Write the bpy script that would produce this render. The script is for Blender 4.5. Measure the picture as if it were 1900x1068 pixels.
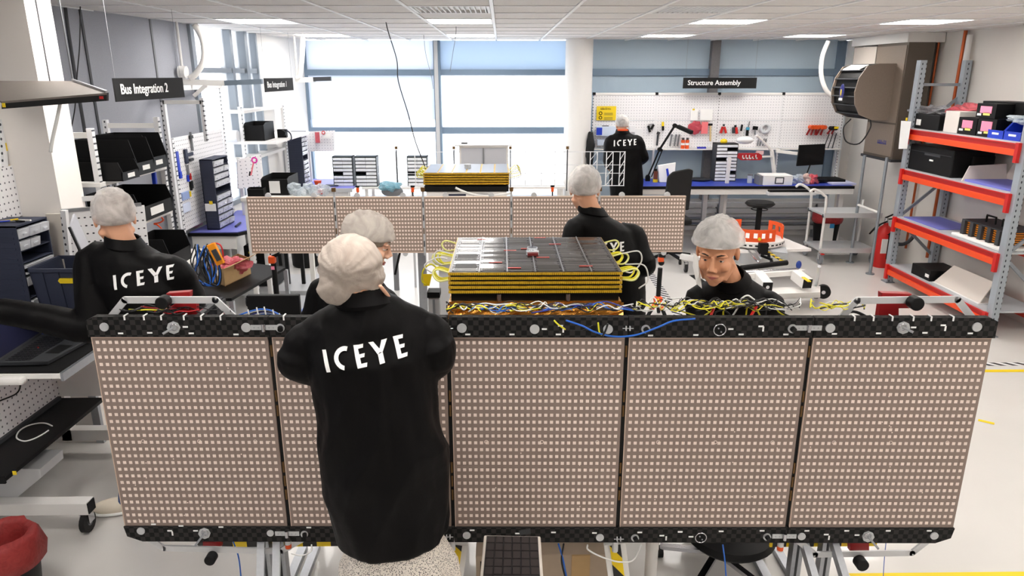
import bpy, bmesh, math, random
from mathutils import Vector, Matrix, Euler, noise
from mathutils.bvhtree import BVHTree
R = math.radians
random.seed(7)
for o in list(bpy.data.objects): bpy.data.objects.remove(o)
scene = bpy.context.scene
col = scene.collection

# ------------------------------------------------------------ camera
F = 1326.0; TH = math.atan(395/F); PSI = math.atan(20*math.cos(TH)/F); CH = 2.31
cam_data = bpy.data.cameras.new('camera'); cam = bpy.data.objects.new('camera', cam_data); col.objects.link(cam)
cam_data.sensor_width = 36; cam_data.lens = 36*F/1900; cam_data.clip_start = .05; cam_data.clip_end = 200
cam.location = (0, 0, CH); cam.rotation_euler = (R(90)-TH, 0, -PSI)
scene.camera = cam
FW = Vector((math.sin(PSI)*math.cos(TH), math.cos(PSI)*math.cos(TH), -math.sin(TH)))
RT = Vector((math.cos(PSI), -math.sin(PSI), 0)); UP = RT.cross(FW); CC = Vector((0, 0, CH))
def ray(x, y): return FW*F + RT*(x-950) - UP*(y-534)
def py(x, y, Y): d = ray(x, y); return CC + d*(Y/d.y)
def pz(x, y, Z): d = ray(x, y); return CC + d*((Z-CH)/d.z)
def pxx(x, y, X): d = ray(x, y); return CC + d*(X/d.x)

# ------------------------------------------------------------ world, lights, exposure
w = bpy.data.worlds.new('overcast_sky'); scene.world = w; w.use_nodes = True
bg = w.node_tree.nodes['Background']; bg.inputs[0].default_value = (.97, .985, 1, 1); bg.inputs[1].default_value = 4.0
scene.view_settings.view_transform = 'Standard'; scene.view_settings.look = 'None'
scene.view_settings.gamma = 1; scene.view_settings.use_curve_mapping = False
scene.view_settings.exposure = 0.12
LED = 20.0
for (nm, loc, rot, sx, sy) in (('daylight_portal', (-1.83, 10.62, 1.85), (R(-90), 0, 0), 1.8, 1.9), ('daylight_portal', (0.03, 10.62, 1.85), (R(-90), 0, 0), 1.8, 1.9)):
    l = bpy.data.lights.new(nm, 'AREA'); l.shape = 'RECTANGLE'; l.size = sx; l.size_y = sy; l.cycles.is_portal = True
    o = bpy.data.objects.new(nm, l); o.location = loc; o.rotation_euler = rot; col.objects.link(o)

# ------------------------------------------------------------ materials
def lin(c): return tuple(((v/255)/12.92 if v/255 <= .04045 else ((v/255+.055)/1.055)**2.4) for v in c)
MATS = {}
def mat(name, c, rough=.5, metal=0, nz=None, bump=None, alpha=None, emis=None, trans=None, coat=0, sheen=0, c2=None):
    if name in MATS: return MATS[name]
    m = bpy.data.materials.new(name); m.use_nodes = True; nt = m.node_tree; N = nt.nodes; L = nt.links
    b = N['Principled BSDF']; b.inputs['Base Color'].default_value = (*lin(c), 1)
    b.inputs['Roughness'].default_value = rough; b.inputs['Metallic'].default_value = metal
    if coat: b.inputs['Coat Weight'].default_value = coat
    if sheen: b.inputs['Sheen Weight'].default_value = sheen
    tc = N.new('ShaderNodeTexCoord')
    if nz:
        n = N.new('ShaderNodeTexNoise'); n.inputs['Scale'].default_value = nz[0]; n.inputs['Detail'].default_value = 5
        L.new(tc.outputs['Object'], n.inputs['Vector'])
        mx = N.new('ShaderNodeMixRGB'); a = nz[1]; l = lin(c)
        mx.inputs[1].default_value = (*[v*(1-a) for v in l], 1)
        mx.inputs[2].default_value = (*(lin(c2) if c2 else [min(1, v*(1+a)) for v in l]), 1)
        L.new(n.outputs['Fac'], mx.inputs[0]); L.new(mx.outputs[0], b.inputs['Base Color'])
    if bump:
        n2 = N.new('ShaderNodeTexNoise'); n2.inputs['Scale'].default_value = bump[0]; n2.inputs['Detail'].default_value = 4
        L.new(tc.outputs['Object'], n2.inputs['Vector'])
        bp = N.new('ShaderNodeBump'); bp.inputs['Strength'].default_value = bump[1]; bp.inputs['Distance'].default_value = .01
        L.new(n2.outputs['Fac'], bp.inputs['Height']); L.new(bp.outputs[0], b.inputs['Normal'])
    if alpha is not None: b.inputs['Alpha'].default_value = alpha
    if trans: b.inputs['Transmission Weight'].default_value = trans
    if emis: b.inputs['Emission Color'].default_value = (*lin(c), 1); b.inputs['Emission Strength'].default_value = emis
    MATS[name] = m; return m
def pattern(name, base, dot, pitch, rad, rough=.5, metal=0, square=False, axes=('X', 'Z')):
    m = mat(name, base, rough, metal); nt = m.node_tree; N = nt.nodes; L = nt.links; b = N['Principled BSDF']
    tc = N.new('ShaderNodeTexCoord'); sp = N.new('ShaderNodeSeparateXYZ'); L.new(tc.outputs['Object'], sp.inputs[0])
    def mth(op, a, bb=None):
        n = N.new('ShaderNodeMath'); n.operation = op
        for i, v in enumerate((a, bb)):
            if v is None: continue
            if isinstance(v, (int, float)): n.inputs[i].default_value = v
            else: L.new(v, n.inputs[i])
        return n.outputs[0]
    ds = []
    for ax, p in zip(axes, pitch):
        f = mth('FRACT', mth('DIVIDE', mth('ADD', sp.outputs[ax], 50.003), p)); ds.append(mth('MULTIPLY', mth('ABSOLUTE', mth('SUBTRACT', f, .5)), p))
    if square: d = mth('MAXIMUM', mth('DIVIDE', ds[0], rad[0]), mth('DIVIDE', ds[1], rad[1]))
    else: d = mth('SQRT', mth('ADD', mth('POWER', mth('DIVIDE', ds[0], rad[0]), 2), mth('POWER', mth('DIVIDE', ds[1], rad[1]), 2)))
    k = mth('LESS_THAN', d, 1.0)
    mx = N.new('ShaderNodeMixRGB'); mx.inputs[1].default_value = (*lin(base), 1); mx.inputs[2].default_value = (*lin(dot), 1)
    L.new(k, mx.inputs[0]); L.new(mx.outputs[0], b.inputs['Base Color']); return m
def checker(name, c1, c2, scale, rough=.35, coat=.4):
    m = mat(name, c1, rough, coat=coat); nt = m.node_tree; N = nt.nodes; L = nt.links
    tc = N.new('ShaderNodeTexCoord'); mp = N.new('ShaderNodeMapping'); mp.inputs['Location'].default_value = (.0031, .0047, .0037)
    ch = N.new('ShaderNodeTexChecker'); ch.inputs['Scale'].default_value = scale
    ch.inputs[1].default_value = (*lin(c1), 1); ch.inputs[2].default_value = (*lin(c2), 1)
    L.new(tc.outputs['Object'], mp.inputs[0]); L.new(mp.outputs[0], ch.inputs[0]); L.new(ch.outputs[0], N['Principled BSDF'].inputs['Base Color']); return m
def stripes(name, c1, c2, period, axis='diag', rough=.5):
    m = mat(name, c1, rough); nt = m.node_tree; N = nt.nodes; L = nt.links
    tc = N.new('ShaderNodeTexCoord'); sp = N.new('ShaderNodeSeparateXYZ'); L.new(tc.outputs['Object'], sp.inputs[0])
    s = N.new('ShaderNodeMath'); s.operation = 'ADD'
    L.new(sp.outputs['X'], s.inputs[0]); L.new(sp.outputs['Y' if axis == 'xy' else 'Z'], s.inputs[1])
    if axis == 'z': 
        s.inputs[0].default_value = 0; L.remove(s.inputs[0].links[0])
    if axis == 'yz': L.new(sp.outputs['Y'], s.inputs[0])
    dv = N.new('ShaderNodeMath'); dv.operation = 'DIVIDE'; dv.inputs[1].default_value = period
    fr = N.new('ShaderNodeMath'); fr.operation = 'FRACT'; g = N.new('ShaderNodeMath'); g.operation = 'GREATER_THAN'; g.inputs[1].default_value = .5
    ad = N.new('ShaderNodeMath'); ad.operation = 'ADD'; ad.inputs[1].default_value = 100
    L.new(s.outputs[0], dv.inputs[0]); L.new(dv.outputs[0], ad.inputs[0]); L.new(ad.outputs[0], fr.inputs[0]); L.new(fr.outputs[0], g.inputs[0])
    mx = N.new('ShaderNodeMixRGB'); mx.inputs[1].default_value = (*lin(c1), 1); mx.inputs[2].default_value = (*lin(c2), 1)
    L.new(g.outputs[0], mx.inputs[0]); L.new(mx.outputs[0], N['Principled BSDF'].inputs['Base Color']); return m
def veil(name, c, op, scale=40, rough=.8, bump=.5):
    """thin see-through cloth or film: diffuse/translucent mixed with transparent"""
    if name in MATS: return MATS[name]
    m = bpy.data.materials.new(name); m.use_nodes = True; nt = m.node_tree; N = nt.nodes; L = nt.links
    b = N['Principled BSDF']; b.inputs['Base Color'].default_value = (*lin(c), 1); b.inputs['Roughness'].default_value = rough
    tc = N.new('ShaderNodeTexCoord'); n = N.new('ShaderNodeTexNoise'); n.inputs['Scale'].default_value = scale; n.inputs['Detail'].default_value = 6; n.inputs['Distortion'].default_value = 1.5
    L.new(tc.outputs['Object'], n.inputs['Vector'])
    mr = N.new('ShaderNodeMapRange'); mr.inputs['From Min'].default_value = .3; mr.inputs['From Max'].default_value = .7
    mr.inputs['To Min'].default_value = op-.13; mr.inputs['To Max'].default_value = min(1, op+.13)
    L.new(n.outputs['Fac'], mr.inputs['Value']); L.new(mr.outputs[0], b.inputs['Alpha'])
    bp = N.new('ShaderNodeBump'); bp.inputs['Strength'].default_value = bump; bp.inputs['Distance'].default_value = .01
    L.new(n.outputs['Fac'], bp.inputs['Height']); L.new(bp.outputs[0], b.inputs['Normal'])
    MATS[name] = m; return m

M_white = mat('white_powder_coat', (226, 226, 228), .45)
M_offw = mat('off_white_paint', (232, 230, 227), .6)
M_black = mat('black_plastic', (9, 9, 10), .55); M_black.node_tree.nodes['Principled BSDF'].inputs['Specular IOR Level'].default_value = .25
M_blackm = mat('black_matte', (9, 9, 10), .8)
M_alu = mat('brushed_aluminium', (172, 175, 180), .35, .85, nz=(60, .1))
M_aluw = mat('pale_aluminium', (205, 206, 208), .4, .35)
M_steel = mat('polished_steel', (200, 200, 205), .18, 1)
M_galv = mat('galvanised_steel', (150, 156, 163), .45, .6, nz=(30, .15))
M_grey = mat('mid_grey_plastic', (120, 122, 126), .6)
M_dgrey = mat('dark_grey_plastic', (52, 54, 58), .6)
M_navy = mat('navy_plastic', (44, 50, 70), .65, nz=(14, .1))
M_red = mat('red_paint', (200, 30, 26), .45)
M_dred = mat('dark_red_paint', (150, 22, 26), .4)
M_orange = mat('orange_plastic', (228, 84, 24), .45)
M_beam = mat('orange_red_beam', (226, 52, 22), .4)
M_yellow = mat('yellow_tape', (236, 205, 20), .5)
M_blueesd = mat('blue_bench_mat', (44, 66, 168), .5, nz=(20, .05))
M_bluep = mat('blue_plastic', (26, 60, 190), .4)
M_lblue = mat('violet_blue_mat', (118, 122, 205), .5)
M_rub = mat('black_rubber', (18, 18, 18), .7)
M_paper = mat('white_paper', (240, 240, 238), .8)
M_card = mat('cardboard', (190, 158, 112), .85, nz=(25, .08))
M_pink = mat('pink_label', (240, 140, 170), .7)
M_pinkfoil = veil('pink_plastic_film', (214, 96, 108), .78, 30, .25)
M_clearfilm = veil('clear_plastic_film', (210, 222, 230), .55, 30, .2)
M_glassy = mat('clear_plastic', (225, 232, 238), .15, alpha=.6)
M_wy = mat('yellow_wire', (228, 220, 40), .45); M_wb = mat('blue_wire', (30, 100, 200), .45); M_ww = mat('white_wire', (232, 232, 230), .5)
M_wk = mat('black_wire', (16, 16, 18), .5); M_wr = mat('red_wire', (190, 30, 40), .5); M_wn = mat('navy_wire', (40, 50, 140), .5)
M_hole = pattern('perforated_white_steel', (228, 228, 230), (60, 62, 68), (.05, .04), (.006, .008), .45)
M_peg = pattern('pegboard_white', (233, 232, 234), (120, 124, 134), (.038, .038), (.0045, .0045), .5)
M_pegy = pattern('pegboard_white_side', (233, 232, 234), (90, 92, 100), (.038, .038), (.0055, .0055), .5, axes=('Y', 'Z'))
M_carbon = checker('carbon_weave', (8, 8, 9), (42, 40, 39), 50, .65, 0); M_carbon.node_tree.nodes['Principled BSDF'].inputs['Specular IOR Level'].default_value = .25
M_haz = stripes('hazard_tape', (238, 205, 20), (20, 20, 20), .12, 'xy')
M_hazz = stripes('hazard_tape_upright', (238, 205, 20), (20, 20, 20), .14, 'diag')

# ------------------------------------------------------------ mesh builder
class MB:
    def __init__(s): s.v = []; s.f = []
    def add(s, vs, fs): n = len(s.v); s.v += [Vector(p) for p in vs]; s.f += [tuple(i+n for i in f) for f in fs]; return s
    def box(s, x0, x1, y0, y1, z0, z1, M=None):
        vs = [Vector((x, y, z)) for x in (x0, x1) for y in (y0, y1) for z in (z0, z1)]
        if M: vs = [M @ p for p in vs]
        return s.add(vs, [(0, 1, 3, 2), (4, 6, 7, 5), (0, 4, 5, 1), (2, 3, 7, 6), (0, 2, 6, 4), (1, 5, 7, 3)])
    def cb(s, c, sz, M=None):
        c = Vector(c); h = Vector(sz)/2
        T = Matrix.Translation(c) @ (M.to_4x4() if M else Matrix())
        return s.box(-h.x, h.x, -h.y, h.y, -h.z, h.z, T)
    def hexa(s, p): return s.add(p, [(3, 2, 1, 0), (4, 5, 6, 7), (0, 1, 5, 4), (1, 2, 6, 5), (2, 3, 7, 6), (3, 0, 4, 7)])
    def bar(s, a, b, w, h=None, up=(0, 0, 1)):
        a = Vector(a); b = Vector(b); h = h or w; t = (b-a).normalized(); u = Vector(up)
        if abs(t.dot(u)) > .98: u = Vector((0, 1, 0))
        sd = t.cross(u).normalized()*w/2; u = sd.cross(t).normalized()*h/2
        return s.hexa([a-sd-u, a+sd-u, a+sd+u, a-sd+u, b-sd-u, b+sd-u, b+sd+u, b-sd+u])
    def tube(s, pts, r, n=8, cap=True):
        pts = [Vector(p) for p in pts]; m = len(pts); rr = r if isinstance(r, (list, tuple)) else [r]*m
        t0 = (pts[1]-pts[0]).normalized(); u = t0.orthogonal().normalized(); base = len(s.v)
        for i, p in enumerate(pts):
            t = (pts[min(i+1, m-1)]-pts[max(i-1, 0)]).normalized()
            if t.length < .5: t = t0
            u = (u - t*u.dot(t)).normalized(); w_ = t.cross(u)
            for k in range(n):
                a = 2*math.pi*k/n; s.v.append(p+(u*math.cos(a)+w_*math.sin(a))*rr[i])
        for i in range(m-1):
            for k in range(n):
                a = base+i*n+k; b = base+i*n+(k+1) % n; s.f.append((a, b, b+n, a+n))
        if cap: s.f.append(tuple(base+n-1-k for k in range(n))); s.f.append(tuple(base+(m-1)*n+k for k in range(n)))
        return s
    def cyl(s, a, b, r, n=16, r2=None): return s.tube([a, b], [r, r if r2 is None else r2], n)
    def disc(s, c, r, th=.004, n=20, ax=(0, -1, 0)): c = Vector(c); return s.cyl(c, c+Vector(ax)*th, r, n)
    def ring(s, c, r, tr, n=28, m=6, M=None):
        c = Vector(c); M = M or Matrix.Identity(3); b = len(s.v)
        for i in range(n):
            a = 2*math.pi*i/n
            for k in range(m):
                q = 2*math.pi*k/m; s.v.append(c+M @ Vector(((r+tr*math.cos(q))*math.cos(a), (r+tr*math.cos(q))*math.sin(a), tr*math.sin(q))))
        for i in range(n):
            for k in range(m): s.f.append((b+i*m+k, b+((i+1) % n)*m+k, b+((i+1) % n)*m+(k+1) % m, b+i*m+(k+1) % m))
        return s
    def sph(s, c, r, n=16, m=10, M=None):
        c = Vector(c); r = (r, r, r) if isinstance(r, (int, float)) else r; M = M or Matrix.Identity(3); b = len(s.v)
        s.v.append(c+M @ Vector((0, 0, r[2])))
        for j in range(1, m):
            t = math.pi*j/m
            for i in range(n):
                a = 2*math.pi*i/n; s.v.append(c+M @ Vector((r[0]*math.sin(t)*math.cos(a), r[1]*math.sin(t)*math.sin(a), r[2]*math.cos(t))))
        s.v.append(c+M @ Vector((0, 0, -r[2]))); e = len(s.v)-1
        for i in range(n):
            s.f.append((b, b+1+i, b+1+(i+1) % n)); s.f.append((e, b+1+(m-2)*n+(i+1) % n, b+1+(m-2)*n+i))
            for j in range(m-2): a = b+1+j*n; s.f.append((a+i, a+n+i, a+n+(i+1) % n, a+(i+1) % n))
        return s
    def prism(s, pts, d):
        """closed 3D polygon pushed along vector d"""
        n = len(pts); d = Vector(d); P_ = [Vector(p) for p in pts]
        return s.add(P_+[p+d for p in P_], [tuple(range(n-1, -1, -1)), tuple(range(n, 2*n))]+[(i, (i+1) % n, n+(i+1) % n, n+i) for i in range(n)])
    def lathe(s, c, prof, n=24):
        c = Vector(c); b = len(s.v); m = len(prof)
        for r_, z in prof:
            for k in range(n): a = 2*math.pi*k/n; s.v.append(c+Vector((r_*math.cos(a), r_*math.sin(a), z)))
        for i in range(m-1):
            for k in range(n): s.f.append((b+i*n+k, b+i*n+(k+1) % n, b+(i+1)*n+(k+1) % n, b+(i+1)*n+k))
        s.f.append(tuple(b+n-1-k for k in range(n))); s.f.append(tuple(b+(m-1)*n+k for k in range(n)))
        return s
    def rings(s, rs, n=28):
        """stack of ellipses: (centre, a, b, side, fwd)"""
        b = len(s.v)
        for c, a_, b_, sd, fw in rs:
            for k in range(n): q = 2*math.pi*k/n; s.v.append(Vector(c)+Vector(sd)*a_*math.cos(q)+Vector(fw)*b_*math.sin(q))
        m = len(rs)
        for i in range(m-1):
            for k in range(n): s.f.append((b+i*n+k, b+i*n+(k+1) % n, b+(i+1)*n+(k+1) % n, b+(i+1)*n+k))
        s.f.append(tuple(b+n-1-k for k in range(n))); s.f.append(tuple(b+(m-1)*n+k for k in range(n)))
        return s
def scrawl(x0, z0, w_, h, n, y, M=None):
    """row of tiny unreadable print strokes"""
    mb = MB(); rs = random.Random(5)
    for k in range(n):
        a = x0+w_*k/n; hh = h*rs.uniform(.55, 1); mb.box(a, a+w_/n*rs.uniform(.45, .8), y-.0015, y, z0, z0+hh*.35)
        mb.box(a, a+w_/n*.3, y-.0015, y, z0, z0+hh)
    if M: mb.v = [M @ p for p in mb.v]
    return mb
def cr(pts, n=8):
    """Catmull-Rom through points"""
    P_ = [Vector(p) for p in pts]; P_ = [P_[0]*2-P_[1]]+P_+[P_[-1]*2-P_[-2]]; out = []
    for i in range(1, len(P_)-2):
        a, b, c, d = P_[i-1:i+3]
        for k in range(n):
            t = k/n; out.append(.5*((2*b)+(c-a)*t+(2*a-5*b+4*c-d)*t*t+(3*b-a-3*c+d)*t**3))
    out.append(P_[-2]); return out

W = {}
CUR = None
def T(name, label, cat, loc=(0, 0, 0), rz=0, group=None):
    global CUR
    o = bpy.data.objects.new(name, None); col.objects.link(o); o.empty_display_size = .1
    o.location = loc; o.rotation_euler = (0, 0, rz); o['label'] = label; o['category'] = cat
    if group: o['group'] = group
    W[o.name] = Matrix.Translation(Vector(loc)) @ Matrix.Rotation(rz, 4, 'Z'); CUR = o; return o
def mk(name, mb, m, smooth=False, bevel=0, recalc=True):
    me = bpy.data.meshes.new(name); me.from_pydata([tuple(p) for p in mb.v], [], mb.f)
    if recalc:
        bm = bmesh.new(); bm.from_mesh(me); bmesh.ops.recalc_face_normals(bm, faces=bm.faces); bm.to_mesh(me); bm.free()
    ms = m if isinstance(m, (list, tuple)) else [m]
    for q in ms: me.materials.append(q)
    if smooth: me.shade_smooth()
    if smooth == 'auto': me.set_sharp_from_angle(angle=R(40))
    return me
def P(name, mb, m, parent=None, label=None, kind=None, local=False, smooth=False, bevel=0):
    parent = parent or CUR; Wm = W[parent.name]
    if not local:
        inv = Wm.inverted(); mb.v = [inv @ p for p in mb.v]
    o = bpy.data.objects.new(name, mk(name, mb, m, smooth)); col.objects.link(o); o.parent = parent; W[o.name] = Wm
    if label: o['label'] = label
    if kind: o['kind'] = kind
    if bevel: md = o.modifiers.new('bevel', 'BEVEL'); md.width = bevel; md.segments = 2; md.limit_method = 'ANGLE'; md.harden_normals = False
    return o
def S(name, mb, m, label, cat, loc=None, group=None, smooth=False, bevel=0, kind=None):
    loc = Vector(loc) if loc is not None else Vector((sum(p.x for p in mb.v)/len(mb.v), sum(p.y for p in mb.v)/len(mb.v), min(p.z for p in mb.v)))
    mb.v = [p-loc for p in mb.v]
    o = bpy.data.objects.new(name, mk(name, mb, m, smooth)); col.objects.link(o); o.location = loc; W[o.name] = Matrix.Translation(loc)
    o['label'] = label; o['category'] = cat
    if group: o['group'] = group
    if kind: o['kind'] = kind
    if bevel: md = o.modifiers.new('bevel', 'BEVEL'); md.width = bevel; md.segments = 2; md.limit_method = 'ANGLE'
    return o
def ST(name, mb, m, parent=None, smooth=False):
    if parent: return P(name, mb, m, parent, smooth=smooth)
    o = bpy.data.objects.new(name, mk(name, mb, m, smooth)); col.objects.link(o); o['kind'] = 'structure'; W[o.name] = Matrix(); return o
def dup(root, loc, rz=None, label=None):
    r = root.copy(); col.objects.link(r); r.location = loc
    if rz is not None: r.rotation_euler = (0, 0, rz)
    if label: r['label'] = label
    for ch in list(root.children):
        c = ch.copy(); col.objects.link(c); c.parent = r
        for g in ch.children: d = g.copy(); col.objects.link(d); d.parent = c
    return r
def text_mb(s, size, M, depth=.002, width=None, bold=0.0):
    """flat lettering as real mesh; M maps text x,y plane"""
    cu = bpy.data.curves.new('txt', 'FONT'); cu.body = s; cu.size = size; cu.extrude = depth/2; cu.offset = bold; cu.resolution_u = 3
    o = bpy.data.objects.new('txt', cu); me = bpy.data.meshes.new_from_object(o)
    mb = MB(); xs = [v.co.x for v in me.vertices]; k = 1
    if width: k = width/(max(xs)-min(xs))
    mb.add([M @ Vector((v.co.x*k, v.co.y, v.co.z)) for v in me.vertices], [tuple(p.vertices) for p in me.polygons])
    bpy.data.objects.remove(o); bpy.data.curves.remove(cu); bpy.data.meshes.remove(me); return mb
# ============================================================ ROOM
H_ = 2.77; XR = 5.05; YB = 10.5
def xl(y): return -3.10 + (y-5.03)*.0634
M_floor = mat('epoxy_floor', (214, 211, 207), .28, nz=(2.5, .05), coat=.15)
ST('floor', MB().box(-4.2, 5.4, -3.2, 10.7, -.05, 0), M_floor)
M_tile = mat('mineral_ceiling_tile', (222, 219, 216), .9, nz=(90, .09), bump=(120, .25))
M_grid = mat('ceiling_grid_white', (240, 240, 240), .5)
ceil = ST('ceiling', MB().box(-4.2, 5.4, -3.2, 10.7, H_+.03, H_+.09), M_offw)
gx = [-0.065+.6*k for k in range(-7, 10)]; gy = [.53+.6*k for k in range(-6, 17)]
g = MB()
for x in gx: g.box(x-.012, x+.012, -3.1, 10.6, H_-.004, H_+.03)
for y in gy:
    for i in range(len(gx)-1): g.box(gx[i]+.012, gx[i+1]-.012, y-.012 if y < 10.4 else 10.4, y+.012 if y < 10.4 else 10.42, H_-.003, H_+.03)
ST('ceiling_grid', g, M_grid, ceil)
lit = set()
for cx in (-2.165, -.365, 2.035, 3.835):
    for cy in (-.37, 2.03, 4.43, 6.83, 9.23): lit.add((round(cx, 2), round(cy, 2)))
tm = mk('ceiling_tile', MB().box(-.285, .285, -.285, .285, 0, .018), M_tile)
near = MB(); vents = []
for i in range(len(gx)-1):
    for j in range(len(gy)-1):
        cx = (gx[i]+gx[i+1])/2; cy = (gy[j]+gy[j+1])/2
        if (round(cx, 2), round(cy, 2)) in lit: continue
        if cx < xl(cy) - .3 or cx > XR+.3: continue
        if cy > 4.7:
            if (i, j) in ((6, 14), (9, 14)): continue
            o = bpy.data.objects.new('ceiling_tile', tm); col.objects.link(o); o.parent = ceil; o.location = (cx, cy, H_+.002+random.random()*.002)
        else: near.box(cx-.285, cx+.285, cy-.285, cy+.285, H_+.002, H_+.02)
ST('ceiling_tile', near, M_tile, ceil)['kind'] = 'stuff'
# slatted air vents
M_vent = mat('vent_white', (235, 235, 235), .5)
for cx, cy, lb in ((gx[6]+.3, gy[14]-.9+.6*0+.0, 'square slatted ceiling air vent in front of the near central ceiling light'), (gx[9]+.3, gy[14]+.3, 'square slatted ceiling air vent right of the hanging black cable')):
    pass
def vent(i, j, lb):
    cx = (gx[i]+gx[i+1])/2; cy = (gy[j]+gy[j+1])/2
    T('ceiling_vent', lb, 'vent', (cx, cy, H_-.004))
    P('vent_frame', MB().box(cx-.285, cx+.285, cy-.285, cy-.265, H_-.003, H_+.02).box(cx-.285, cx+.285, cy+.265, cy+.285, H_-.003, H_+.02).box(cx-.285, cx-.265, cy-.265, cy+.265, H_-.003, H_+.02).box(cx+.265, cx+.285, cy-.265, cy+.265, H_-.003, H_+.02).box(cx-.285, cx+.285, cy-.285, cy+.285, H_+.02, H_+.025), M_vent)
    for k in range(14): x = cx-.25+k*.0385; P('slat', MB().box(x-.004, x+.004, cy-.265, cy+.265, H_-.001, H_+.018), M_vent)
vent(6, 14, 'square slatted ceiling air vent above the window mullion'); vent(9, 14, 'square slatted ceiling air vent to the right of the middle')
M_led = mat('led_diffuser', (255, 250, 244), .5, emis=LED)
lab = {(-.36, 6.83): 'near square ceiling light in the middle', (-.36, 9.23): 'far square ceiling light in the middle above the windows', (-2.16, 6.83): 'leftmost near square ceiling light', (-2.16, 9.23): 'leftmost far ceiling light beside the left windows', (2.04, 6.83): 'near ceiling light right of the white column', (2.04, 9.23): 'far ceiling light above the structure assembly sign', (3.84, 6.83): 'large rightmost near ceiling light before the brown duct', (3.84, 9.23): 'far right ceiling light over the hanging hose'}
for cx in (-2.165, -.365, 2.035, 3.835):
    for cy in (-.37, 2.03, 4.43, 6.83, 9.23):
        k = [v for q, v in lab.items() if abs(q[0]-cx) < .02 and abs(q[1]-cy) < .02]
        T('ceiling_light', k[0] if k else 'square recessed ceiling light overhead outside the photo', 'ceiling light', (cx, cy, H_), 0, None if k else 'ceiling lights overhead out of view')
        P('light_frame', MB().box(cx-.287, cx+.287, cy-.287, cy-.275, H_-.003, H_+.02).box(cx-.287, cx+.287, cy+.275, cy+.287, H_-.003, H_+.02).box(cx-.287, cx-.275, cy-.275, cy+.275, H_-.003, H_+.02).box(cx+.275, cx+.287, cy-.275, cy+.275, H_-.003, H_+.02), M_grid)
        P('diffuser', MB().box(cx-.275, cx+.275, cy-.275, cy+.275, H_+.0, H_+.006), M_led)
# ---- walls
M_wallr = mat('painted_wall_warm_white', (222, 218, 212), .75, nz=(3, .05))
M_wallg = mat('grey_fabric_wall', (158, 161, 170), .9, nz=(160, .12), bump=(200, .3))
M_film = veil('frosted_window_film', (192, 214, 230), .97, 120, .8, .05)
M_panel = mat('blue_grey_blind', (186, 204, 218), .9, nz=(150, .1), bump=(200, .2))
M_mull = mat('mullion_grey', (138, 145, 152), .4, .4)
M_mulb = mat('transom_blue_grey', (120, 140, 160), .5, .2)
ST('wall_right', MB().box(XR, XR+.12, -3.1, 10.6, 0, H_+.03), M_wallr)
ST('wall_rear', MB().box(-3.9, 5.2, -3.15, -3.05, 0, H_+.03), M_wallr)
# left wall, slightly oblique
def lw(y0, y1, z0, z1, d0=0, d1=-.1): return [(xl(y0)+d0, y0, z0), (xl(y0)+d1, y0, z0), (xl(y1)+d1, y1, z0), (xl(y1)+d0, y1, z0), (xl(y0)+d0, y0, z1), (xl(y0)+d1, y0, z1), (xl(y1)+d1, y1, z1), (xl(y1)+d0, y1, z1)]
wl = ST('wall_left', MB().hexa(lw(-3.1, 7.2, 0, H_+.03)), M_wallg)
for y in (5.6, 6.55): ST('panel_joint', MB().hexa(lw(y-.012, y+.012, 0.05, H_, .008, -.001)), M_dgrey if y < 6 else M_grey, wl)
ST('wall_left', MB().hexa(lw(7.2, 8.8, 0, .95)), M_offw)
ST('wall_left', MB().hexa(lw(8.8, 10.6, 0, H_+.03)), M_offw)
wd = ST('window_1', MB().hexa(lw(7.2, 7.27, .95, H_, .03)).hexa(lw(8.06, 8.12, .95, H_, .03)).hexa(lw(8.42, 8.5, .95, H_, .04)).hexa(lw(8.76, 8.8, .95, H_, .03)).hexa(lw(7.27, 8.76, 2.33, 2.38, .02)).hexa(lw(7.27, 8.76, .95, 1.0, .02)), M_mull)
def frost(name, c, op):
    m = bpy.data.materials.new(name); m.use_nodes = True; N = m.node_tree.nodes; L = m.node_tree.links; N.clear()
    out = N.new('ShaderNodeOutputMaterial'); t = N.new('ShaderNodeBsdfTransparent'); d = N.new('ShaderNodeBsdfTranslucent'); g2 = N.new('ShaderNodeBsdfDiffuse')
    d.inputs[0].default_value = (*lin(c), 1); g2.inputs[0].default_value = (*lin(c), 1); t.inputs[0].default_value = (*lin(c), 1)
    a = N.new('ShaderNodeMixShader'); b = N.new('ShaderNodeMixShader'); a.inputs[0].default_value = .35; b.inputs[0].default_value = op
    L.new(d.outputs[0], a.inputs[1]); L.new(g2.outputs[0], a.inputs[2]); L.new(t.outputs[0], b.inputs[1]); L.new(a.outputs[0], b.inputs[2]); L.new(b.outputs[0], out.inputs[0]); return m
M_clear = frost('bright_window_glass', (250, 252, 255), .35)
M_blindl = frost('roller_blind_lit_tone', (222, 226, 232), .8); M_blindd = frost('roller_blind_shade_tone', (196, 208, 220), .85)  # one kind of blind, its daylight and shade put into two colours
for y0, y1 in ((7.27, 8.06), (8.12, 8.42), (8.5, 8.76)):
    for z0, z1 in ((1.0, 2.33), (2.38, H_)): ST('window_pane', MB().hexa(lw(y0, y1, z0, z1, -.04, -.05)), M_clear, wd)
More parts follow.
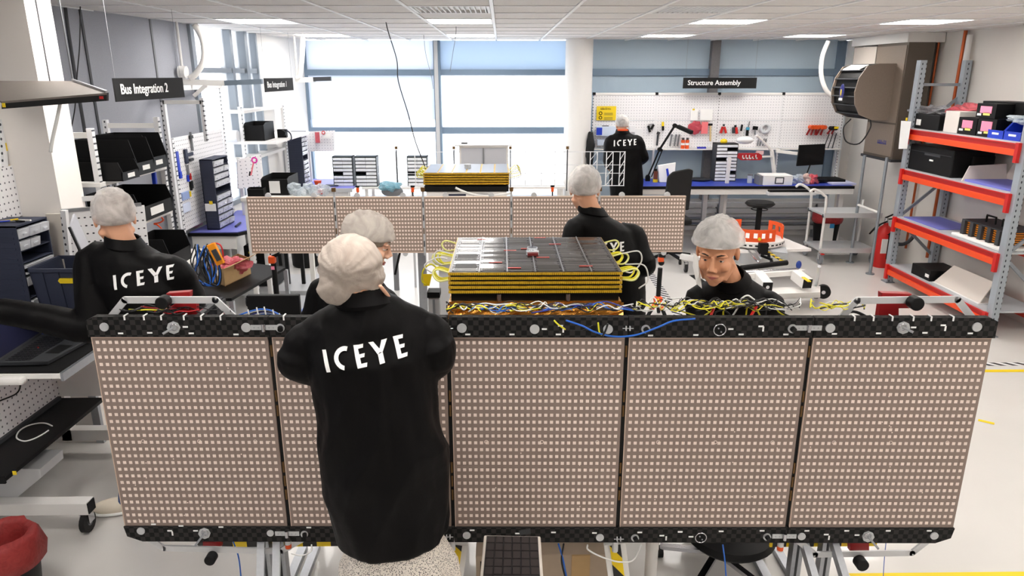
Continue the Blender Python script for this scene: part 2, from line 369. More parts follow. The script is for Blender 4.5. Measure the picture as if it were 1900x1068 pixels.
# back wall : glazed bays left, film wall right
def bx(x0, x1, z0, z1, d0=0, d1=.1): return (x0, x1, YB+d0, YB+d1, z0, z1)
ST('wall_back', MB().box(*bx(-3.2, 5.2, 0, .55, 0, .12)), M_offw)
ZT = py(700, 133, YB).z; ZS = py(700, 240, YB).z
xa, xm, xm2, xc = -2.72, -.945, -.85, 1.0
wb = ST('window_2', MB().box(*bx(xa-.06, xa, .55, H_, -.02)).box(*bx(xm, xm2, .55, H_, -.06)).box(*bx(xc-.06, xc, .55, H_, -.02)).box(*bx(xa, xm, ZT-.05, ZT+.03, -.02)).box(*bx(xm2, xc, ZT-.05, ZT+.03, -.02)).box(*bx(xa, xm, ZS-.035, ZS+.03, -.02)).box(*bx(xm2, xc, ZS-.06, ZS+.03, -.03)).box(*bx(xa, xc, .55, .6, -.02)), M_mulb)
ST('mullion_cover', MB().box(xm+.012, xm2-.03, YB-.075, YB-.06, .55, H_), M_aluw, wb)
for x0, x1 in ((xa, xm), (xm2, xc-.06)):
    for z0, z1 in ((.6, ZS-.06), (ZS+.03, ZT-.05), (ZT+.03, H_)): ST('window_pane', MB().box(*bx(x0, x1, z0, z1, .06, .07)), M_clear, wb)
zb = py(700, 222, YB).z
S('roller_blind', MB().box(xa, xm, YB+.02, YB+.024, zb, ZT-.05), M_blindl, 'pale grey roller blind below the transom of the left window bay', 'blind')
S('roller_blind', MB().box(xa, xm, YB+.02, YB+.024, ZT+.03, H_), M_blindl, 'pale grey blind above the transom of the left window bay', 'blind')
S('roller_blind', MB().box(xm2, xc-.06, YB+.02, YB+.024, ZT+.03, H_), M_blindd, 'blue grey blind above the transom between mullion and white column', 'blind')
ST('wall_back', MB().box(*bx(xc, 4.84, .55, H_+.03, .02)), M_panel)
x1, x2 = 2.93, 3.05
ST('trim_1', MB().box(1.25, 4.84, YB-.03, YB+.02, ZT-.05, ZT+.04), M_mulb)
ST('trim_2', MB().box(x1, x2, YB-.09, YB+.02, .55, H_), mat('rusty_grey_steel', (120, 118, 120), .6, .3, nz=(40, .2)))
ST('trim_3', MB().box(4.72, 4.84, YB-.02, YB+.02, .55, H_).box(1.25, 4.84, YB-.03, YB+.02, ZS-.05, ZS+.03), M_mulb)
ST('trim_4', MB().box(4.84, 4.93, YB-.06, YB+.1, 0, H_), mat('bright_white_trim', (245, 250, 252), .4))
ST('wall_back', MB().box(4.93, 5.2, YB-.06, YB+.1, 0, H_+.03), M_wallr)
for a_, b_, z in ((-2.6, 4.8, .09), (-2.6, 4.8, .22)): pass
cx = (py(1047, 250, 10.1).x+py(1095, 250, 10.1).x)/2
ST('trim_5', MB().cyl((cx, 10.1, 0), (cx, 10.1, H_), .185, 40), M_offw, smooth='auto')
# left square column
e = py(44, 2, 4.25).x
ST('trim_6', MB().box(e-.62, e, 4.25, 4.5, 0, H_), mat('column_white', (248, 243, 238), .6))
# radiator along the back wall
T('radiator', 'long grey finned radiator with pipes low on the back wall', 'radiator', (3.2, YB-.1, .1))
rb = MB()
for k in range(5): rb.box(1.35, 4.75, YB-.1, YB-.03, .12+k*.085, .18+k*.085)
rb.v = [p-Vector((0, .08, 0)) for p in rb.v]
P('fin_panel', rb, mat('radiator_grey', (205, 205, 206), .5))
P('heating_pipe', MB().cyl((1.3, YB-.21, .3), (4.8, YB-.21, .3), .016), M_galv); P('heating_pipe', MB().cyl((1.3, YB-.21, .22), (4.8, YB-.21, .22), .016), M_galv)
for x in (1.4, 3.15, 4.6): P('bracket', MB().box(x, x+.03, YB-.18, YB-.1, 0, .5), M_galv)
# floor tapes
def tape(p, q, wd_, m, lb, nm='floor_tape'):
    p = Vector((p[0], p[1], .001)); q = Vector((q[0], q[1], .001)); t = (q-p).normalized(); s_ = Vector((-t.y, t.x, 0))*wd_/2
    return S(nm, MB().hexa([p-s_, q-s_, q+s_, p+s_, p-s_+Vector((0, 0, .001)), q-s_+Vector((0, 0, .001)), q+s_+Vector((0, 0, .001)), p+s_+Vector((0, 0, .001))]), m, lb, 'floor tape')
tape((2.6, 5.33), (4.5, 5.33), .05, M_yellow, 'yellow tape line on the floor before the pallet rack')
tape((2.6, 5.47), (4.5, 5.47), .06, stripes('hazard_white', (235, 235, 235), (20, 20, 20), .1, 'xy'), 'black and white hazard tape on the floor beside the yellow line')
tape((1.67, 2.86), (3.2, 2.86), .07, M_yellow, 'wide yellow tape at the bottom right below the antenna array')
q = pz(1815, 779, 0); q2 = pz(1845, 786, 0)
tape((q.x, q.y), (q2.x, q2.y), .035, M_yellow, 'short lone scrap of yellow tape on the bare floor')
q = pz(1195, 490, 0); q2 = pz(1262, 590, 0)
tape((q.x, q.y), (q2.x, q2.y), .09, stripes('hazard_white_diag', (225, 225, 225), (20, 20, 20), .1, 'xy'), 'striped black and white tape running beside the small orange tripod')
q = pz(550, 532, 0); q2 = pz(700, 545, 0)
q = pz(735, 475, 0); q2 = pz(728, 512, 0)
q = pz(1285, 510, 0); q2 = pz(1305, 535, 0)
tape((q.x, q.y), (q2.x+.1, q2.y-.1), .09, M_black, 'black floor tape beside the young technician')
# copper pipes on right wall
for x0, y0, x1_, y1_, r_, lb in ((1742, 68, 1717, 200, .014, 'thin copper pipe on the right wall, nearer the brown duct'), (1790, 60, 1762, 200, .02, 'thick copper pipe on the right wall behind the pallet rack')):
    a = pxx(x0, y0, XR-.05); S('copper_pipe', MB().cyl((XR-.04, a.y, .25), (XR-.04, a.y, H_), r_), mat('copper', (178, 88, 50), .3, .7, nz=(8, .25)), lb, 'pipe', smooth='auto')
S('white_pipe', MB().cyl((XR-.05, 8.0, .1), (XR-.05, 8.0, H_-.05), .03), M_offw, 'white vertical pipe between the two copper pipes', 'pipe', smooth='auto')
# hanging cables
def cable(pts, r, m, lb, nm='hanging_cable', cat='cable', n=7): return S(nm, MB().tube(cr(pts, 6), r, n), m, lb, cat, smooth=True)
cable([py(x, y, 7.0) for x, y in ((712, 5), (718, 50), (736, 110), (739, 150), (757, 210), (770, 260), (785, 300), (808, 360))], .005, M_wk, 'long black cable hanging from the ceiling in front of the left window')
cable([py(x, y, 7.6) for x, y in ((845, 30), (846, 60), (840, 100), (835, 133))], .003, M_grey, 'thin grey wire dangling over the blue grey blind')
cable([py(x, y, 9.2) for x, y in ((786, 64), (790, 100), (800, 140), (804, 165))], .003, M_grey, 'faint thin wire hanging left of the window mullion')
cable([py(x, y, 5.3) for x, y in ((121, 14), (127, 60), (141, 150), (150, 200), (165, 290))], .012, M_dgrey, 'dark cable run down the grey fabric wall')
cable([py(x, y, 4.95) for x, y in ((149, 12), (148, 80), (143, 140), (139, 200), (131, 250), (127, 330), (128, 360))], .004, M_wk, 'thin black wire hanging in front of the grey wall')
cable([py(x, y, 3.9) for x, y in ((113, 186), (111, 196), (106, 220), (97, 260), (94, 282))], .009, M_ww, 'white cable dropping from the dark light hood')
cable([py(x, y, 6.9) for x, y in ((361, 45), (376, 75), (378, 110), (365, 135), (352, 146))], .027, M_offw, 'thick white flexible hose curving down by the left windows', 'flexible_hose', 'hose', 10)
cable([py(x, y, 9.3) for x, y in ((562, 70), (560, 110), (556, 140), (550, 146))], .03, M_offw, 'white flexible hose in the far left corner by the window bay', 'flexible_hose', 'hose', 10)
cable([py(x, y, 9.6) for x, y in ((1537, 76), (1526, 105), (1524, 140), (1535, 170), (1560, 188), (1580, 190))], .028, M_offw, 'white hose looping from ceiling to the black fan heater', 'flexible_hose', 'hose', 10)
# hanging signs
M_sign = mat('sign_black', (14, 14, 16), .9)
def sign(pts, txt, lb, wk, hk):
    T('hanging_sign', lb, 'sign', pts[0]); a, b = Vector(pts[0]), Vector(pts[1]); h = pts[2]   # a = lower left corner, b = lower right
    t = (b-a).normalized(); n = t.cross(Vector((0, 0, 1))).normalized(); Lg = (b-a).length
    M = Matrix((t, Vector((0, 0, 1)), n)).transposed().to_4x4(); M.translation = a
    P('sign_board', MB().hexa([M @ Vector(p) for p in ((0, 0, 0), (Lg, 0, 0), (Lg, 0, -.01), (0, 0, -.01), (0, h, 0), (Lg, h, 0), (Lg, h, -.01), (0, h, -.01))]), M_sign)
    M2 = M @ Matrix.Translation((Lg*.06, h*.32, .003))
    P('lettering', text_mb(txt, h*hk, M2, .002, Lg*wk, .0012), mat('white_print', (245, 245, 245), .6))
    for k in (.03, .97):
        q = M @ Vector((Lg*k, h, -.005)); P('hanging_wire', MB().cyl(q, (q.x, q.y, H_), .0012, 5), M_grey)
a = pxx(217, 189, -2.4); b = pxx(343, 180, -2.4); b.z = a.z
sign((a, b, .142), 'Bus Integration 2', 'black hanging sign reading Bus Integration 2, the larger nearer one', .66, .62)
a = pxx(493, 171, -2.4); b = pxx(545, 167, -2.4); b.z = a.z
sign((a, b, .137), 'Bus Integration 1', 'small far black hanging sign reading Bus Integration 1', .66, .62)
a = py(1267, 164, 10.0); b = py(1403, 163, 10.0); b.z = a.z
sign((a, b, .14), 'Structure Assembly', 'black hanging sign reading Structure Assembly above the tool boards', .72, .64)
# boom arms
T('light_boom', 'white arm with grey lamp end hanging beside the left windows', 'lamp arm', py(345, 150, 6.9))
P('arm', MB().bar(py(340, 152, 6.9), py(418, 154, 6.9), .03, .05), M_offw); P('lamp_bar', MB().bar(py(418, 154, 6.9), py(487, 151, 6.9), .05, .045), mat('blue_grey_plastic', (100, 112, 124), .5))
P('hose_reel', MB().cyl(py(333, 133, 6.9), py(346, 134, 6.9), .055, 20), M_offw); P('drop_rod', MB().cyl(py(341, 150, 6.9), (py(341, 150, 6.9).x, 6.9, H_), .012), M_offw)
P('brace', MB().bar(py(382, 158, 6.9), py(360, 178, 6.9), .025, .03), M_offw)
T('light_boom', 'short white and grey lamp arm in front of the left window bay', 'lamp arm', py(550, 147, 9.3))
P('arm', MB().bar(py(548, 148, 9.3), py(585, 148, 9.3), .03, .06), M_offw); P('lamp_bar', MB().bar(py(582, 147, 9.3), py(614, 146, 9.3), .05, .05), M_dgrey); P('drop_rod', MB().cyl(py(552, 147, 9.3), (py(552, 147, 9.3).x, 9.3, H_), .012), M_offw)
# dark lamp hood
T('light_hood', 'dark taupe overhead light hood over the left workbench', 'lamp', py(100, 190, 3.85))
fl, fr, br_, bl = py(3, 188, 3.7), py(198, 172, 3.9), py(135, 150, 4.18), py(-60, 150, 4.15)
fl2, fr2 = py(3, 202, 3.7), py(198, 187, 3.9)
P('fascia', MB().hexa([fl2, fr2, fr2+Vector((0, .02, 0)), fl2+Vector((0, .02, 0)), fl, fr, fr+Vector((0, .02, 0)), fl+Vector((0, .02, 0))]), M_blackm)
P('hood_top', MB().hexa([fl+Vector((0, 0, -.01)), fr+Vector((0, 0, -.01)), br_+Vector((0, 0, -.01)), bl+Vector((0, 0, -.01)), fl, fr, br_, bl]), mat('taupe_metal', (104, 97, 92), .6, nz=(80, .12)))
P('end_trim', MB().bar(fr+Vector((0, 0, .005)), br_+Vector((0, 0, .005)), .012, .012), M_alu)
P('yellow_tag', MB().cb(py(7, 195, 3.69), (.014, .004, .02)), M_yellow); P('red_tag', MB().cb(py(188, 181, 3.885), (.02, .004, .014)), M_red)
for q in (br_, bl+Vector((.45, 0, 0))): P('drop_rod', MB().cyl(q, (q.x, q.y, H_), .004, 6), M_grey)
# ============================================================ FRONT ANTENNA ARRAY
M_patchbg = mat('antenna_laminate', (139, 122, 113), .55, nz=(70, .06))
M_patch = mat('patch_pale_metal', (238, 220, 210), .45)
M_hinge = mat('gold_hinge', (112, 84, 50), .45, .6)
M_disc = mat('insert_disc', (196, 198, 200), .35, .4, nz=(60, .1))
M_tag = mat('white_tag', (240, 240, 240), .6)
A0 = Vector((-1.545, 2.546, 0)); A1 = Vector((1.833, 2.485, 0)); AR = math.atan2(A1.y-A0.y, A1.x-A0.x)
arr = T('antenna_array', 'large front row of five tan antenna panels dotted with pale square patches', 'antenna', A0, AR)
def up_(x, y, off=0.0):
    """photo point on the array's front plane -> local (u, z)"""
    n = Vector((-(A1.y-A0.y), A1.x-A0.x, 0)).normalized(); d = ray(x, y); k = ((A0-n*off)-CC).dot(n)/d.dot(n); p = CC+d*k
    return ((p-A0).dot((A1-A0).normalized()), p.z)
ZTp, ZBt = 1.366, .545
seams = [0.0, .672, 1.343, 2.014, 2.704, 3.378]
for i in range(5):
    u0 = seams[i]+(.009 if i else 0); u1 = seams[i+1]-(.009 if i < 4 else 0); nc = 27 if i == 0 else 28
    pn = P('antenna_panel', MB().box(u0, u1, 0, .022, ZBt, ZTp), M_patchbg, arr, local=True)
    pb = MB(); pu = (u1-u0-.014)/nc; pv = (ZTp-ZBt-.012)/27
    for r_ in range(27):
        for c_ in range(nc):
            cu = u0+.007+pu*(c_+.5); cz = ZTp-.006-pv*(r_+.5); h = .0061
            pb.add([(cu-h, 0, cz-h), (cu+h, 0, cz-h), (cu+h, 0, cz+h), (cu-h, 0, cz+h), (cu-h, -.0012, cz-h), (cu+h, -.0012, cz-h), (cu+h, -.0012, cz+h), (cu-h, -.0012, cz+h)], [(4, 5, 6, 7), (0, 1, 5, 4), (1, 2, 6, 5), (2, 3, 7, 6), (3, 0, 4, 7)])
    P('patch_grid', pb, M_patch, pn, local=True, kind='stuff')
    sp = MB()
    for k in range(16):
        cu = random.uniform(u0+.03, u1-.03); cz = random.uniform(ZBt+.03, ZTp-.03); sp.cb((cu, -.0008, cz), (.004, .001, .004))
    for k in range(3): cu = u0+(k+.5)/3*(u1-u0)+.02; sp.ring((cu, -.0008, .93), .007, .001, 10, 4, Matrix.Rotation(R(90), 3, 'X'))
    P('rivet', sp, M_patch, pn, local=True, kind='stuff')
    P('edge_strip', MB().box(u0, u1, -.0015, .0, ZTp-.003, ZTp+.001).box(u0-.002, u0+.001, -.001, .02, ZBt, ZTp), mat('edge_tan', (205, 182, 165), .5), pn, local=True)
for s_ in seams[1:-1]:
    hb = MB().box(s_-.009, s_+.009, .008, .03, ZBt-.02, ZTp)
    P('seam_strip', hb, M_blackm, arr, local=True)
    for k in (1, 2, 3, 7, 8, 11):
        z = ZBt+.06+k*.062; P('hinge_knuckle', MB().cyl((s_-.001, .005, z), (s_-.001, .005, z+.045), .0045, 8), M_hinge, arr, local=True, smooth='auto')
BU = (1.372, 1.448); BL = (.474, .54)
for i, (a, b) in enumerate(((-.008, .672), (.675, 1.343), (1.346, 2.014), (2.017, 2.704), (2.707, 3.386))):
    u0, u1 = a, b
    c0 = .03 if i == 0 else 0; c1 = .03 if i == 4 else 0
    P('upper_rail', MB().prism([(u0, -.006, BU[0]-.004), (u1, -.006, BU[0]-.004), (u1, -.006, BU[1]-c1*.5), (u1-c1, -.006, BU[1]), (u0+c0, -.006, BU[1]), (u0, -.006, BU[1]-c0*.5)], (0, .03, 0)), M_carbon, arr, local=True)
    c0 = .06 if i == 0 else 0; c1 = .06 if i == 4 else 0; w0 = .012 if i == 0 else 0; w1 = -.0 if i < 4 else .012
    P('lower_rail', MB().prism([(u0+w0+c0, -.006, BL[0]), (u1-w1-c1, -.006, BL[0]), (u1-w1, -.006, BL[0]+c1*.4), (u1-w1*.3, -.006, BL[1]+.004), (u0+w0*.3, -.006, BL[1]+.004), (u0+w0, -.006, BL[0]+c0*.4)], (0, .03, 0)), M_carbon, arr, local=True)
def disc(x, y, r, m=M_disc, nm='insert_disc', n=20, th=.005):
    u, z = up_(x, y, .006); return P(nm, MB().cyl((u, -.0061, z), (u, -.006-th, z), r, n), m, arr, local=True, smooth='auto')
for x, y, r in ((194, 606, .0165), (457, 607, .0175), (857, 608, .018), (992, 610, .018), (1128, 610, .018), (1812, 606, .0175), (1368+172, 608, .0175), (262, 984, .016), (502, 988, .014), (866, 992, .016), (1113, 996, .016), (1487, 994, .016), (1733, 993, .016)): disc(x, y, r)
def octpin(x, y, dx, dz, r=.024):
    d = disc(x, y, r, nm='octagon_insert', n=8, th=.008); u, z = up_(x, y, .014)
    P('pin_ring', MB().ring((u, -.016, z), r*.55, .0022, 16, 5, Matrix.Rotation(R(90), 3, 'X')), M_steel, d, local=True, smooth=True)
    P('locking_pin', MB().cyl((u, -.014, z), (u+dx, -.035, z+dz), .0045, 8), M_alu, d, local=True, smooth='auto')
octpin(323, 607, -.035, -.018); octpin(1675, 607, .03, -.012); octpin(380, 988, -.035, -.045); octpin(1610, 994, .04, -.045)
def knob(x, y, r):
    d = disc(x, y, r, nm='knob_plate', n=18); u, z = up_(x, y, .011)
    P('black_knob', MB().cyl((u, -.011, z), (u+.004, -.024, z-.004), r*.62, 12), M_black, d, local=True, smooth='auto')
for x, y, r in ((520, 608, .0165), (1198, 610, .0165), (1470, 609, .017), (1178, 997, .016), (1423, 995, .016), (565, 990, .015)): knob(x, y, r)
for x, y in ((1335, 611), (1300, 996)):
    u, z = up_(x, y, .006); d = disc(x, y, .024, M_black, 'large_port', 20, .003)
    P('port_ring', MB().ring((u, -.01, z), .0225, .0025, 24, 6, Matrix.Rotation(R(90), 3, 'X')), M_steel, d, local=True, smooth=True)
    P('port_bolt', MB().cyl((u+.006, -.009, z-.008), (u+.006, -.0125, z-.008), .003, 6).cyl((u-.005, -.009, z+.006), (u-.005, -.0125, z+.006), .003, 6), M_alu, d, local=True)
for x, y in ((490, 607), (1500, 608), (1455, 994), (533, 989)):
    u, z = up_(x, y, .006); w_ = .021
    for s_ in (-1, 1):
        h = P('hinge_plate', MB().box(u+s_*.007, u+s_*(.007+w_*2), -.009, -.006, z-.0095, z+.0095), M_disc, arr, local=True)
        P('hinge_screw', MB().cyl((u+s_*.02, -.009, z), (u+s_*.02, -.0105, z), .003, 8).cyl((u+s_*.036, -.009, z), (u+s_*.036, -.0105, z), .003, 8), M_alu, h, local=True)
    P('hinge_barrel', MB().cyl((u, -.014, z-.013), (u, -.014, z+.016), .0075, 12), M_steel, arr, local=True, smooth='auto')
for x, y in ((1165, 608), (831, 608), (1148, 998), (832, 994)):
    u, z = up_(x, y, .006)
    P('link_bolt', MB().cyl((u-.02, -.012, z), (u+.02, -.012, z), .0015, 6).box(u-.009, u-.005, -.017, -.006, z-.008, z+.008).box(u+.005, u+.009, -.017, -.006, z-.008, z+.008), M_aluw, arr, local=True)
for x, y in ((533, 1008), (839, 1010), (1142, 1012), (1450, 1012)):
    u, z = up_(x, y, .0)
    sp_ = P('spacer_cylinder', MB().cyl((u, .01, z+.02), (u, .01, z-.032), .0125, 16), M_aluw, arr, local=True, smooth='auto')
    P('cylinder_label', MB().cyl((u, .01, z-.008), (u, .01, z-.026), .0128, 16), M_orange if x in (533, 1450) else M_aluw, sp_, local=True, smooth='auto')
tg = ((224, 618), (278, 617), (355, 618), (438, 620), (344, 606), (868, 620), (950, 620), (1036, 620), (1010, 610), (1040, 604), (1207, 622), (1291, 621), (1375, 620), (1458, 620), (1356, 610), (1412, 605), (1548, 619), (1630, 618), (1716, 617), (1800, 618), (1695, 607), (1750, 603), (285, 972), (336, 975), (410, 977), (363, 984), (960, 989) , (876, 983), (1027, 987), (1103, 988), (1187, 987), (1262, 986), (1338, 985), (1228, 993), (1282, 995), (1414, 984), (1497, 984), (1571, 984), (1648, 984), (1724, 984), (1533, 991), (1590, 992), (315, 984), (573, 978))
tgm = mk('white_marker_tag', MB().box(-.0095, .0095, -.0075, -.006, -.003, .003), M_tag)
for x, y in tg:
    u, z = up_(x, y, .006); o = bpy.data.objects.new('marker_tag', tgm); col.objects.link(o); o.parent = arr; o.location = (u, 0, z)
for x, y in ((1045, 612), (1416, 610), (1754, 609), (320, 989), (1538, 997), (1236, 998)):
    u, z = up_(x, y, .006); o = bpy.data.objects.new('marker_tag', tgm); col.objects.link(o); o.parent = arr; o.location = (u, 0, z); o.rotation_euler = (0, R(90), 0)
# cable clips on the top edge
clip = mk('cable_clip', MB().box(-.0025, .0025, -.009, -.006, -.012, .004).box(-.0025, .0025, -.009, .02, .003, .006), M_tag)
for x in (232, 268, 300, 342, 374, 410, 527, 1620, 1655, 1694, 1727, 1768, 1585): 
    u, z = up_(x, 595, .006); o = bpy.data.objects.new('cable_clip', clip); col.objects.link(o); o.parent = arr; o.location = (u, 0, BU[1])
# handling brackets: bent flat bar + red clamp + black knob
def bracket(lb, pts, Y, redpoly, kn, knr, sign_=1):
    p0 = py(*pts[0], Y); T('handling_bracket', lb, 'bracket', (p0.x, p0.y, min(p0.z, py(*pts[1], Y).z)))
    q = [py(x, y, Y) for x, y in pts]; b = MB(); hw = .013
    for i in range(len(q)-1): b.bar(q[i], q[i+1], .008, hw*2, (0, 0, 1))
    for p in q[1:-1]: b.cyl(p+Vector((0, -.004, 0)), p+Vector((0, .004, 0)), hw, 14)
    P('bent_flat_bar', b, M_aluw)
    for rp in redpoly: P('red_clamp', MB().prism([py(x, y, Y+.03) for x, y in rp], (0, .03, 0)), M_dred, bevel=.002)
    k = py(*kn, Y); P('clamp_knob', MB().cyl(k+Vector((0, -.045, 0)), k+Vector((0, -.004, 0)), knr, 20), M_black, smooth='auto', bevel=.003)
    P('knob_stem', MB().cyl(k+Vector((0, -.006, 0)), k+Vector((0, .05, 0)), knr*.4, 12), M_dgrey)
bracket('bent aluminium handling bracket with red clamp above the left end of the array', ((203, 592), (232, 556), (400, 556), (438, 592)), 2.58, (((308, 544), (352, 541), (352, 552), (308, 555)), ((326, 562), (364, 562), (364, 590), (330, 590), (326, 575), (312, 572))), (309, 556), .024)
bracket('bent aluminium handling bracket with red clamp above the right end of the array', ((1556, 594), (1590, 557), (1776, 555), (1806, 592)), 2.56, (((1636, 543), (1692, 545), (1692, 556), (1636, 556)), ((1634, 562), (1690, 562), (1688, 572), (1668, 572), (1668, 590), (1630, 590))), (1691, 558), .026)
bracket('lower left handling bracket with red clamp below the array', ((270, 994), (303, 1016), (520, 1022), (560, 1000)), 2.55, (((376, 1000), (409, 1000), (409, 1018), (376, 1018)),), (396, 1028), .022)
bracket('lower right handling bracket with red clamp below the array', ((1720, 1003), (1692, 1025), (1512, 1028), (1478, 1000)), 2.53, (((1578, 1004), (1613, 1004), (1613, 1024), (1578, 1024)),), (1592, 1037), .026)
# ---------------------------------------------------------------- second array
B0 = py(455, 367, 5.3); B1 = py(1275, 367, 5.3); Z1 = B0.z; Z0 = py(470, 468, 5.3).z; LB = B1.x-B0.x; pw = LB/5
ar2 = T('antenna_array', 'smaller rear row of five tan antenna panels with round-looking pale patches', 'antenna', (B0.x, 5.3, 0), 0)
M_pbg2 = mat('antenna_laminate_rear', (150, 130, 117), .55, nz=(70, .05))
for i in range(5):
    u0 = i*pw+.008; u1 = (i+1)*pw-.008
    pn = P('antenna_panel', MB().box(u0, u1, 0, .022, Z0, Z1), M_pbg2, ar2, local=True)
    pb = MB(); pu = (u1-u0-.01)/28; pv = (Z1-Z0-.01)/14
    for r_ in range(14):
        for c_ in range(28):
            cu = u0+.005+pu*(c_+.5); cz = Z1-.005-pv*(r_+.5); h = .007
            pb.add([(cu-h, -.0012, cz-h), (cu+h, -.0012, cz-h), (cu+h, -.0012, cz+h), (cu-h, -.0012, cz+h)], [(0, 1, 2, 3)])
    P('patch_grid', pb, M_patch, pn, local=True, kind='stuff')
    P('top_edge', MB().box(u0, u1, -.002, .024, Z1, Z1+.006), mat('edge_tan', (205, 182, 165), .5), pn, local=True); P('bottom_edge', MB().box(u0, u1, -.002, .024, Z0-.008, Z0), mat('edge_tan', (205, 182, 165), .5), pn, local=True)
    for k in (.25, .78): u = u0+k*(u1-u0); P('round_tab', MB().cyl((u, .0, Z1+.015), (u, .012, Z1+.015), .022, 14), M_aluw, pn, local=True, smooth='auto'); P('round_tab', MB().cyl((u, .0, Z0-.015), (u, .012, Z0-.015), .02, 14), M_aluw, pn, local=True, smooth='auto')
for i in range(1, 5):
    P('seam_rail', MB().box(i*pw-.008, i*pw+.008, .0, .02, Z0-.03, Z1+.05), M_aluw, ar2, local=True)
    for k in range(4): z = Z0+.04+k*.1; P('hinge_knuckle', MB().box(i*pw-.005, i*pw+.003, -.006, 0, z, z+.045), M_dgrey if k != 1 else M_hinge, ar2, local=True)
    P('gold_block', MB().cb((i*pw, 0, Z1+.06), (.03, .02, .03)), M_hinge, ar2, local=True)
# supports of the second array
for k, x in enumerate((783, 1012)):
    p = py(x, 480, 5.36); T('support_post', ('aluminium profile post under the rear array beside the yellow connectors', 'aluminium profile post under the rear array behind the gold stack')[k], 'post', (p.x, 5.36, 0))
    P('profile', MB().box(p.x-.03, p.x+.03, 5.34, 5.4, .04, Z1-.1), M_alu); P('foot_plate', MB().box(p.x-.2, p.x+.2, 5.25, 5.5, 0, .04), M_alu)
# ---------------------------------------------------------------- satellite bus in front (gold stack)
M_gold = mat('kapton_gold', (205, 140, 22), .28, .55, nz=(60, .45), bump=(90, .5), c2=(246, 205, 60))
M_foil = mat('crumpled_kapton_foil', (200, 120, 30), .22, .75, nz=(14, .4), bump=(16, 1.0), c2=(240, 175, 80))
M_cell = mat('solar_cell_dark', (44, 42, 42), .2, .35, nz=(40, .25), coat=.6)
bl_ = Vector((-.235, 3.0, 0)); bw = .762; bd = .70; zt = 1.486
sat = T('satellite_bus', 'gold edged stack of dark solar panels on a foil wrapped bus behind the front array', 'satellite', (bl_.x+bw/2, 3.0+bd/2, .72))
x0, x1, y0, y1 = bl_.x, bl_.x+bw, 3.0, 3.0+bd
for k in range(5):
    z = zt-k*.0205
    lay = P('solar_layer', MB().box(x0, x1, y0, y1, z-.0115, z), M_gold, sat, bevel=.0008)
    if k == 0: top_l = lay
    rb = MB()
    for i in range(84): xx = x0+.004+i*(bw-.01)/83; rb.box(xx, xx+.0035, y0-.0015, y0, z-.0115, z-.003)
    P('edge_rib', rb, mat('gold_rib', (232, 196, 50), .35, .3), lay, kind='stuff')
    P('gap_core', MB().box(x0+.01, x1-.01, y0+.012, y1-.012, z-.0205, z-.0125), M_blackm, lay)
P('cell_deck', MB().box(x0+.004, x1-.004, y0+.004, y1-.004, zt, zt+.002), mat('dark_deck', (52, 48, 46), .3, .3), top_l)
cells = MB(); sil = MB()
cxs = [x0+.012+i*(bw-.024)/6 for i in range(7)]
for i in range(6):
    for j in range(26):
        yy = y0+.014+j*(bd-.03)/26; tl = random.uniform(-.0012, .0012)
        c0 = cxs[i]+.004; c1 = cxs[i+1]-.004
        cells.hexa([(c0, yy, zt+.002), (c1, yy, zt+.002), (c1, yy+.02, zt+.002), (c0, yy+.02, zt+.002), (c0, yy, zt+.0035), (c1, yy, zt+.0035), (c1, yy+.02, zt+.005+tl), (c0, yy+.02, zt+.005+tl)])
        for q in (c0, c1-.012): sil.box(q+random.uniform(-.002, .006), q+.010, yy+.004, yy+.008, zt+.005, zt+.0065)
P('solar_cell_rows', cells, M_cell, top_l, kind='stuff'); P('cell_connectors', sil, M_steel, top_l, kind='stuff')
dv = MB()
for i in range(1, 6): dv.box(cxs[i]-.0015, cxs[i]+.0015, y0+.006, y1-.006, zt+.002, zt+.007)
P('divider_wire', dv, M_alu, top_l)
for fx, fy in ((.27, .22), (.36, .55), (.47, .6), (.56, .35), (.66, .74), (.8, .12), (.38, .08), (.57, .95), (.18, .9)):
    P('red_tape_strip', MB().box(x0+bw*fx-.03, x0+bw*fx+.03, y0+bd*fy-.006, y0+bd*fy+.006, zt+.0065, zt+.0075), mat('red_kapton_tape', (196, 62, 48), .4), top_l)
ux = x0+bw*.5; uy = y0+bd*.5
cl = P('release_clamp', MB().cyl((ux, uy, zt+.004), (ux, uy, zt+.03), .026, 16).box(ux-.03, ux+.03, uy-.05, uy-.02, zt+.004, zt+.02), M_glassy, top_l, smooth='auto')
P('clamp_bolt', MB().cyl((ux, uy, zt+.03), (ux, uy, zt+.055), .004, 8).cyl((ux, uy, zt+.012), (ux, uy, zt+.03), .03, 14, .022), M_steel, cl, smooth='auto')
P('clamp_base', MB().box(ux-.025, ux+.025, uy-.075, uy-.05, zt+.006, zt+.018), mat('dark_red_part', (110, 25, 25), .5), cl)
# shade of the open gap built as a black block, then foil box
P('dark_gap_block', MB().box(x0+.01, x1-.01, y0+.02, y1, zt-.135, zt-.1025), M_black, sat)
for fx in (.29, .69): P('stand_off', MB().cyl((x0+bw*fx, y0+.012, zt-.135), (x0+bw*fx, y0+.012, zt-.1), .012, 12), M_steel, sat, smooth='auto')
fb = MB(); n = 40; rows = 8
fz0, fz1 = zt-.215, zt-.134
for j in range(rows):
    for i in range(n):
        fx = i/(n-1); fzv = fz0+(fz1-fz0)*j/(rows-1)
        fb.v.append(Vector((x0-.004+(bw+.012)*fx, y0-.01+.022*noise.noise(Vector((fx*12, j*.7, 3))), fzv)))
for j in range(rows-1):
    for i in range(n-1): a = j*n+i; fb.f.append((a, a+1, a+n+1, a+n))
P('foil_front', fb, M_foil, sat, smooth=False)
P('foil_box', MB().box(x0, x1, y0+.006, y1, fz0, fz1), M_foil, sat)
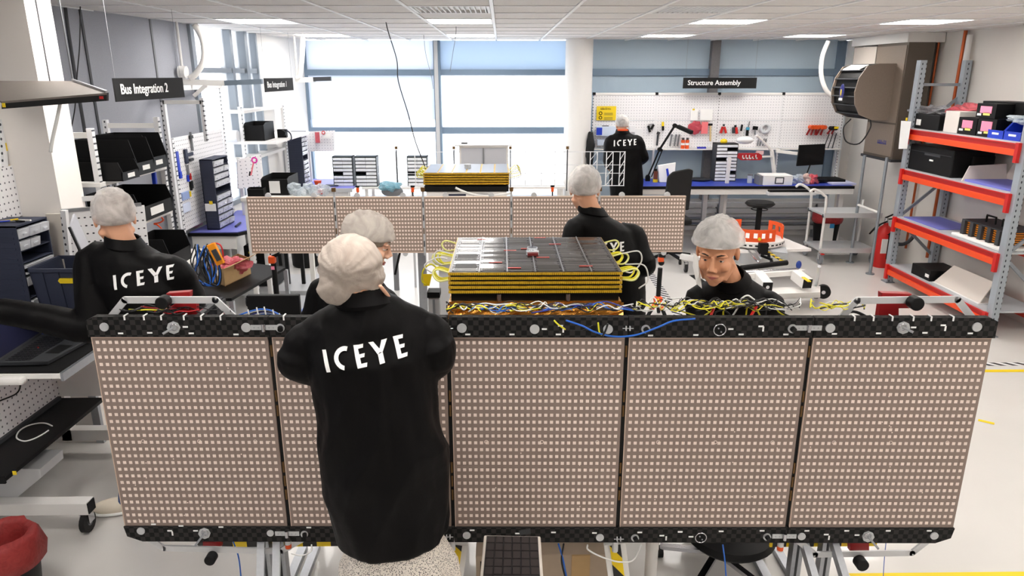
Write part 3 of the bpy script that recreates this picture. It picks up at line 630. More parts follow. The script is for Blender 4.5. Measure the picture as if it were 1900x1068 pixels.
P('bus_body', MB().box(x0+.04, x1-.04, y0+.06, y1-.04, .72, fz0), M_dgrey, sat, bevel=.006)
# connector loops at both sides
for sgn, xs in ((-1, x0), (1, x1)):
    for j in range(7):
        yy = y0+.04+j*.095; zz = zt-.01-(j % 3)*.02; ln = .05+.03*random.random()
        P('connector_loop', MB().tube(cr([(xs, yy, zz), (xs+sgn*ln, yy+.01, zz+.012), (xs+sgn*(ln+.02), yy+.01, zz-.01), (xs+sgn*ln*.9, yy-.01, zz-.035), (xs, yy-.01, zz-.03)], 5), .0045, 6), M_wy if j % 3 else mat('pale_yellow_wire', (236, 236, 150), .5), sat, smooth=True)
for pts in (((1155, 470), (1185, 466), (1190, 485), (1172, 505), (1152, 500)), ((1160, 490), (1195, 492), (1202, 520), (1185, 535)), ((832, 520), (800, 505), (788, 492), (810, 478), (830, 480)), ((835, 470), (812, 465), (806, 480), (820, 492))):
    P('white_lead', MB().tube(cr([py(x, y, 3.3) for x, y in pts], 6), .0035, 6), M_ww, sat, smooth=True)
# trolley carrying the bus
T('bus_trolley', 'low metal trolley carrying the gold stacked satellite bus', 'trolley', (x0+bw/2, 3.35, 0))
P('deck', MB().box(x0-.05, x1+.05, 3.0, 3.8, .66, .72), M_aluw, bevel=.004)
for a in (x0, x1):
    for b in (3.05, 3.75): P('leg', MB().box(a-.025, a+.025, b-.025, b+.025, .1, .66), M_alu); P('wheel', MB().cyl((a-.015, b, .05), (a+.015, b, .05), .05, 16), M_rub, smooth='auto')
P('lower_frame', MB().box(x0, x1, 3.03, 3.07, .16, .2).box(x0, x1, 3.73, 3.77, .16, .2), M_alu)
# post with yellow connector left of stack
p = py(806, 560, 3.5)
T('connector_post', 'aluminium profile post with black cap left of the gold stack', 'post', (p.x, 3.5, 0))
P('profile', MB().box(p.x-.028, p.x+.028, 3.47, 3.53, .02, py(806, 548, 3.5).z), M_aluw); P('profile_slot', MB().box(p.x-.006, p.x+.006, 3.466, 3.47, .1, py(806, 552, 3.5).z), M_grey)
P('black_cap', MB().box(p.x-.032, p.x+.032, 3.46, 3.54, py(806, 548, 3.5).z, py(806, 538, 3.5).z), M_black); P('foot_plate', MB().box(p.x-.15, p.x+.15, 3.4, 3.6, 0, .02), M_alu)
c = py(792, 515, 3.5); P('yellow_connector', MB().hexa([py(786, 530, 3.5), py(797, 530, 3.5), py(797, 530, 3.53), py(786, 530, 3.53), py(784, 508, 3.5), py(802, 508, 3.5), py(802, 508, 3.53), py(784, 508, 3.53)]), M_yellow)
P('wire_loop', MB().tube(cr([py(x, y, 3.5) for x, y in ((790, 528), (783, 520), (786, 500), (800, 490), (815, 500), (832, 500))], 5), .004, 6), M_wy, smooth=True)
# ---------------------------------------------------------------- wire harnesses along the top rail
def harness(lb, xa_, xb_, n, zlo, zhi, mats, seed):
    random.seed(seed); root = T('wire_harness', lb, 'wires', py((xa_+xb_)/2, 590, 2.62))
    for k in range(n):
        x = random.uniform(xa_, xb_); L_ = random.uniform(30, 110)*random.choice((-1, 1)); pts = []
        for t in range(5):
            xx = min(max(x+L_*t/4, xa_), xb_); p_ = py(xx, 596, 2.57+random.uniform(-.03, .06)); z = random.uniform(zlo, zhi)*(1 if 0 < t < 4 else .4)
            pts.append(Vector((p_.x, p_.y, 1.452+z+random.uniform(0, .012))))
        P('wire', MB().tube(cr(pts, 4), random.choice((.0018, .0022, .0028)), 5), random.choice(mats), root, smooth=True)
    return root
hm = [M_wy, M_wy, M_wb, M_ww, M_wk, M_wn, M_wk, M_wk]
harness('tangle of yellow blue and black wires in front of the foil wrapped bus', 830, 1180, 60, .0, .016, hm, 1)
h2 = harness('yellow and black wire tangle rising before the young technician', 1180, 1480, 60, .0, .03, [M_wy, M_wy, M_wk, M_wk, M_wk, M_ww, M_wk], 2)
for pts, m in ((((1300, 590), (1322, 575), (1330, 568), (1365, 570)), M_wy), (((1342, 590), (1345, 572), (1373, 560), (1386, 558)), M_wy), (((1356, 590), (1368, 572), (1374, 556), (1387, 548), (1400, 556)), M_ww), (((1410, 585), (1402, 572), (1388, 568), (1384, 585)), M_wy), (((1328, 592), (1327, 580), (1340, 575), (1353, 582), (1354, 592)), M_wk), (((1240, 566), (1262, 576), (1290, 585)), M_wy), (((1420, 588), (1424, 570), (1440, 566), (1452, 580), (1470, 588)), M_wk), (((1440, 572), (1450, 582), (1480, 592)), M_wy)):
    P('wire', MB().tube(cr([py(x, y, 2.62) for x, y in pts], 5), .0032, 6), m, h2, smooth=True)
for a, b in (((1326, 568), (1317, 590)), ((1404, 568), (1392, 588))): P('red_plug', MB().bar(py(*a, 2.58), py(*b, 2.55), .008, .008).bar(py(*b, 2.55), py(b[0]-4, b[1]+14, 2.53), .014, .012), M_red, h2, label='red plug on a lead')
h3 = harness('small bundle of yellow and black wires along the left end of the rail', 215, 430, 14, .0, .008, [M_wk, M_wy, M_wk, M_wr], 3)
h4 = T('wire_harness', 'arched blue and white cable bundle beside the black monitor', 'wires', py(490, 590, 2.66))
for k, m in enumerate((M_wb, M_ww, M_wk, M_wn, M_ww, M_wb, M_wk)):
    P('wire', MB().tube(cr([py(x+k*2, y+k*1.6, 2.62+k*.008) for x, y in ((425, 592), (450, 582), (478, 574), (500, 575), (520, 584), (535, 592))], 5), .0032, 6), m, smooth=True)
for x, y in ((462, 578), (478, 574), (492, 573), (508, 578), (520, 585)): P('cable_tie', MB().bar(py(x-2, y-4, 2.6), py(x+2, y+14, 2.6), .004, .004), M_ww)
h5 = harness('short yellow and white wires beside the right hinge and black arc', 1500, 1600, 14, .0, .02, [M_wk, M_wy, M_ww], 4)
P('black_arc', MB().tube(cr([py(x, y, 2.7) for x, y in ((1548, 592), (1565, 582), (1585, 578), (1605, 586), (1612, 594))], 5), .006, 8), M_black, h5, smooth=True)
cable([py(x, y, 2.47) for x, y in ((1050, 594), (1080, 604), (1105, 616), (1140, 624), (1180, 621), (1220, 607), (1250, 595), (1290, 591))], .0035, M_wb, 'bright blue cable drooping across the front of the carbon rail', 'drooping_cable')
for pts, lb in ((((1028, 594), (1036, 602), (1049, 611)), 'yellow tipped lead hanging on the carbon rail left of the small vertical strip'), (((1110, 598), (1112, 615), (1118, 623)), 'yellow lead bent over the carbon rail below the blue cable')):
    cable([py(x, y, 2.475) for x, y in pts], .003, M_wy, lb, 'yellow_lead')
cable([py(x, y, 2.47) for x, y in ((1058, 612), (1080, 612), (1100, 603))], .0012, M_wk, 'fine black lead in front of the carbon rail', 'thin_lead')
cable([py(x, y, 2.46) for x, y in ((1128, 600), (1124, 612), (1118, 624))], .004, M_wk, 'black cable tie hanging across the blue cable', 'cable_tie')
# red + round object left behind rail
T('ring_magnet', 'black ring with pink film behind the left bracket', 'ring', py(400, 582, 2.75))
P('ring', MB().ring(py(405, 580, 2.75), .055, .007, 30, 8), M_dgrey, smooth=True); 
fm = MB()
for k in range(26): a = random.random()*6.3; fm.tube(cr([py(400, 584, 2.8)+Vector((.07*math.cos(a), .05*math.sin(a), -.01)), py(400, 575, 2.8)+Vector((.06*math.cos(a+1), .05*math.sin(a+1), .0)), py(400, 584, 2.8)+Vector((.07*math.cos(a+2), .05*math.sin(a+2), -.01))], 3), .003, 4)
P('coiled_winding', fm, mat('dark_pink_winding', (150, 60, 70), .5), kind='stuff')
P('tab', MB().cb(py(408, 566, 2.7), (.016, .01, .02)), M_black); q = py(400, 583, 2.75); P('support_bar', MB().bar((q.x, 2.57, 1.43), (q.x, 2.82, 1.43), .02, .012).box(q.x-.02, q.x+.02, 2.72, 2.82, 1.43, q.z), M_dgrey)
# ---------------------------------------------------------------- support stands under the front array
def stand(lb, xs, Yc):
    """two aluminium profile posts with diagonal feet"""
    T('array_stand', lb, 'stand', (py(xs[0], 1010, Yc).x, Yc, 0)); zt_ = .50
    for x in xs:
        q = py(x, 1008, Yc); P('profile_post', MB().box(q.x-.022, q.x+.022, Yc-.022, Yc+.022, .06, zt_), M_alu); P('slot', MB().box(q.x-.005, q.x+.005, Yc-.0235, Yc-.022, .06, zt_), M_dgrey)
    q0 = py(xs[0], 1008, Yc).x; q1 = py(xs[-1], 1008, Yc).x
    P('base_rail', MB().box(q0-.1, q1+.1, Yc-.03, Yc+.03, .02, .06), M_alu)
    for s_ in (0, 1):
        xx = (q0, q1)[s_]; P('diagonal_leg', MB().bar((xx-.0, Yc-.03, .46), (xx+(.07 if s_ else .07), Yc-.42, .03), .03, .03), M_alu)
    P('foot_rail', MB().box(q0-.02, q0+.02, Yc-.45, Yc+.5, 0, .03).box(q1-.02, q1+.02, Yc-.45, Yc+.5, 0, .03), M_alu)
    P('hazard_band', MB().box(q0-(.3 if xs[0] < 900 else .1), q1+.24, Yc+.03, Yc+.04, py(xs[0], 1014, Yc+.03).z, py(xs[0], 1003, Yc+.03).z), M_haz)
stand('aluminium profile stand with hazard band under the right part of the front array', (1478, 1532), 2.6)
stand('aluminium profile stand with hazard band under the left part of the front array', (492, 520), 2.62)
# centre: diagonal hazard striped posts
for x_, x2_, lb in ((848, 822, 'white diagonal post with black and yellow stripes beside the patterned skirt'), (1140, 1166, 'white diagonal post with black and yellow stripes right of the black cell tray')):
    a = py(x_, 1006, 2.56); b = py(x2_, 1100, 2.5); T('striped_post', lb, 'post', (b.x, b.y, 0))
    P('post', MB().bar(a, (b.x, b.y, 0.02), .09, .03, (0, 1, 0)), M_offw)
    P('hazard_tape', MB().bar(a+Vector((0, -.018, 0)), Vector((b.x, b.y-.018, .02)), .045, .003, (0, 1, 0)), M_hazz)
T('storage_crate', 'beige crate with dark insert behind the black cell tray', 'crate', (.3, 2.85, 0))
P('crate_shell', MB().box(-.12, .47, 2.66, 3.0, .0, .3), mat('beige_cardboard', (184, 166, 146), .8, nz=(12, .12)), bevel=.004)
P('dark_insert', MB().box(-.1, .04, 2.655, 2.66, .05, .27), M_black); P('side_fold', MB().box(.3, .38, 2.65, 2.66, .0, .3), M_card)
# tray held up in front
a = [py(898, 992, 2.36), py(1003, 994, 2.36), py(1009, 1085, 2.12), py(889, 1085, 2.12)]
T('cell_tray', 'white framed tray holding rows of black square cells below the middle panel', 'tray', py(950, 1085, 2.15)-Vector((0, 0, .02)))
dn = Vector((0, -.006, -.02))
P('tray_frame', MB().hexa([a[3]+dn, a[2]+dn, a[1]+dn, a[0]+dn, a[3], a[2], a[1], a[0]]), mat('tray_cream', (214, 206, 198), .5), bevel=.004)
def bil(u, v, lift=.0): 
    p_ = (a[3]*(1-u)+a[2]*u)*(1-v)+(a[0]*(1-u)+a[1]*u)*v; return p_+Vector((0, -.3, 1)).normalized()*lift
ic = (.05, .95, .01, .975)
P('tray_bed', MB().hexa([bil(.05, .01, .0005), bil(.95, .01, .0005), bil(.95, .975, .0005), bil(.05, .975, .0005), bil(.05, .01, .002), bil(.95, .01, .002), bil(.95, .975, .002), bil(.05, .975, .002)]), M_dgrey)
for i in range(6):
    for j in range(6):
        u0 = .06+i*.148; v0 = .02+j*.16; u1_, v1_ = u0+.142, v0+.152
        P('cell', MB().hexa([bil(u0, v0, .002), bil(u1_, v0, .002), bil(u1_, v1_, .002), bil(u0, v1_, .002), bil(u0+.01, v0+.01, .006), bil(u1_-.01, v0+.01, .006), bil(u1_-.01, v1_-.01, .006), bil(u0+.01, v1_-.01, .006)]), mat('cell_brown_black', (46, 40, 40), .5))
P('tray_support', MB().box(a[3].x+.06, a[2].x-.06, 2.17, 2.21, 0, a[3].z-.02), M_aluw)
P('latch', MB().hexa([py(965, 992, 2.4), py(985, 990, 2.4), py(985, 990, 2.44), py(965, 992, 2.44), py(962, 984, 2.4), py(984, 980, 2.4), py(984, 980, 2.44), py(962, 984, 2.44)]), M_dgrey)
# cushioned black base + cylinder (stool) behind
q = py(1365, 1010, 2.85)
T('round_stool', 'black round stool with cylinder column under the right part of the front array', 'stool', (q.x, 2.95, 0))
P('seat', MB().lathe((q.x, 2.95, q.z-.04), [(.05, 0), (.19, .005), (.215, .03), (.2, .055), (.05, .06)], 32), M_black, smooth='auto')
P('column', MB().cyl((q.x-.05, 2.95, .08), (q.x-.05, 2.95, q.z-.03), .045, 20), M_black, smooth='auto'); P('yellow_label', MB().cb((q.x-.03, 2.895, q.z-.09), (.03, .01, .02)), M_yellow)
for k in range(5): an = k*2*math.pi/5+.3; P('base_arm', MB().bar((q.x-.05, 2.95, .09), (q.x-.05+.27*math.cos(an), 2.95+.27*math.sin(an), .06), .03, .02), M_steel); P('castor', MB().cyl((q.x-.05+.27*math.cos(an)-.012, 2.95+.27*math.sin(an), .03), (q.x-.05+.27*math.cos(an)+.012, 2.95+.27*math.sin(an), .03), .03, 12), M_rub, smooth='auto')
q = py(1214, 1030, 2.75); S('white_post', MB().cyl((q.x, 2.8, 0), (q.x, 2.8, q.z+.0), .028, 18).cyl((q.x, 2.8, q.z), (q.x, 2.8, q.z+.06), .03, 18), M_offw, 'short white cylinder post left of the black stool column', 'post', smooth='auto')
cable([py(x, y, 2.52) for x, y in ((1090, 1010), (1092, 1020), (1120, 1034), (1150, 1042), (1175, 1038), (1190, 1010))], .0035, M_ww, 'white loop of cable hanging under the array seam', 'looped_cable')
cable([py(x, y, 2.6) for x, y in ((1036, 1008), (1044, 1035), (1052, 1075))], .004, M_wb, 'blue cable hanging right of the black cell tray', 'blue_cable')
cable([py(x, y, 2.6) for x, y in ((1046, 1008), (1042, 1040), (1050, 1075))], .004, M_wk, 'black cable hanging right of the black cell tray', 'black_cable')
cable([py(x, y, 2.5) for x, y in ((1341, 1010), (1345, 1040), (1348, 1080))], .003, M_wb, 'thin blue cable dropping past the black stool', 'blue_cable')
cable([py(x, y, 2.6) for x, y in ((432, 1002), (443, 1035), (448, 1080))], .003, M_wb, 'thin blue cable dropping past the left stand', 'blue_cable')
cable([py(x, y, 2.55) for x, y in ((1644, 1005), (1641, 1035), (1638, 1080))], .0015, M_wb, 'fine blue thread hanging below the right bracket', 'blue_cable')
cable([py(x, y, 2.5) for x, y in ((578, 1010), (577, 1022), (560, 1030), (540, 1026))], .003, M_ww, 'white cable curl beside the coat hem under the array', 'looped_cable')
# ============================================================ SHARED BUILDERS
def castor(mb_parent, x, y, r=.05, zt_=.12, m=None, ang=0):
    w_ = P('castor_wheel', MB().cyl((x-.014, y, r), (x+.014, y, r), r, 18), m or M_rub, mb_parent, smooth='auto')
    P('castor_fork', MB().box(x-.024, x-.018, y-.02, y+.03, r, zt_).box(x+.018, x+.024, y-.02, y+.03, r, zt_).box(x-.024, x+.024, y-.02, y+.035, zt_-.006, zt_), M_steel, mb_parent)
    P('hub', MB().cyl((x-.017, y, r), (x+.017, y, r), r*.35, 12), M_grey, w_, smooth='auto')
def upright(x, y, z0, z1, par, w_=.035, m=None): return P('upright', MB().box(x-w_/2, x+w_/2, y-w_/2, y+w_/2, z0, z1), m or M_hole, par, bevel=.002)
def drawer_cab(lb, x0, x1, y0, y1, z0, z1, rows, cols, face='x', body=None, fr=None, gap=()):
    """small parts cabinet: ribbed case, rows of pale drawers on its +X or -Y face"""
    body = body or M_navy; fr = fr or mat('frosted_drawer', (206, 208, 214), .35)
    t = T('drawer_cabinet', lb, 'cabinet', ((x0+x1)/2, (y0+y1)/2, z0)); w_ = .008
    if face == 'x':
        b = MB().box(x0, x1, y0, y0+w_, z0, z1).box(x0, x1, y1-w_, y1, z0, z1).box(x0, x0+w_, y0, y1, z0, z1).box(x0, x1, y0, y1, z0, z0+w_).box(x0, x1, y0, y1, z1-w_, z1)
        P('case', b, body)
        rb = MB(); n = int((z1-z0)/.03)
        for k in range(n): z = z0+.015+k*(z1-z0-.03)/n; rb.box(x0+.02, x1-.02, y0-.003, y0, z, z+.012)
        P('side_rib', rb, body, kind='stuff')
    else:
        b = MB().box(x0, x0+w_, y0, y1, z0, z1).box(x1-w_, x1, y0, y1, z0, z1).box(x0, x1, y1-w_, y1, z0, z1).box(x0, x1, y0, y1, z0, z0+w_).box(x0, x1, y0, y1, z1-w_, z1)
        P('case', b, body)
    rh = (z1-z0-.02)/rows
    for r_ in range(rows):
        z = z0+.01+r_*rh
        if face == 'x': P('shelf', MB().box(x0+.01, x1-.002, y0+w_, y1-w_, z-.002, z+.002), body)
        else: P('shelf', MB().box(x0+w_, x1-w_, y0+.002, y1-.01, z-.002, z+.002), body)
        for c_ in range(cols):
            if (r_, c_) in gap: continue
            o_ = random.uniform(-.006, .01)
            if face == 'x':
                q = (y1-y0-2*w_)/cols; a = y0+w_+c_*q+.002
                d = P('drawer', MB().hexa([(x1-.02, a, z+.004), (x1+o_, a, z+.004), (x1+o_, a+q-.004, z+.004), (x1-.02, a+q-.004, z+.004), (x1-.02, a, z+rh*.8), (x1+o_+.008, a, z+rh*.8), (x1+o_+.008, a+q-.004, z+rh*.8), (x1-.02, a+q-.004, z+rh*.8)]), fr)
                P('drawer_pull', MB().box(x1+o_, x1+o_+.012, a+q*.3, a+q*.65, z+rh*.3, z+rh*.45), fr, d)
            else:
                q = (x1-x0-2*w_)/cols; a = x0+w_+c_*q+.002
                d = P('drawer', MB().box(a, a+q-.004, y0-o_*.5-.004, y0+.02, z+.004, z+rh*.8), fr)
                P('drawer_pull', MB().box(a+q*.3, a+q*.65, y0-o_*.5-.012, y0-o_*.5-.004, z+rh*.3, z+rh*.45), fr, d)
    return t
def sbin(lb, x0, x1, y0, y1, z0, z1, m, face='x', lip=.45, grp=None, tag=True):
    """open fronted stacking bin"""
    t = T('storage_bin', lb, 'storage bin', ((x0+x1)/2, (y0+y1)/2, z0), 0, grp); h = z1-z0; q = .005
    if face == 'x':
        for yy in (y0, y1-q): P('side_wall', MB().prism([(x0, yy, z0), (x1, yy, z0), (x1+.01, yy, z0+h*lip), (x1-h*.12, yy, z1), (x0, yy, z1)], (0, q, 0)), m)
        P('bottom', MB().box(x0, x1, y0, y1, z0, z0+q), m); P('rear_wall', MB().box(x0, x0+q, y0, y1, z0, z1), m)
        P('front_lip', MB().box(x1-.002, x1+.006, y0, y1, z0, z0+h*lip), m)
        if tag: P('label_card', MB().box(x1+.006, x1+.008, y0+(y1-y0)*.3, y1-(y1-y0)*.3, z0+h*.12, z0+h*(lip-.1)), M_paper)
    else:
        for xx in (x0, x1-q): P('side_wall', MB().prism([(xx, y1, z0), (xx, y0, z0), (xx, y0-.01, z0+h*lip), (xx, y0+h*.35, z1), (xx, y1, z1)], (q, 0, 0)), m)
        P('bottom', MB().box(x0, x1, y0, y1, z0, z0+q), m); P('rear_wall', MB().box(x0, x1, y1-q, y1, z0, z1), m)
        P('front_lip', MB().box(x0, x1, y0-.006, y0+.002, z0, z0+h*lip), m)
        if tag: P('label_card', MB().box(x0+(x1-x0)*.3, x1-(x1-x0)*.3, y0-.008, y0-.006, z0+h*.12, z0+h*(lip-.1)), M_paper)
    return t
def flat(pts, th, m, nm, par=None, **k):
    """plate through four points with real thickness"""
    p = [Vector(q) for q in pts]; n = (p[1]-p[0]).cross(p[3]-p[0]).normalized()*th
    mb = MB().hexa([p[0], p[1], p[2], p[3], p[0]+n, p[1]+n, p[2]+n, p[3]+n])
    return P(nm, mb, m, par, **k)
def crumple(c, r, n=14, m_=10, amp=.35, seed=0):
    mb = MB().sph(c, r, n, m_); c = Vector(c)
    mb.v = [c+(p-c)*(1+amp*noise.noise((p-c)*22+Vector((seed, 0, 0)))) for p in mb.v]; return mb

# ============================================================ LEFT SIDE
# ---- bench A with laptop
zA = .9
tA = T('workbench', 'height adjustable near left workbench with black mat carrying the laptop', 'workbench', (-2.6, 3.75, 0))
P('worktop', MB().box(-3.12, -2.19, 3.3, 4.2, zA-.035, zA-.008), M_offw, bevel=.004); P('black_mat', MB().box(-3.1, -2.2, 3.31, 4.18, zA-.008, zA), M_black)
P('edge_rail', MB().box(-2.19, -2.175, 3.3, 4.2, zA-.045, zA-.002), M_alu); P('front_rail', MB().box(-3.12, -2.35, 3.25, 3.3, zA-.05, zA-.01), M_offw, bevel=.015)
P('back_panel', MB().box(-2.66, -2.24, 3.97, 3.99, .46, zA-.04), M_offw)
P('side_pegboard', MB().box(-2.68, -2.66, 3.05, 3.97, .47, zA-.05), M_pegy); P('post', MB().box(-2.75, -2.69, 3.5, 3.56, .12, zA-.04), M_offw); P('post', MB().box(-2.75, -2.69, 4.05, 4.11, .12, zA-.04), M_offw)
P('lower_shelf', MB().box(-3.1, -2.4, 3.08, 3.97, .43, .45), M_black); P('shelf_lip', MB().box(-3.1, -2.4, 3.07, 3.08, .42, .46), M_black)
P('shelf_back_edge', MB().box(-2.66, -2.64, 3.1, 3.95, .45, .47), M_dgrey)
P('support_plate', MB().prism([py(x, y, 3.32) for x, y in ((-60, 926), (30, 924), (76, 886), (74, 870), (-60, 868))], (0, .2, .0)), M_aluw)
P('yellow_sticker', MB().cb(py(27, 877, 3.065), (.018, .002, .02)), M_yellow)
fp = py(160, 925, 3.26)
P('foot_bar', MB().box(-3.15, fp.x, 3.25, 3.32, .12, .19), M_offw, bevel=.004); P('end_cap', MB().box(fp.x, fp.x+.006, 3.255, 3.315, .125, .185), M_black)
P('foot_bar', MB().box(-3.15, fp.x, 4.05, 4.12, .12, .19), M_offw); castor(tA, -2.19, 3.29, .056); castor(tA, -2.2, 4.08, .05); castor(tA, -3.1, 3.29, .05); castor(tA, -3.1, 4.08, .05)
S('cable_loop', MB().tube(cr([pz(x, y, .454) for x, y in ((97, 790), (85, 785), (70, 785), (50, 790), (35, 800), (31, 812), (45, 818), (62, 814), (78, 806), (90, 798))], 5), .004, 6), M_ww, 'white and yellow loop of cable lying on the black lower shelf', 'cable', smooth=True)
cable([pxx(x, y, -2.655) for x, y in ((36, 700), (38, 715), (30, 730), (0, 743))], .004, M_wk, 'black cable drooping against the pegboard under the laptop bench', 'black_cable')
# laptop
z = zA+.022
h0, h1, f0, f1 = pz(-4, 672, z), pz(78, 619, z), pz(88, 670, z), pz(165, 628, z)
lp = T('laptop', 'open dark laptop on the near left bench with its screen to the left', 'laptop', ((h0+f1)/2).xy.to_3d()+Vector((0, 0, zA)))
def lbil(u, v, dz=0): p = (h0*(1-v)+h1*v)*(1-u)+(f0*(1-v)+f1*v)*u; return p+Vector((0, 0, dz))
base = P('base', MB().hexa([lbil(0, 0, -.02), lbil(1, 0, -.02), lbil(1, 1, -.02), lbil(0, 1, -.02), lbil(0, 0), lbil(1, 0), lbil(1, 1), lbil(0, 1)]), M_dgrey, bevel=.003)
M_key = mat('key_black', (20, 20, 24), .5)
for r_ in range(6):
    for c_ in range(14):
        u0 = .1+r_*.085; v0 = .05+c_*.064; P('key', MB().hexa([lbil(u0, v0, .0), lbil(u0+.07, v0, 0), lbil(u0+.07, v0+.053, 0), lbil(u0, v0+.053, 0), lbil(u0, v0, .002), lbil(u0+.07, v0, .002), lbil(u0+.07, v0+.053, .002), lbil(u0, v0+.053, .002)]), M_key, base)
P('touchpad', MB().hexa([lbil(.66, .33, 0), lbil(.94, .33, 0), lbil(.94, .67, 0), lbil(.66, .67, 0), lbil(.66, .33, .001), lbil(.94, .33, .001), lbil(.94, .67, .001), lbil(.66, .67, .001)]), M_black, base)
P('red_pointer', MB().sph(lbil(.36, .5, .003), .004, 8, 6), M_red, base)
sv = Vector((-.35, .02, .93)).normalized()*.215
s0, s1 = h0+sv, h1+sv; nn = (h1-h0).cross(sv).normalized()*.008
scr = P('screen_lid', MB().hexa([h0, h1, h1-nn, h0-nn, s0, s1, s1-nn, s0-nn]), M_dgrey, lp)
i0, i1, i2, i3 = [h0*(1-a)+h1*a+sv*b+nn*.12 for a, b in ((.04, .06), (.96, .06), (.96, .95), (.04, .95))]
P('display', MB().hexa([i0, i1, i1-nn*.1, i0-nn*.1, i3, i2, i2-nn*.1, i3-nn*.1]), mat('dim_display', (38, 40, 66), .25), scr)
S('blue_sheet', MB().cb(pz(95, 615, zA+.004)+Vector((0, .05, 0)), (.25, .16, .006)), M_bluep, 'bright blue sheet lying behind the laptop under the technician', 'sheet')
# near cabinet
cz = py(28, 420, 3.85); drawer_cab('large near navy parts cabinet with ribbed side at the left edge of the photo', cz.x-.34, cz.x, 3.85, 4.13, zA, cz.z, 9, 3, gap=((7, 2), (6, 0), (6, 1), (6, 2), (4, 2), (3, 0), (3, 1), (3, 2)))
q = pz(30, 405, cz.z+.01)
T('pen_pile', 'loose blue pen and small tools lying on top of the near navy cabinet', 'pens', (q.x, q.y, cz.z))
for k in range(6): a = Vector((q.x-.12+k*.03, 3.9+.02*k, cz.z+.006)); P('pen', MB().cyl(a, a+Vector((.1, .05*math.sin(k), .004*(k % 3))), .005, 8), (M_paper, M_bluep, M_yellow, M_grey, M_black, M_paper)[k], smooth='auto')
# navy crate
c0, c1 = pz(52, 500, 1.3), pz(150, 502, 1.3); zc = 1.3; yf = pz(107, 476, 1.3).y
cr_ = T('plastic_crate', 'navy plastic crate with yellow tag in front of the near cabinet', 'crate', ((c0.x+c1.x)/2, (c0.y+yf)/2, zA))
x0, x1, y0, y1 = c0.x, c1.x, c0.y, yf
for b_, nm in ((MB().hexa([(x0+.03, y0+.03, zA), (x1-.03, y0+.03, zA), (x1-.03, y0+.04, zA), (x0+.03, y0+.04, zA), (x0, y0, zc), (x1, y0, zc), (x1, y0+.01, zc), (x0, y0+.01, zc)]), 'front_wall'), (MB().box(x0+.03, x1-.03, y1-.012, y1-.002, zA, zc), 'rear_wall'), (MB().hexa([(x0+.03, y0+.03, zA), (x0+.04, y0+.03, zA), (x0+.04, y1, zA), (x0+.03, y1, zA), (x0, y0, zc), (x0+.01, y0, zc), (x0+.01, y1, zc), (x0, y1, zc)]), 'side_wall'), (MB().box(x1-.04, x1-.03, y0+.02, y1, zA, zc), 'side_wall'), (MB().box(x0+.03, x1-.03, y0+.03, y1, zA, zA+.01), 'bottom')): P(nm, b_, M_navy)
P('rim', MB().box(x0-.012, x1+.012, y0-.012, y0+.004, zc-.012, zc+.006).box(x0-.012, x0+.006, y0-.012, y1+.01, zc-.012, zc+.006).box(x1-.006, x1+.012, y0-.012, y1+.01, zc-.012, zc+.006).box(x0-.012, x1+.012, y1-.006, y1+.01, zc-.012, zc+.006), M_navy)
for k in range(4): xx = x0+.07+k*.085; P('wall_rib', MB().hexa([(xx, y0+.02, zA+.05), (xx+.012, y0+.02, zA+.05), (xx+.012, y0+.034, zA+.05), (xx, y0+.034, zA+.05), (xx-.004, y0-.008, zc-.015), (xx+.008, y0-.008, zc-.015), (xx+.008, y0+.004, zc-.015), (xx-.004, y0+.004, zc-.015)]), M_navy)
tg_ = py(128, 521, y0-.006); P('yellow_tag', MB().prism([tg_+Vector(v) for v in ((-.06, 0, 0), (-.05, 0, -.014), (.05, 0, -.014), (.06, 0, 0), (.05, 0, .014), (-.05, 0, .014))], (0, .012, 0)), M_yellow)
P('film_content', crumple(((x0+x1)/2+.08, (y0+y1)/2, zc-.1), (.11, .09, .07), 18, 12, .8), M_clearfilm, label='crumpled clear film inside the crate')
# boards by the near cabinet
T('pegboard_trolley', 'white pegboard stand with dark holes behind the left technician', 'pegboard', py(195, 470, 4.3)-Vector((0, 0, .5)))
a, b, c, d = py(116, 392, 4.25), py(268, 381, 4.48), py(281, 500, 4.48), py(134, 505, 4.25)
M_pegd = pattern('pegboard_bold_holes', (236, 235, 236), (36, 38, 44), (.0265, .05), (.0055, .0045), .5)
flat((d, c, b, a), -.015, M_pegd, 'pegboard'); P('top_rail', MB().bar(py(113, 391, 4.24), py(262, 379, 4.48), .02, .02), M_alu); P('side_post', MB().bar(py(119, 390, 4.23), py(140, 600, 4.23), .03, .03), M_hole)
P('leg', MB().bar(d+Vector((0, 0, .02)), Vector((d.x, d.y, 0)), .03, .03).bar(c, Vector((c.x, c.y, 0)), .03, .03), M_alu)
T('cream_board', 'plain cream board standing between the near cabinet and the pegboard', 'board', py(100, 480, 4.2)-Vector((0, 0, .3)))
flat((py(99, 500, 4.22), py(127, 500, 4.22), py(116, 396, 4.22), py(84, 397, 4.22)), -.02, mat('cream_board', (226, 218, 208), .7), 'board_panel')
P('rear_strut', MB().bar(py(110, 420, 4.25), (py(110, 420, 4.25).x, 4.25, .0), .02, .02), M_alu)
T('tilted_monitor', 'thin tilted grey monitor seen from its edge beside the navy crate', 'monitor', py(158, 490, 3.98)-Vector((0, 0, .15)))
flat((py(160, 492, 3.9), py(170, 474, 4.15), py(135, 397, 4.15), py(128, 422, 3.9)), .012, mat('pale_grey_screen_back', (176, 178, 186), .5), 'screen_back'); P('black_edge', MB().bar(py(128, 421, 3.895), py(160, 492, 3.895), .012, .008), M_black)
P('stand', MB().bar(py(150, 450, 4.05), py(165, 560, 4.05), .03, .02), M_dgrey)
T('white_cabinet', 'low white cabinet top behind the near navy cabinet', 'cabinet', py(80, 392, 4.45)-Vector((0, 0, 1.0)))
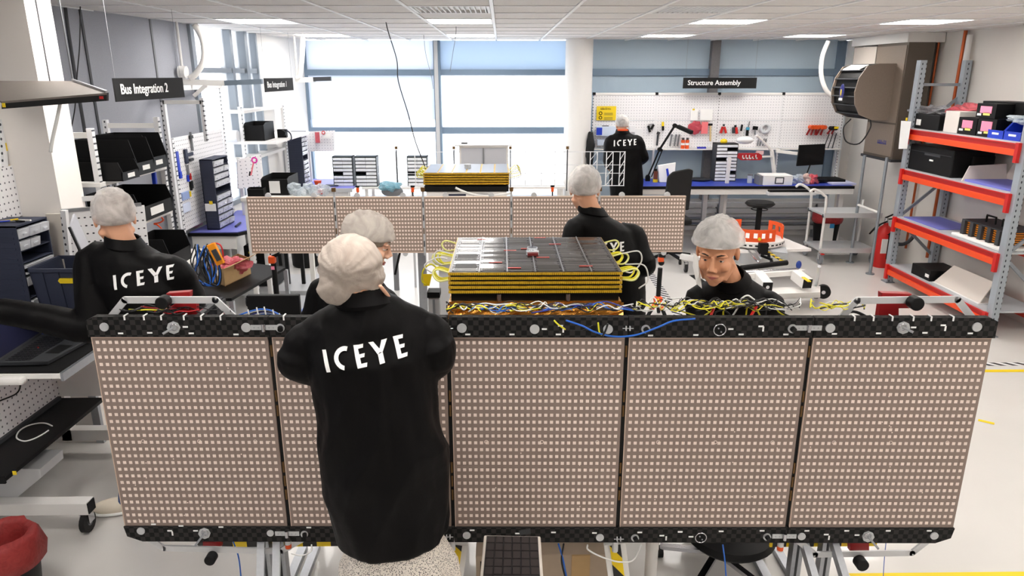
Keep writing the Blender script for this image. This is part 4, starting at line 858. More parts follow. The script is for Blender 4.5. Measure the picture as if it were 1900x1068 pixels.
flat((py(42, 392, 4.5), py(115, 388, 4.5), py(113, 372, 4.5), py(40, 376, 4.5)), -.03, M_offw, 'top_panel'); P('panel_rail', MB().bar(py(118, 372, 4.48), py(119, 392, 4.48), .012, .012).bar(py(127, 371, 4.48), py(128, 390, 4.48), .012, .012), M_grey); P('top_rail', MB().bar(py(115, 371, 4.47), py(200, 366, 4.5), .02, .03), M_aluw)
P('cabinet_body', MB().box(py(45, 392, 4.6).x, py(110, 392, 4.6).x, 4.46, 4.56, .0, py(80, 392, 4.55).z), M_offw)
# pegboard at the extreme left over the bench
T('side_pegboard', 'white perforated board with yellow tags at the far left edge', 'pegboard', pxx(20, 400, -2.95))
xx = -2.9
flat((pxx(-20, 420, xx), pxx(30, 390, xx), pxx(-2, 195, xx), pxx(-60, 190, xx)), .015, mat('pegboard_left', (238, 238, 240), .5), 'board_panel')
flat((pxx(-20, 440, xx+.03), pxx(46, 392, xx+.03), pxx(40, 300, xx+.03), pxx(-20, 318, xx+.03)), .012, M_pegy, 'perforated_panel')
for x, y in ((14, 272), (21, 313), (4, 324)): P('yellow_tag', MB().cb(pxx(x, y, xx+.03), (.003, .03, .045)), M_yellow)
P('upright', MB().bar(pxx(2, 200, xx+.02), pxx(14, 400, xx+.02), .02, .035), M_hole)
# ---- rack A with black bins
Xr = py(177, 300, 4.6).x
rA = T('shelving_rack', 'white perforated shelving rack holding black bins behind the left technician', 'shelving', (Xr-.2, 5.05, 0))
z1 = py(177, 238, 4.6).z; z2 = py(300, 222, 5.5).z
upright(Xr, 4.6, 0, z1, rA); upright(Xr+.0, 5.5, 0, z2+.02, rA); upright(Xr-.38, 4.6, 0, z1, rA); upright(Xr-.38, 5.5, 0, z1, rA)
zs = py(190, 338, 4.6).z; zl = pxx(300, 393, Xr).z; zl = min(zl, zs-.3)
for z in (zs, zl): P('shelf', MB().box(Xr-.4, Xr+.02, 4.58, 5.52, z-.03, z), M_offw, bevel=.003)
P('top_rail', MB().box(Xr-.4, Xr, 4.59, 4.61, z1-.06, z1-.025), M_offw); P('top_rail', MB().box(Xr-.4, Xr, 5.49, 5.51, z1-.06, z1-.025), M_offw)
P('yellow_tag', MB().cb(py(192, 357, 4.575), (.015, .003, .02)), M_yellow)
sbin('small black bin nearest on the upper shelf of the left rack', Xr-.3, Xr+.13, 4.64, 4.86, zs, zs+.12, M_black)
sbin('tall black bin in the middle of the upper left rack shelf', Xr-.3, Xr+.1, 4.9, 5.15, zs, zs+.24, M_black, lip=.35)
sbin('tall black bin farthest along the upper left rack shelf', Xr-.3, Xr+.06, 5.18, 5.44, zs, zs+.25, M_black, lip=.35)
sbin('black bin with two white labels on the lower left rack shelf', Xr-.3, Xr+.05, 4.95, 5.45, zl, zl+.2, M_black, lip=.5)
T('black_tote', 'wide rimmed black tote beside the white column on the left rack', 'storage bin', (Xr-.22, 4.75, zs))
P('tote_body', MB().box(Xr-.46, Xr-.24, 4.52, 4.62, zs+.0, zs+.16), M_black); P('tote_rim', MB().box(Xr-.48, Xr-.22, 4.5, 4.64, zs+.16, zs+.175), M_black)
sbin('black bin low on the left rack under the orange coil', -2.61, -2.36, 4.95, 5.3, .98, 1.2, M_black, tag=False)
T('side_table', 'narrow white stand under the low black bin on the left', 'table', (-2.6, 5.1, 0)); P('table_top', MB().box(-2.62, -2.3, 4.9, 5.6, .95, .98), M_offw); P('leg', MB().box(-2.34, -2.31, 4.92, 4.95, 0, .95), M_offw); P('leg', MB().box(-2.34, -2.31, 5.5, 5.53, 0, .95), M_offw)
cable([py(x, y, 5.52) for x, y in ((299, 402), (303, 408), (296, 413), (286, 415), (292, 417), (300, 424))], .006, mat('orange_hose', (250, 90, 30), .4), 'bright orange coiled air hose by the left rack', 'orange_hose', 'hose')
S('blue_driver', MB().bar(py(285, 318, 5.5), py(288, 345, 5.5), .03, .03), M_bluep, 'blue tool hanging below the upper shelf of the left rack', 'tool', bevel=.006)
# ---- bench B
zB = .9
tB = T('workbench', 'mobile workbench with violet blue mat before the left windows', 'workbench', (-2.7, 7.2, 0))
xr = py(440, 430, 6.62).x
P('worktop', MB().prism([(-2.93, 6.62, zB-.03), (xr, 6.62, zB-.03), (xr+.14, 6.85, zB-.03), (xr+.14, 7.75, zB-.03), (-2.88, 7.75, zB-.03)], (0, 0, .027)), M_lblue)
P('edge_band', MB().prism([(-2.94, 6.6, zB-.04), (xr+.01, 6.6, zB-.04), (xr+.155, 6.85, zB-.04), (xr+.155, 7.76, zB-.04), (-2.89, 7.76, zB-.04)], (0, 0, .03)), M_black)
P('apron', MB().box(-2.92, xr-.02, 6.63, 6.66, zB-.17, zB-.04).box(xr+.05, xr+.08, 6.8, 7.7, zB-.17, zB-.04), M_offw)
P('leg', MB().box(-2.9, -2.84, 6.8, 6.86, .1, zB-.04), M_offw); P('leg', MB().box(-2.9, -2.84, 7.5, 7.56, .1, zB-.04), M_offw)
P('foot_bar', MB().box(-2.9, -2.8, 6.72, 6.9, .06, .12), M_offw); P('foot_bar', MB().box(-2.88, -2.8, 7.45, 7.6, .06, .12), M_offw)
for q in (6.75, 7.54): castor(tB, -2.85, q, .03, .06)
for x in (533, 546): pass
Xp = -2.88
T('tool_pegboard', 'white pegboard with hanging hand tools above the violet bench mat', 'pegboard', (Xp, 7.1, 1.0))
ya, yb_ = 6.4, 7.55; zt1 = pxx(312, 258, Xp).z
P('pegboard', MB().box(Xp-.02, Xp, ya, yb_, zB+.05, zt1), M_pegy); upright(Xp+.0, ya-.02, .0, zt1+.0, CUR); upright(Xp, yb_+.03, 0, zt1+.45, CUR); P('overhead_beam', MB().box(Xp-.02, Xp+.02, ya, yb_+.1, zt1+.4, zt1+.44), M_offw)
def hung(nm, lb, cat, px_, X, boxes, m2=None):
    """small tool: list of (dy, dz, w, h, material) slabs about a photo point"""
    c = pxx(px_[0], px_[1], X); T(nm, lb, cat, (X, c.y, c.z))
    for k, (n_, dy, dz, w_, h_, m) in enumerate(boxes): P(n_, MB().cb(c+Vector((.012, dy, dz)), (.02, w_, h_)), m, bevel=.004)
hung('caulk_gun', 'dark clamp tool with pistol grip on the left pegboard', 'tool', (343, 290), Xp, (('grip', 0, 0, .05, .13, M_navy), ('arm', .08, .01, .13, .03, M_navy), ('jaw', .1, -.04, .08, .025, M_dgrey)))
hung('caliper', 'grey caliper hanging above the dark clamp on the left pegboard', 'tool', (353, 262), Xp, (('scale', 0, 0, .02, .17, M_grey), ('slider', .0, .04, .06, .03, M_dgrey)))
hung('blue_cutter', 'royal blue cutter hanging leftmost on the left pegboard', 'tool', (327, 300), Xp, (('handle', 0, 0, .05, .18, M_bluep), ('tip', .02, -.12, .04, .06, M_bluep)))
hung('scissors', 'red and blue handled scissors low on the left pegboard', 'tool', (347, 320), Xp, (('blade', 0, .02, .02, .1, M_grey), ('handle', -.02, -.05, .02, .06, M_bluep), ('handle', .03, -.04, .02, .06, M_red)))
hung('marker_pen', 'black and red markers clipped on the left pegboard', 'pen', (352, 345), Xp, (('barrel', 0, 0, .02, .08, M_black), ('barrel', .03, .01, .02, .07, M_dgrey)))
hung('bit_tray', 'blue striped bit holder low on the left pegboard', 'holder', (341, 363), Xp, (('tray', 0, 0, .15, .07, mat('pale_blue_plastic', (150, 170, 215), .5)), ('clip', .1, .0, .03, .05, M_yellow)))
hung('clear_rack', 'clear plastic tube rack below the blue striped holder', 'holder', (343, 385), Xp, (('rack', 0, 0, .16, .08, mat('clear_blue_plastic', (205, 214, 236), .3)),))
cB = py(393, 296, 6.72); drawer_cab('navy drawer cabinet with white label standing on the violet bench mat', cB.x-.12, cB.x, 6.72, 7.1, zB, cB.z, 10, 3, gap=((5, 0), (5, 1), (5, 2), (9, 2)))
P('paper_label', MB().box(cB.x-.11, cB.x-.01, 6.705, 6.712, zB+.18, zB+.25), M_paper); P('yellow_sticker', MB().cb((cB.x-.05, 6.704, zB+.26), (.03, .004, .03)), M_yellow)
T('tape_dispenser', 'black tape dispenser with yellow roll on a pink edged tray', 'dispenser', pz(348, 415, zB)); c = pz(350, 418, zB)
P('pink_tray', MB().box(c.x-.14, c.x+.12, c.y-.1, c.y+.05, zB, zB+.02), mat('dusty_pink', (196, 130, 160), .5)); P('block', MB().prism([(c.x-.13, c.y-.09, zB+.02), (c.x+.1, c.y-.09, zB+.02), (c.x+.1, c.y-.09, zB+.05), (c.x-.0, c.y-.09, zB+.09), (c.x-.08, c.y-.09, zB+.12), (c.x-.13, c.y-.09, zB+.06)], (0, .09, 0)), M_black); P('yellow_roll', MB().cyl((c.x-.05, c.y-.1, zB+.1), (c.x-.05, c.y-.03, zB+.1), .045, 18), M_yellow, smooth='auto')
c = pz(373, 408, zB); T('glue_bottle', 'small red and blue bottle beside the tape dispenser', 'bottle', c)
P('bottle_body', MB().lathe(c, [(.02, 0), (.022, .03), (.02, .09), (.012, .1)], 14), M_red, smooth='auto'); P('blue_band', MB().cyl(c+Vector((0, 0, .0)), c+Vector((0, 0, .03)), .023, 14), M_bluep, smooth='auto'); P('cap', MB().cyl(c+Vector((0, 0, .1)), c+Vector((0, 0, .15)), .009, 10), M_ww, smooth='auto')
S('white_cable', MB().tube(cr([pz(x, y, zB+.01) for x, y in ((383, 402), (392, 392), (404, 388), (412, 398), (400, 404), (388, 402), (410, 400), (425, 402), (436, 390), (428, 384))], 5), .004, 6), M_ww, 'white charging cable lying on the violet bench mat', 'cable', smooth=True)
S('wall_adapter', MB().cb(pz(399, 402, zB+.02), (.05, .03, .03)), M_black, 'little black adapter on the white charging cable', 'adapter')
S('marker', MB().cyl(pz(437, 420, zB+.01), pz(446, 413, zB+.01), .01, 8), M_navy, 'lone dark marker near the corner of the violet mat', 'pen', smooth='auto')
# ---- rack B and further equipment
Xb = py(455, 300, 7.85).x; rB = T('shelving_rack', 'white shelving rack with paper roll in front of the left windows', 'shelving', (Xb, 8.3, 0))
upright(Xb, 7.85, 0, py(455, 198, 7.85).z, rB); upright(Xb+.05, 9.2, 0, pxx(520, 195, Xb+.05).z, rB); upright(Xb-.28, 7.85, 0, 2.0, rB)
for yy in (205, 262, 295): z = py(455, yy, 7.85).z; P('shelf', MB().box(Xb-.3, Xb+(.36 if yy == 262 else .05), 7.83, 9.22, z-.03, z), M_offw)
zq = py(455, 262, 7.85).z
S('paper_roll', MB().cyl((Xb-.28, 7.8, zq+.06), (Xb-.03, 7.8, zq+.06), .06, 20), mat('roll_white', (222, 224, 228), .7), 'thick white paper roll lying on the far left rack', 'roll', smooth='auto')
sbin('black bin high on the far left rack beside the paper roll', Xb+.0, Xb+.22, 7.9, 8.25, zq, zq+.19, M_black, face='y', lip=.85, tag=False)
T('camera_gear', 'small black camera gear beside the high black bin', 'camera', (Xb+.24, 8.4, zq)); c = Vector((Xb+.28, 8.35, zq))
P('body', MB().box(c.x-.05, c.x+.05, c.y-.03, c.y+.03, zq, zq+.09), M_black); P('lens', MB().cyl(c+Vector((.02, -.08, .05)), c+Vector((.02, -.03, .05)), .035, 14), M_black, smooth='auto'); P('strap', MB().tube(cr([c+Vector(v) for v in ((.05, 0, .08), (.09, 0, .04), (.1, -.02, -.02), (.06, -.02, -.04))], 4), .008, 5), M_navy)
S('grey_angle_plate', MB().hexa([py(413, 241, 8.2), py(443, 243, 8.2), py(443, 243, 8.22), py(413, 241, 8.22), py(412, 234, 8.2), py(442, 230, 8.2), py(442, 230, 8.22), py(412, 234, 8.22)]), M_grey, 'grey slanted plate behind the paper roll', 'plate')
T('workstation_rack', 'tall white perforated frame between the near pegboard and the windows', 'frame', (py(300, 300, 6.3).x, 6.3, 0))
fx0 = py(303, 190, 6.3).x; fx1 = py(374, 178, 6.3).x; fz = py(303, 186, 6.3).z
P('frame_post', MB().box(fx0-.015, fx0+.015, 6.28, 6.32, 0, fz), M_hole); P('frame_post', MB().box(fx1-.015, fx1+.015, 6.28, 6.31, py(380, 262, 6.3).z, fz+.02), M_hole); P('frame_top', MB().box(fx0, fx1, 6.28, 6.31, fz-.03, fz), M_offw)

# middle-left pegboard with pink tool and bins
T('small_pegboard', 'white pegboard with pink gadget beyond the violet bench', 'pegboard', py(465, 340, 7.3))
flat((py(442, 350, 7.3), py(486, 345, 7.5), py(484, 286, 7.5), py(441, 296, 7.3)), -.015, M_peg, 'board_panel'); c = py(472, 297, 7.25)
P('pink_ring', MB().ring(c, .025, .008, 16, 6, Matrix.Rotation(R(90), 3, 'X')), mat('hot_pink', (226, 50, 170), .4), smooth=True); P('pink_strip', MB().bar(c+Vector((-.01, 0, -.02)), c+Vector((-.05, 0, -.15)), .016, .01), mat('salmon_pink', (240, 120, 130), .5)); P('marker', MB().bar(py(464, 318, 7.25), py(463, 326, 7.25), .014, .012), M_black)
P('post', MB().box(py(441, 300, 7.45).x-.01, py(441, 300, 7.45).x+.02, 7.46, 7.5, 0, py(441, 296, 7.3).z), M_offw); P('post', MB().box(py(484, 300, 7.55).x-.03, py(484, 300, 7.55).x, 7.54, 7.58, 0, py(484, 288, 7.5).z), M_offw)
zD = py(480, 362, 6.6).z
T('side_table', 'white table holding black bins behind the rear array', 'table', (-2.1, 6.7, 0)); P('table_top', MB().box(-2.36, -1.72, 6.45, 7.0, zD-.03, zD), M_offw)
for x in (-2.33, -1.78): P('leg', MB().box(x-.02, x+.02, 6.5, 6.54, 0, zD-.03), M_offw); P('leg', MB().box(x-.02, x+.02, 6.9, 6.94, 0, zD-.03), M_offw)
P('shelf_low', MB().box(-2.34, -1.75, 6.48, 6.98, .12, .16), M_aluw)
sbin('large black bin just above the rear array at its left', py(487, 362, 6.6).x, py(536, 362, 6.6).x, 6.6, 6.95, zD, py(500, 329, 6.6).z, M_black, face='y', lip=.9)
sbin('low black bin in front of the large black bin on the white table', py(460, 362, 6.5).x, py(490, 362, 6.5).x, 6.5, 6.58, zD, zD+.08, M_black, face='y', lip=.9, tag=False)
for k, (x, lb) in enumerate(((548, 'clear crumpled bag left of the small orange clip'), (570, 'clear crumpled bag with dark contents above the rear array'), (592, 'clear bag with faint red print above the rear array'))):
    c = py(x, 360, 6.55); T('plastic_bag', lb, 'bag', (c.x, 6.55, zD)); P('bag_film', crumple((c.x, 6.6, zD+.05), (.07, .05, .06), 14, 10, .8, k*5), M_clearfilm); P('contents', MB().cb((c.x, 6.6, zD+.03), (.04, .03, .04)), (M_grey, M_black, M_red)[k])
# cabinet C, bench C, board with papers
zC = .9; cC = py(556, 246, 9.3)
tC = T('workbench', 'far small workbench with violet mat in the left corner of the room', 'workbench', (-2.4, 9.5, 0))
P('worktop', MB().box(-2.75, -1.95, 9.3, 10.2, zC-.03, zC), M_lblue); P('edge_band', MB().box(-2.76, -1.94, 9.28, 9.3, zC-.05, zC), M_aluw); P('apron', MB().box(-2.7, -2.0, 9.33, 9.36, zC-.2, zC-.04), M_offw); P('leg', MB().box(-2.7, -2.64, 9.4, 9.46, 0, zC-.04), M_offw); P('leg', MB().box(-2.06, -2.0, 9.4, 9.46, 0, zC-.04), M_offw)
drawer_cab('far navy drawer cabinet beside the white corner wall', cC.x-.18, cC.x, 9.35, 9.6, zC, cC.z, 12, 2, gap=((6, 0), (6, 1)))
T('paper_board', 'white pegboard with pink and white notes below the left window blind', 'pegboard', py(595, 280, 9.9)-Vector((0, 0, .1))); flat((py(572, 281, 9.9), py(620, 280, 9.9), py(621, 242, 9.9), py(568, 244, 9.9)), -.015, M_peg, 'board_panel')
P('pink_note', MB().cb(py(589, 255, 9.86), (.06, .004, .14)), M_pinkfoil); P('white_note', MB().cb(py(606, 252, 9.86), (.1, .004, .06)), M_paper); P('dark_ring', MB().ring(py(600, 246, 9.85), .02, .006, 12, 5, Matrix.Rotation(R(90), 3, 'X')), M_red, smooth=True); P('post', MB().box(py(572, 280, 9.95).x, py(572, 280, 9.95).x+.03, 9.93, 9.96, .9, py(572, 244, 9.9).z), M_offw)
S('flat_tray', MB().cb((-2.25, 9.5, zC+.008), (.18, .12, .015)), M_navy, 'flat navy tray on the far violet mat', 'tray'); S('orange_cup', MB().lathe((-2.42, 9.45, zC), [(.03, 0), (.045, .05), (.05, .08)], 14), M_orange, 'small orange cup beside the far navy cabinet', 'cup', smooth='auto')
# white table below windows with component cabinets
T('long_table', 'long white table under the back windows behind the rear array', 'table', (-.6, 9.75, 0)); P('table_top', MB().box(-1.85, .85, 9.45, 10.1, .86, .89), M_offw)
for x in (-1.8, -.5, .8): P('leg', MB().box(x-.02, x+.02, 9.5, 9.54, 0, .86), M_offw); P('leg', MB().box(x-.02, x+.02, 10.0, 10.04, 0, .86), M_offw)
for a, b, lb, cc in ((620, 657, 'black framed component cabinet at the left end of the long white table', 2), (661, 701, 'second black framed component cabinet on the long white table', 2), (757, 794, 'black framed component cabinet behind the rear gold stack', 2)):
    xa_, xb_ = py(a, 350, 9.5).x, py(b, 350, 9.5).x; drawer_cab(lb, xa_, xb_, 9.5, 9.68, .89, py(a, 290, 9.5).z, 8, cc, 'y', mat('black_green_plastic', (28, 42, 48), .5), mat('white_drawer', (235, 238, 242), .4), gap=((3, 0),))
T('covered_tool', 'teal plastic film draped over a grey rounded tool', 'tool', py(725, 362, 7.6)); c = py(725, 352, 7.6)
P('grey_body', MB().sph((c.x, 7.7, c.z-.03), (.12, .08, .06), 18, 10), M_grey, smooth=True); P('teal_film', crumple((c.x-.02, 7.66, c.z+.03), (.11, .08, .05), 18, 12, .6), veil('teal_film', (120, 180, 200), .7, 20, .3)); P('stand', MB().cyl((c.x, 7.7, 0), (c.x, 7.7, c.z-.06), .03, 12), M_grey)
# ---- rear satellite bus
gx0 = py(785, 325, 6.1).x; gx1 = py(945, 325, 6.1).x; gz = py(850, 321, 6.1).z
s2 = T('satellite_bus', 'rear gold edged solar panel stack with silver top behind the rear array', 'satellite', ((gx0+gx1)/2, 6.45, .6))
for k in range(5):
    z = gz-k*.021; ly = P('solar_layer', MB().box(gx0, gx1, 6.1, 6.75, z-.013, z), M_gold, s2); P('gap_core', MB().box(gx0+.01, gx1-.01, 6.12, 6.7, z-.021, z-.013), M_blackm, ly)
    if k == 0:
        for j in range(6): xa_ = gx0+.01+j*(gx1-gx0-.01)/6; P('silver_cell', MB().box(xa_, xa_+(gx1-gx0)/6-.015, 6.12, 6.73, z, z+.003), mat('silver_blue_cell', (150, 160, 175), .3, .4), ly)
P('foil_deck', MB().box(gx0+.005, gx1-.005, 6.11, 6.7, gz-.16, gz-.115), M_black, s2); P('bus_body', MB().box(gx0+.02, gx1-.02, 6.12, 6.7, .7, gz-.16), M_offw, s2); P('dark_window', MB().box(gx0+.2, gx0+.36, 6.11, 6.12, gz-.26, gz-.18).box(gx0+.42, gx0+.58, 6.11, 6.12, gz-.26, gz-.18), M_navy, s2)
P('white_hose', MB().tube(cr([py(x, y, 6.0) for x, y in ((845, 348), (860, 355), (885, 362), (920, 362), (950, 358))], 5), .01, 7), M_ww, s2, smooth=True)
P('clamp', MB().cyl(((gx0+gx1)/2, 6.4, gz), ((gx0+gx1)/2, 6.4, gz+.04), .03, 12), M_aluw, s2, smooth='auto')
for j in range(5): P('connector_loop', MB().tube(cr([Vector((gx1, 6.12+j*.1, gz-.02)), Vector((gx1+.06, 6.12+j*.1, gz+.03)), Vector((gx1+.1, 6.14+j*.1, gz-.03)), Vector((gx1, 6.14+j*.1, gz-.06))], 4), .004, 5), M_wy if j % 2 else M_ww, s2, smooth=True); P('connector_loop', MB().tube(cr([Vector((gx0, 6.12+j*.1, gz-.02)), Vector((gx0-.05, 6.12+j*.1, gz+.01)), Vector((gx0-.05, 6.14+j*.1, gz-.04)), Vector((gx0, 6.14+j*.1, gz-.04))], 4), .004, 5), M_wy, s2, smooth=True)
P('stand', MB().box(gx0+.1, gx1-.1, 6.2, 6.65, 0, .7), M_aluw, s2)
bx0, bx1 = py(852, 300, 7.1).x, py(943, 300, 7.1).x; zb0 = 1.3; zb1 = py(850, 271, 7.1).z
T('instrument_box', 'white instrument box with grey panel behind the rear gold stack', 'box', ((bx0+bx1)/2, 7.3, 0)); P('case', MB().box(bx0, bx1, 7.12, 7.5, zb0, zb1), M_offw); P('grey_panel', MB().box(bx0+.02, bx1-.02, 7.11, 7.12, zb0+.03, zb1-.02), mat('panel_grey', (188, 190, 198), .5)); P('seam', MB().box((bx0+bx1)/2-.01, (bx0+bx1)/2+.005, 7.1, 7.11, zb0+.03, zb1-.02), M_grey)
P('handle', MB().cb((bx0+.05, 7.2, zb1+.02), (.06, .03, .01)), M_black); P('rim', MB().box(bx0-.04, bx1+.04, 7.1, 7.5, zb1, zb1+.012), M_white); P('stand', MB().box(bx0+.05, bx1-.05, 7.15, 7.45, 0, zb0), M_aluw)
# lattice boom
T('lattice_boom', 'thin white lattice boom running behind the rear array to its right end', 'truss', (py(930, 340, 7.8).x, 7.8, 1.0))
za, zb_ = py(1000, 345, 7.8).z, py(1000, 281, 7.8).z; xs0, xs1 = py(700, 300, 7.8).x, py(1160, 300, 7.8).x
P('chord', MB().box(xs0, xs1, 7.795, 7.805, zb_-.006, zb_).box(xs0, xs1, 7.795, 7.805, za, za+.006).box(xs0, xs1, 7.795, 7.805, (za+zb_)/2+.04, (za+zb_)/2+.044).box(xs0, xs1, 7.795, 7.805, (za+zb_)/2-.05, (za+zb_)/2-.046), M_white)
for x in (735, 770, 812, 842, 880, 915, 947, 975, 1005, 1030, 1053, 1080, 1095, 1108, 1125, 1137, 1150, 1159): q = py(x, 300, 7.8).x; P('vertical_rod', MB().box(q-.004, q+.004, 7.793, 7.803, za, zb_), M_white)
for a, b in ((1095, 1108), (1125, 1137), (1150, 1159)):
    for k in range(4): z = za+k*(zb_-za)/4; P('diagonal_rod', MB().bar((py(a, 300, 7.8).x, 7.8, z), (py(b, 300, 7.8).x, 7.8, z+(zb_-za)/4), .006, .006), M_white)
for x in (735, 842, 947, 1053): q = py(x, 274, 7.78); P('gold_block', MB().cb(q, (.03, .02, .03)), M_hinge); P('chain_rod', MB().box(q.x-.006, q.x+.006, 7.775, 7.785, za-.05, q.z-.02), M_dgrey)
for x in (764, 1105): q = py(x, 345, 7.8); P('support_leg', MB().box(q.x-.012, q.x+.012, 7.79, 7.81, 0, q.z+.01), M_aluw)
for x, lb in ((766, 'tiny orange clamp standing above the middle of the rear array'), (664, 'tiny orange clamp left above the rear array'), (1025, 'tiny orange clamp above the right part of the rear array')):
    q = py(x, 356, 5.35); T('orange_clamp', lb, 'clamp', (q.x, 5.35, Z1)); P('clamp_body', MB().cb((q.x, 5.35, Z1+.05), (.022, .02, .035)), M_orange, bevel=.004); P('clamp_neck', MB().box(q.x-.005, q.x+.005, 5.345, 5.355, Z1-.02, Z1+.035), M_black); P('clamp_knob', MB().cb((q.x, 5.35, Z1+.075), (.03, .015, .012)), M_black)
# ---- between the arrays, left: black tray with cardboard box
zt_ = .82; tb = T('trolley_table', 'low trolley with black top carrying the cardboard box', 'trolley', (-1.9, 4.95, 0))
a0, a1, a2, a3 = pz(360, 560, zt_), pz(430, 558, zt_), pz(530, 500, zt_), pz(375, 480, zt_)
P('black_top', MB().prism([a0, a1, a2, a3], (0, 0, .02)), M_black)
for q in (a0, a1, a2, a3): P('leg', MB().bar(Vector((q.x, q.y, .03)), Vector((q.x, q.y, zt_)), .03, .03), M_alu)
ct = T('cardboard_box', 'open cardboard box with pink packing film on the black trolley top', 'box', pz(432, 528, zt_+.02)); zz = zt_+.02
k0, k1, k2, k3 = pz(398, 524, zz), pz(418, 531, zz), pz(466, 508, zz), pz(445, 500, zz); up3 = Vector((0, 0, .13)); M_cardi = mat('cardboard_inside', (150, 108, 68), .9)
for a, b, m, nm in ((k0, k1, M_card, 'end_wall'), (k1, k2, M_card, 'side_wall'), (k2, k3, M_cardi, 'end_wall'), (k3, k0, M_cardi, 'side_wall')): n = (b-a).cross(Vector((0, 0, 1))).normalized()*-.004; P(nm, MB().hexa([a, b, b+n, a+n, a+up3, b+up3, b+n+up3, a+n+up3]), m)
P('flap', MB().hexa([k1+up3, k2+up3, k2+up3+Vector((.003, 0, 0)), k1+up3+Vector((.003, 0, 0)), k1+up3+Vector((.05, -.03, .02)), k2+up3+Vector((.11, -.02, .06)), k2+up3+Vector((.113, -.02, .06)), k1+up3+Vector((.053, -.03, .02))]), M_card); P('bottom', MB().prism([k0, k1, k2, k3], (0, 0, .005)), M_cardi)
P('white_label', MB().cb((k0+k1)/2+Vector((.0, -.012, .09)), (.06, .003, .04)), M_paper)
pk = (k0+k1+k2+k3)/4; P('packing_film', crumple(pk+Vector((0, 0, .1)), (.12, .1, .05), 18, 12, .9, 3), M_pinkfoil, label='pink crumpled film filling the box')
c = py(400, 470, 4.9); T('multimeter', 'orange multimeter leaning above the cardboard box', 'tool', pz(400, 470, 1.0))
P('case', MB().bar(py(391, 452, 4.88), py(410, 490, 4.88), .06, .03, (0, 1, 0)), mat('amber_plastic', (240, 150, 20), .4), bevel=.006); P('dark_face', MB().bar(py(396, 463, 4.85), py(407, 483, 4.85), .035, .01, (0, 1, 0)), M_dgrey)
wl_ = T('wire_harness', 'loops of black blue and red test leads beside the cardboard box', 'wires', py(380, 530, 4.9))
for k in range(12):
    x = 365+random.uniform(-4, 22); P('wire', MB().tube(cr([py(x, 450+random.uniform(0, 12), 4.9), py(x+random.uniform(-14, 4), 485, 4.88), py(x+random.uniform(-16, 10), 515, 4.86), py(x+random.uniform(0, 25), 530, 4.86), py(x+random.uniform(10, 30), 500, 4.88), py(x+random.uniform(5, 20), 460, 4.9)], 5), .005, 6), random.choice((M_wk, M_wk, M_wk, M_wb, M_wr)), smooth=True)
P('red_loop', MB().tube(cr([py(x, y, 4.95) for x, y in ((392, 452), (400, 451), (410, 456), (414, 475), (408, 486), (399, 478), (396, 462))], 5), .006, 6), M_wr, smooth=True)
# black bucket, black box, posts and cart below the rear array (left)
q = pz(562, 492, .0); S('waste_bucket', MB().lathe((q.x+.05, q.y, 0), [(.15, 0), (.17, .02), (.19, .42), (.175, .42), (.16, .03)], 28), M_black, 'round black waste bucket under the rear array', 'bucket', smooth='auto')
T('black_case', 'black equipment case with yellow mark under the rear array', 'case', pz(480, 510, .2)); c = pz(490, 520, .25)
P('case_body', MB().box(c.x-.18, c.x+.14, c.y, c.y+.35, .19, .62), M_black, bevel=.01); P('yellow_mark', MB().cb((c.x-.1, c.y-.003, .55), (.06, .004, .02)), M_yellow)
cf = T('low_cart', 'white low cart frame with black posts under the rear array', 'cart', (c.x+.1, c.y+.1, 0))
P('deck', MB().box(c.x-.2, c.x+.55, c.y-.15, c.y+.5, .13, .18), M_aluw, bevel=.004)
for x in (c.x+.22, c.x+.38): P('black_post', MB().box(x-.018, x+.018, c.y+.1, c.y+.13, .18, 1.0), M_black)
P('white_post', MB().box(c.x-.06, c.x-.03, c.y-.1, c.y-.07, .18, 1.0), M_hole); castor(cf, c.x+.5, c.y-.1, .045, .13); castor(cf, c.x-.15, c.y-.1, .045, .13)
q = py(507, 480, 4.2); T('clamp_stand', 'orange topped black clamp stand in front of the rear array', 'stand', (q.x, 4.2, 0)); P('pole', MB().cyl((q.x, 4.2, .02), (q.x+.0, 4.2, py(505, 488, 4.2).z), .016, 12), M_black, smooth='auto'); P('orange_head', MB().cb(py(505, 481, 4.2), (.04, .04, .045)), M_orange, bevel=.006); P('pink_tag', MB().cb(py(506, 497, 4.18), (.02, .004, .02)), M_pink); P('clamp_arm', MB().bar(py(505, 476, 4.2), py(519, 470, 4.2), .018, .018).bar(py(519, 470, 4.2), py(522, 492, 4.2), .02, .02), M_black)
for k in range(3): an = k*2.1; P('tripod_leg', MB().cyl((q.x, 4.2, .12), (q.x+.2*math.cos(an), 4.2+.2*math.sin(an), .01), .01, 8), M_black)
q = py(736, 485, 4.7); S('thin_rod', MB().cyl(py(742, 468, 5.31), py(733, 509, 5.31), .009, 8), M_black, 'thin black rod slanting below the rear array beside the older woman', 'rod', smooth='auto')
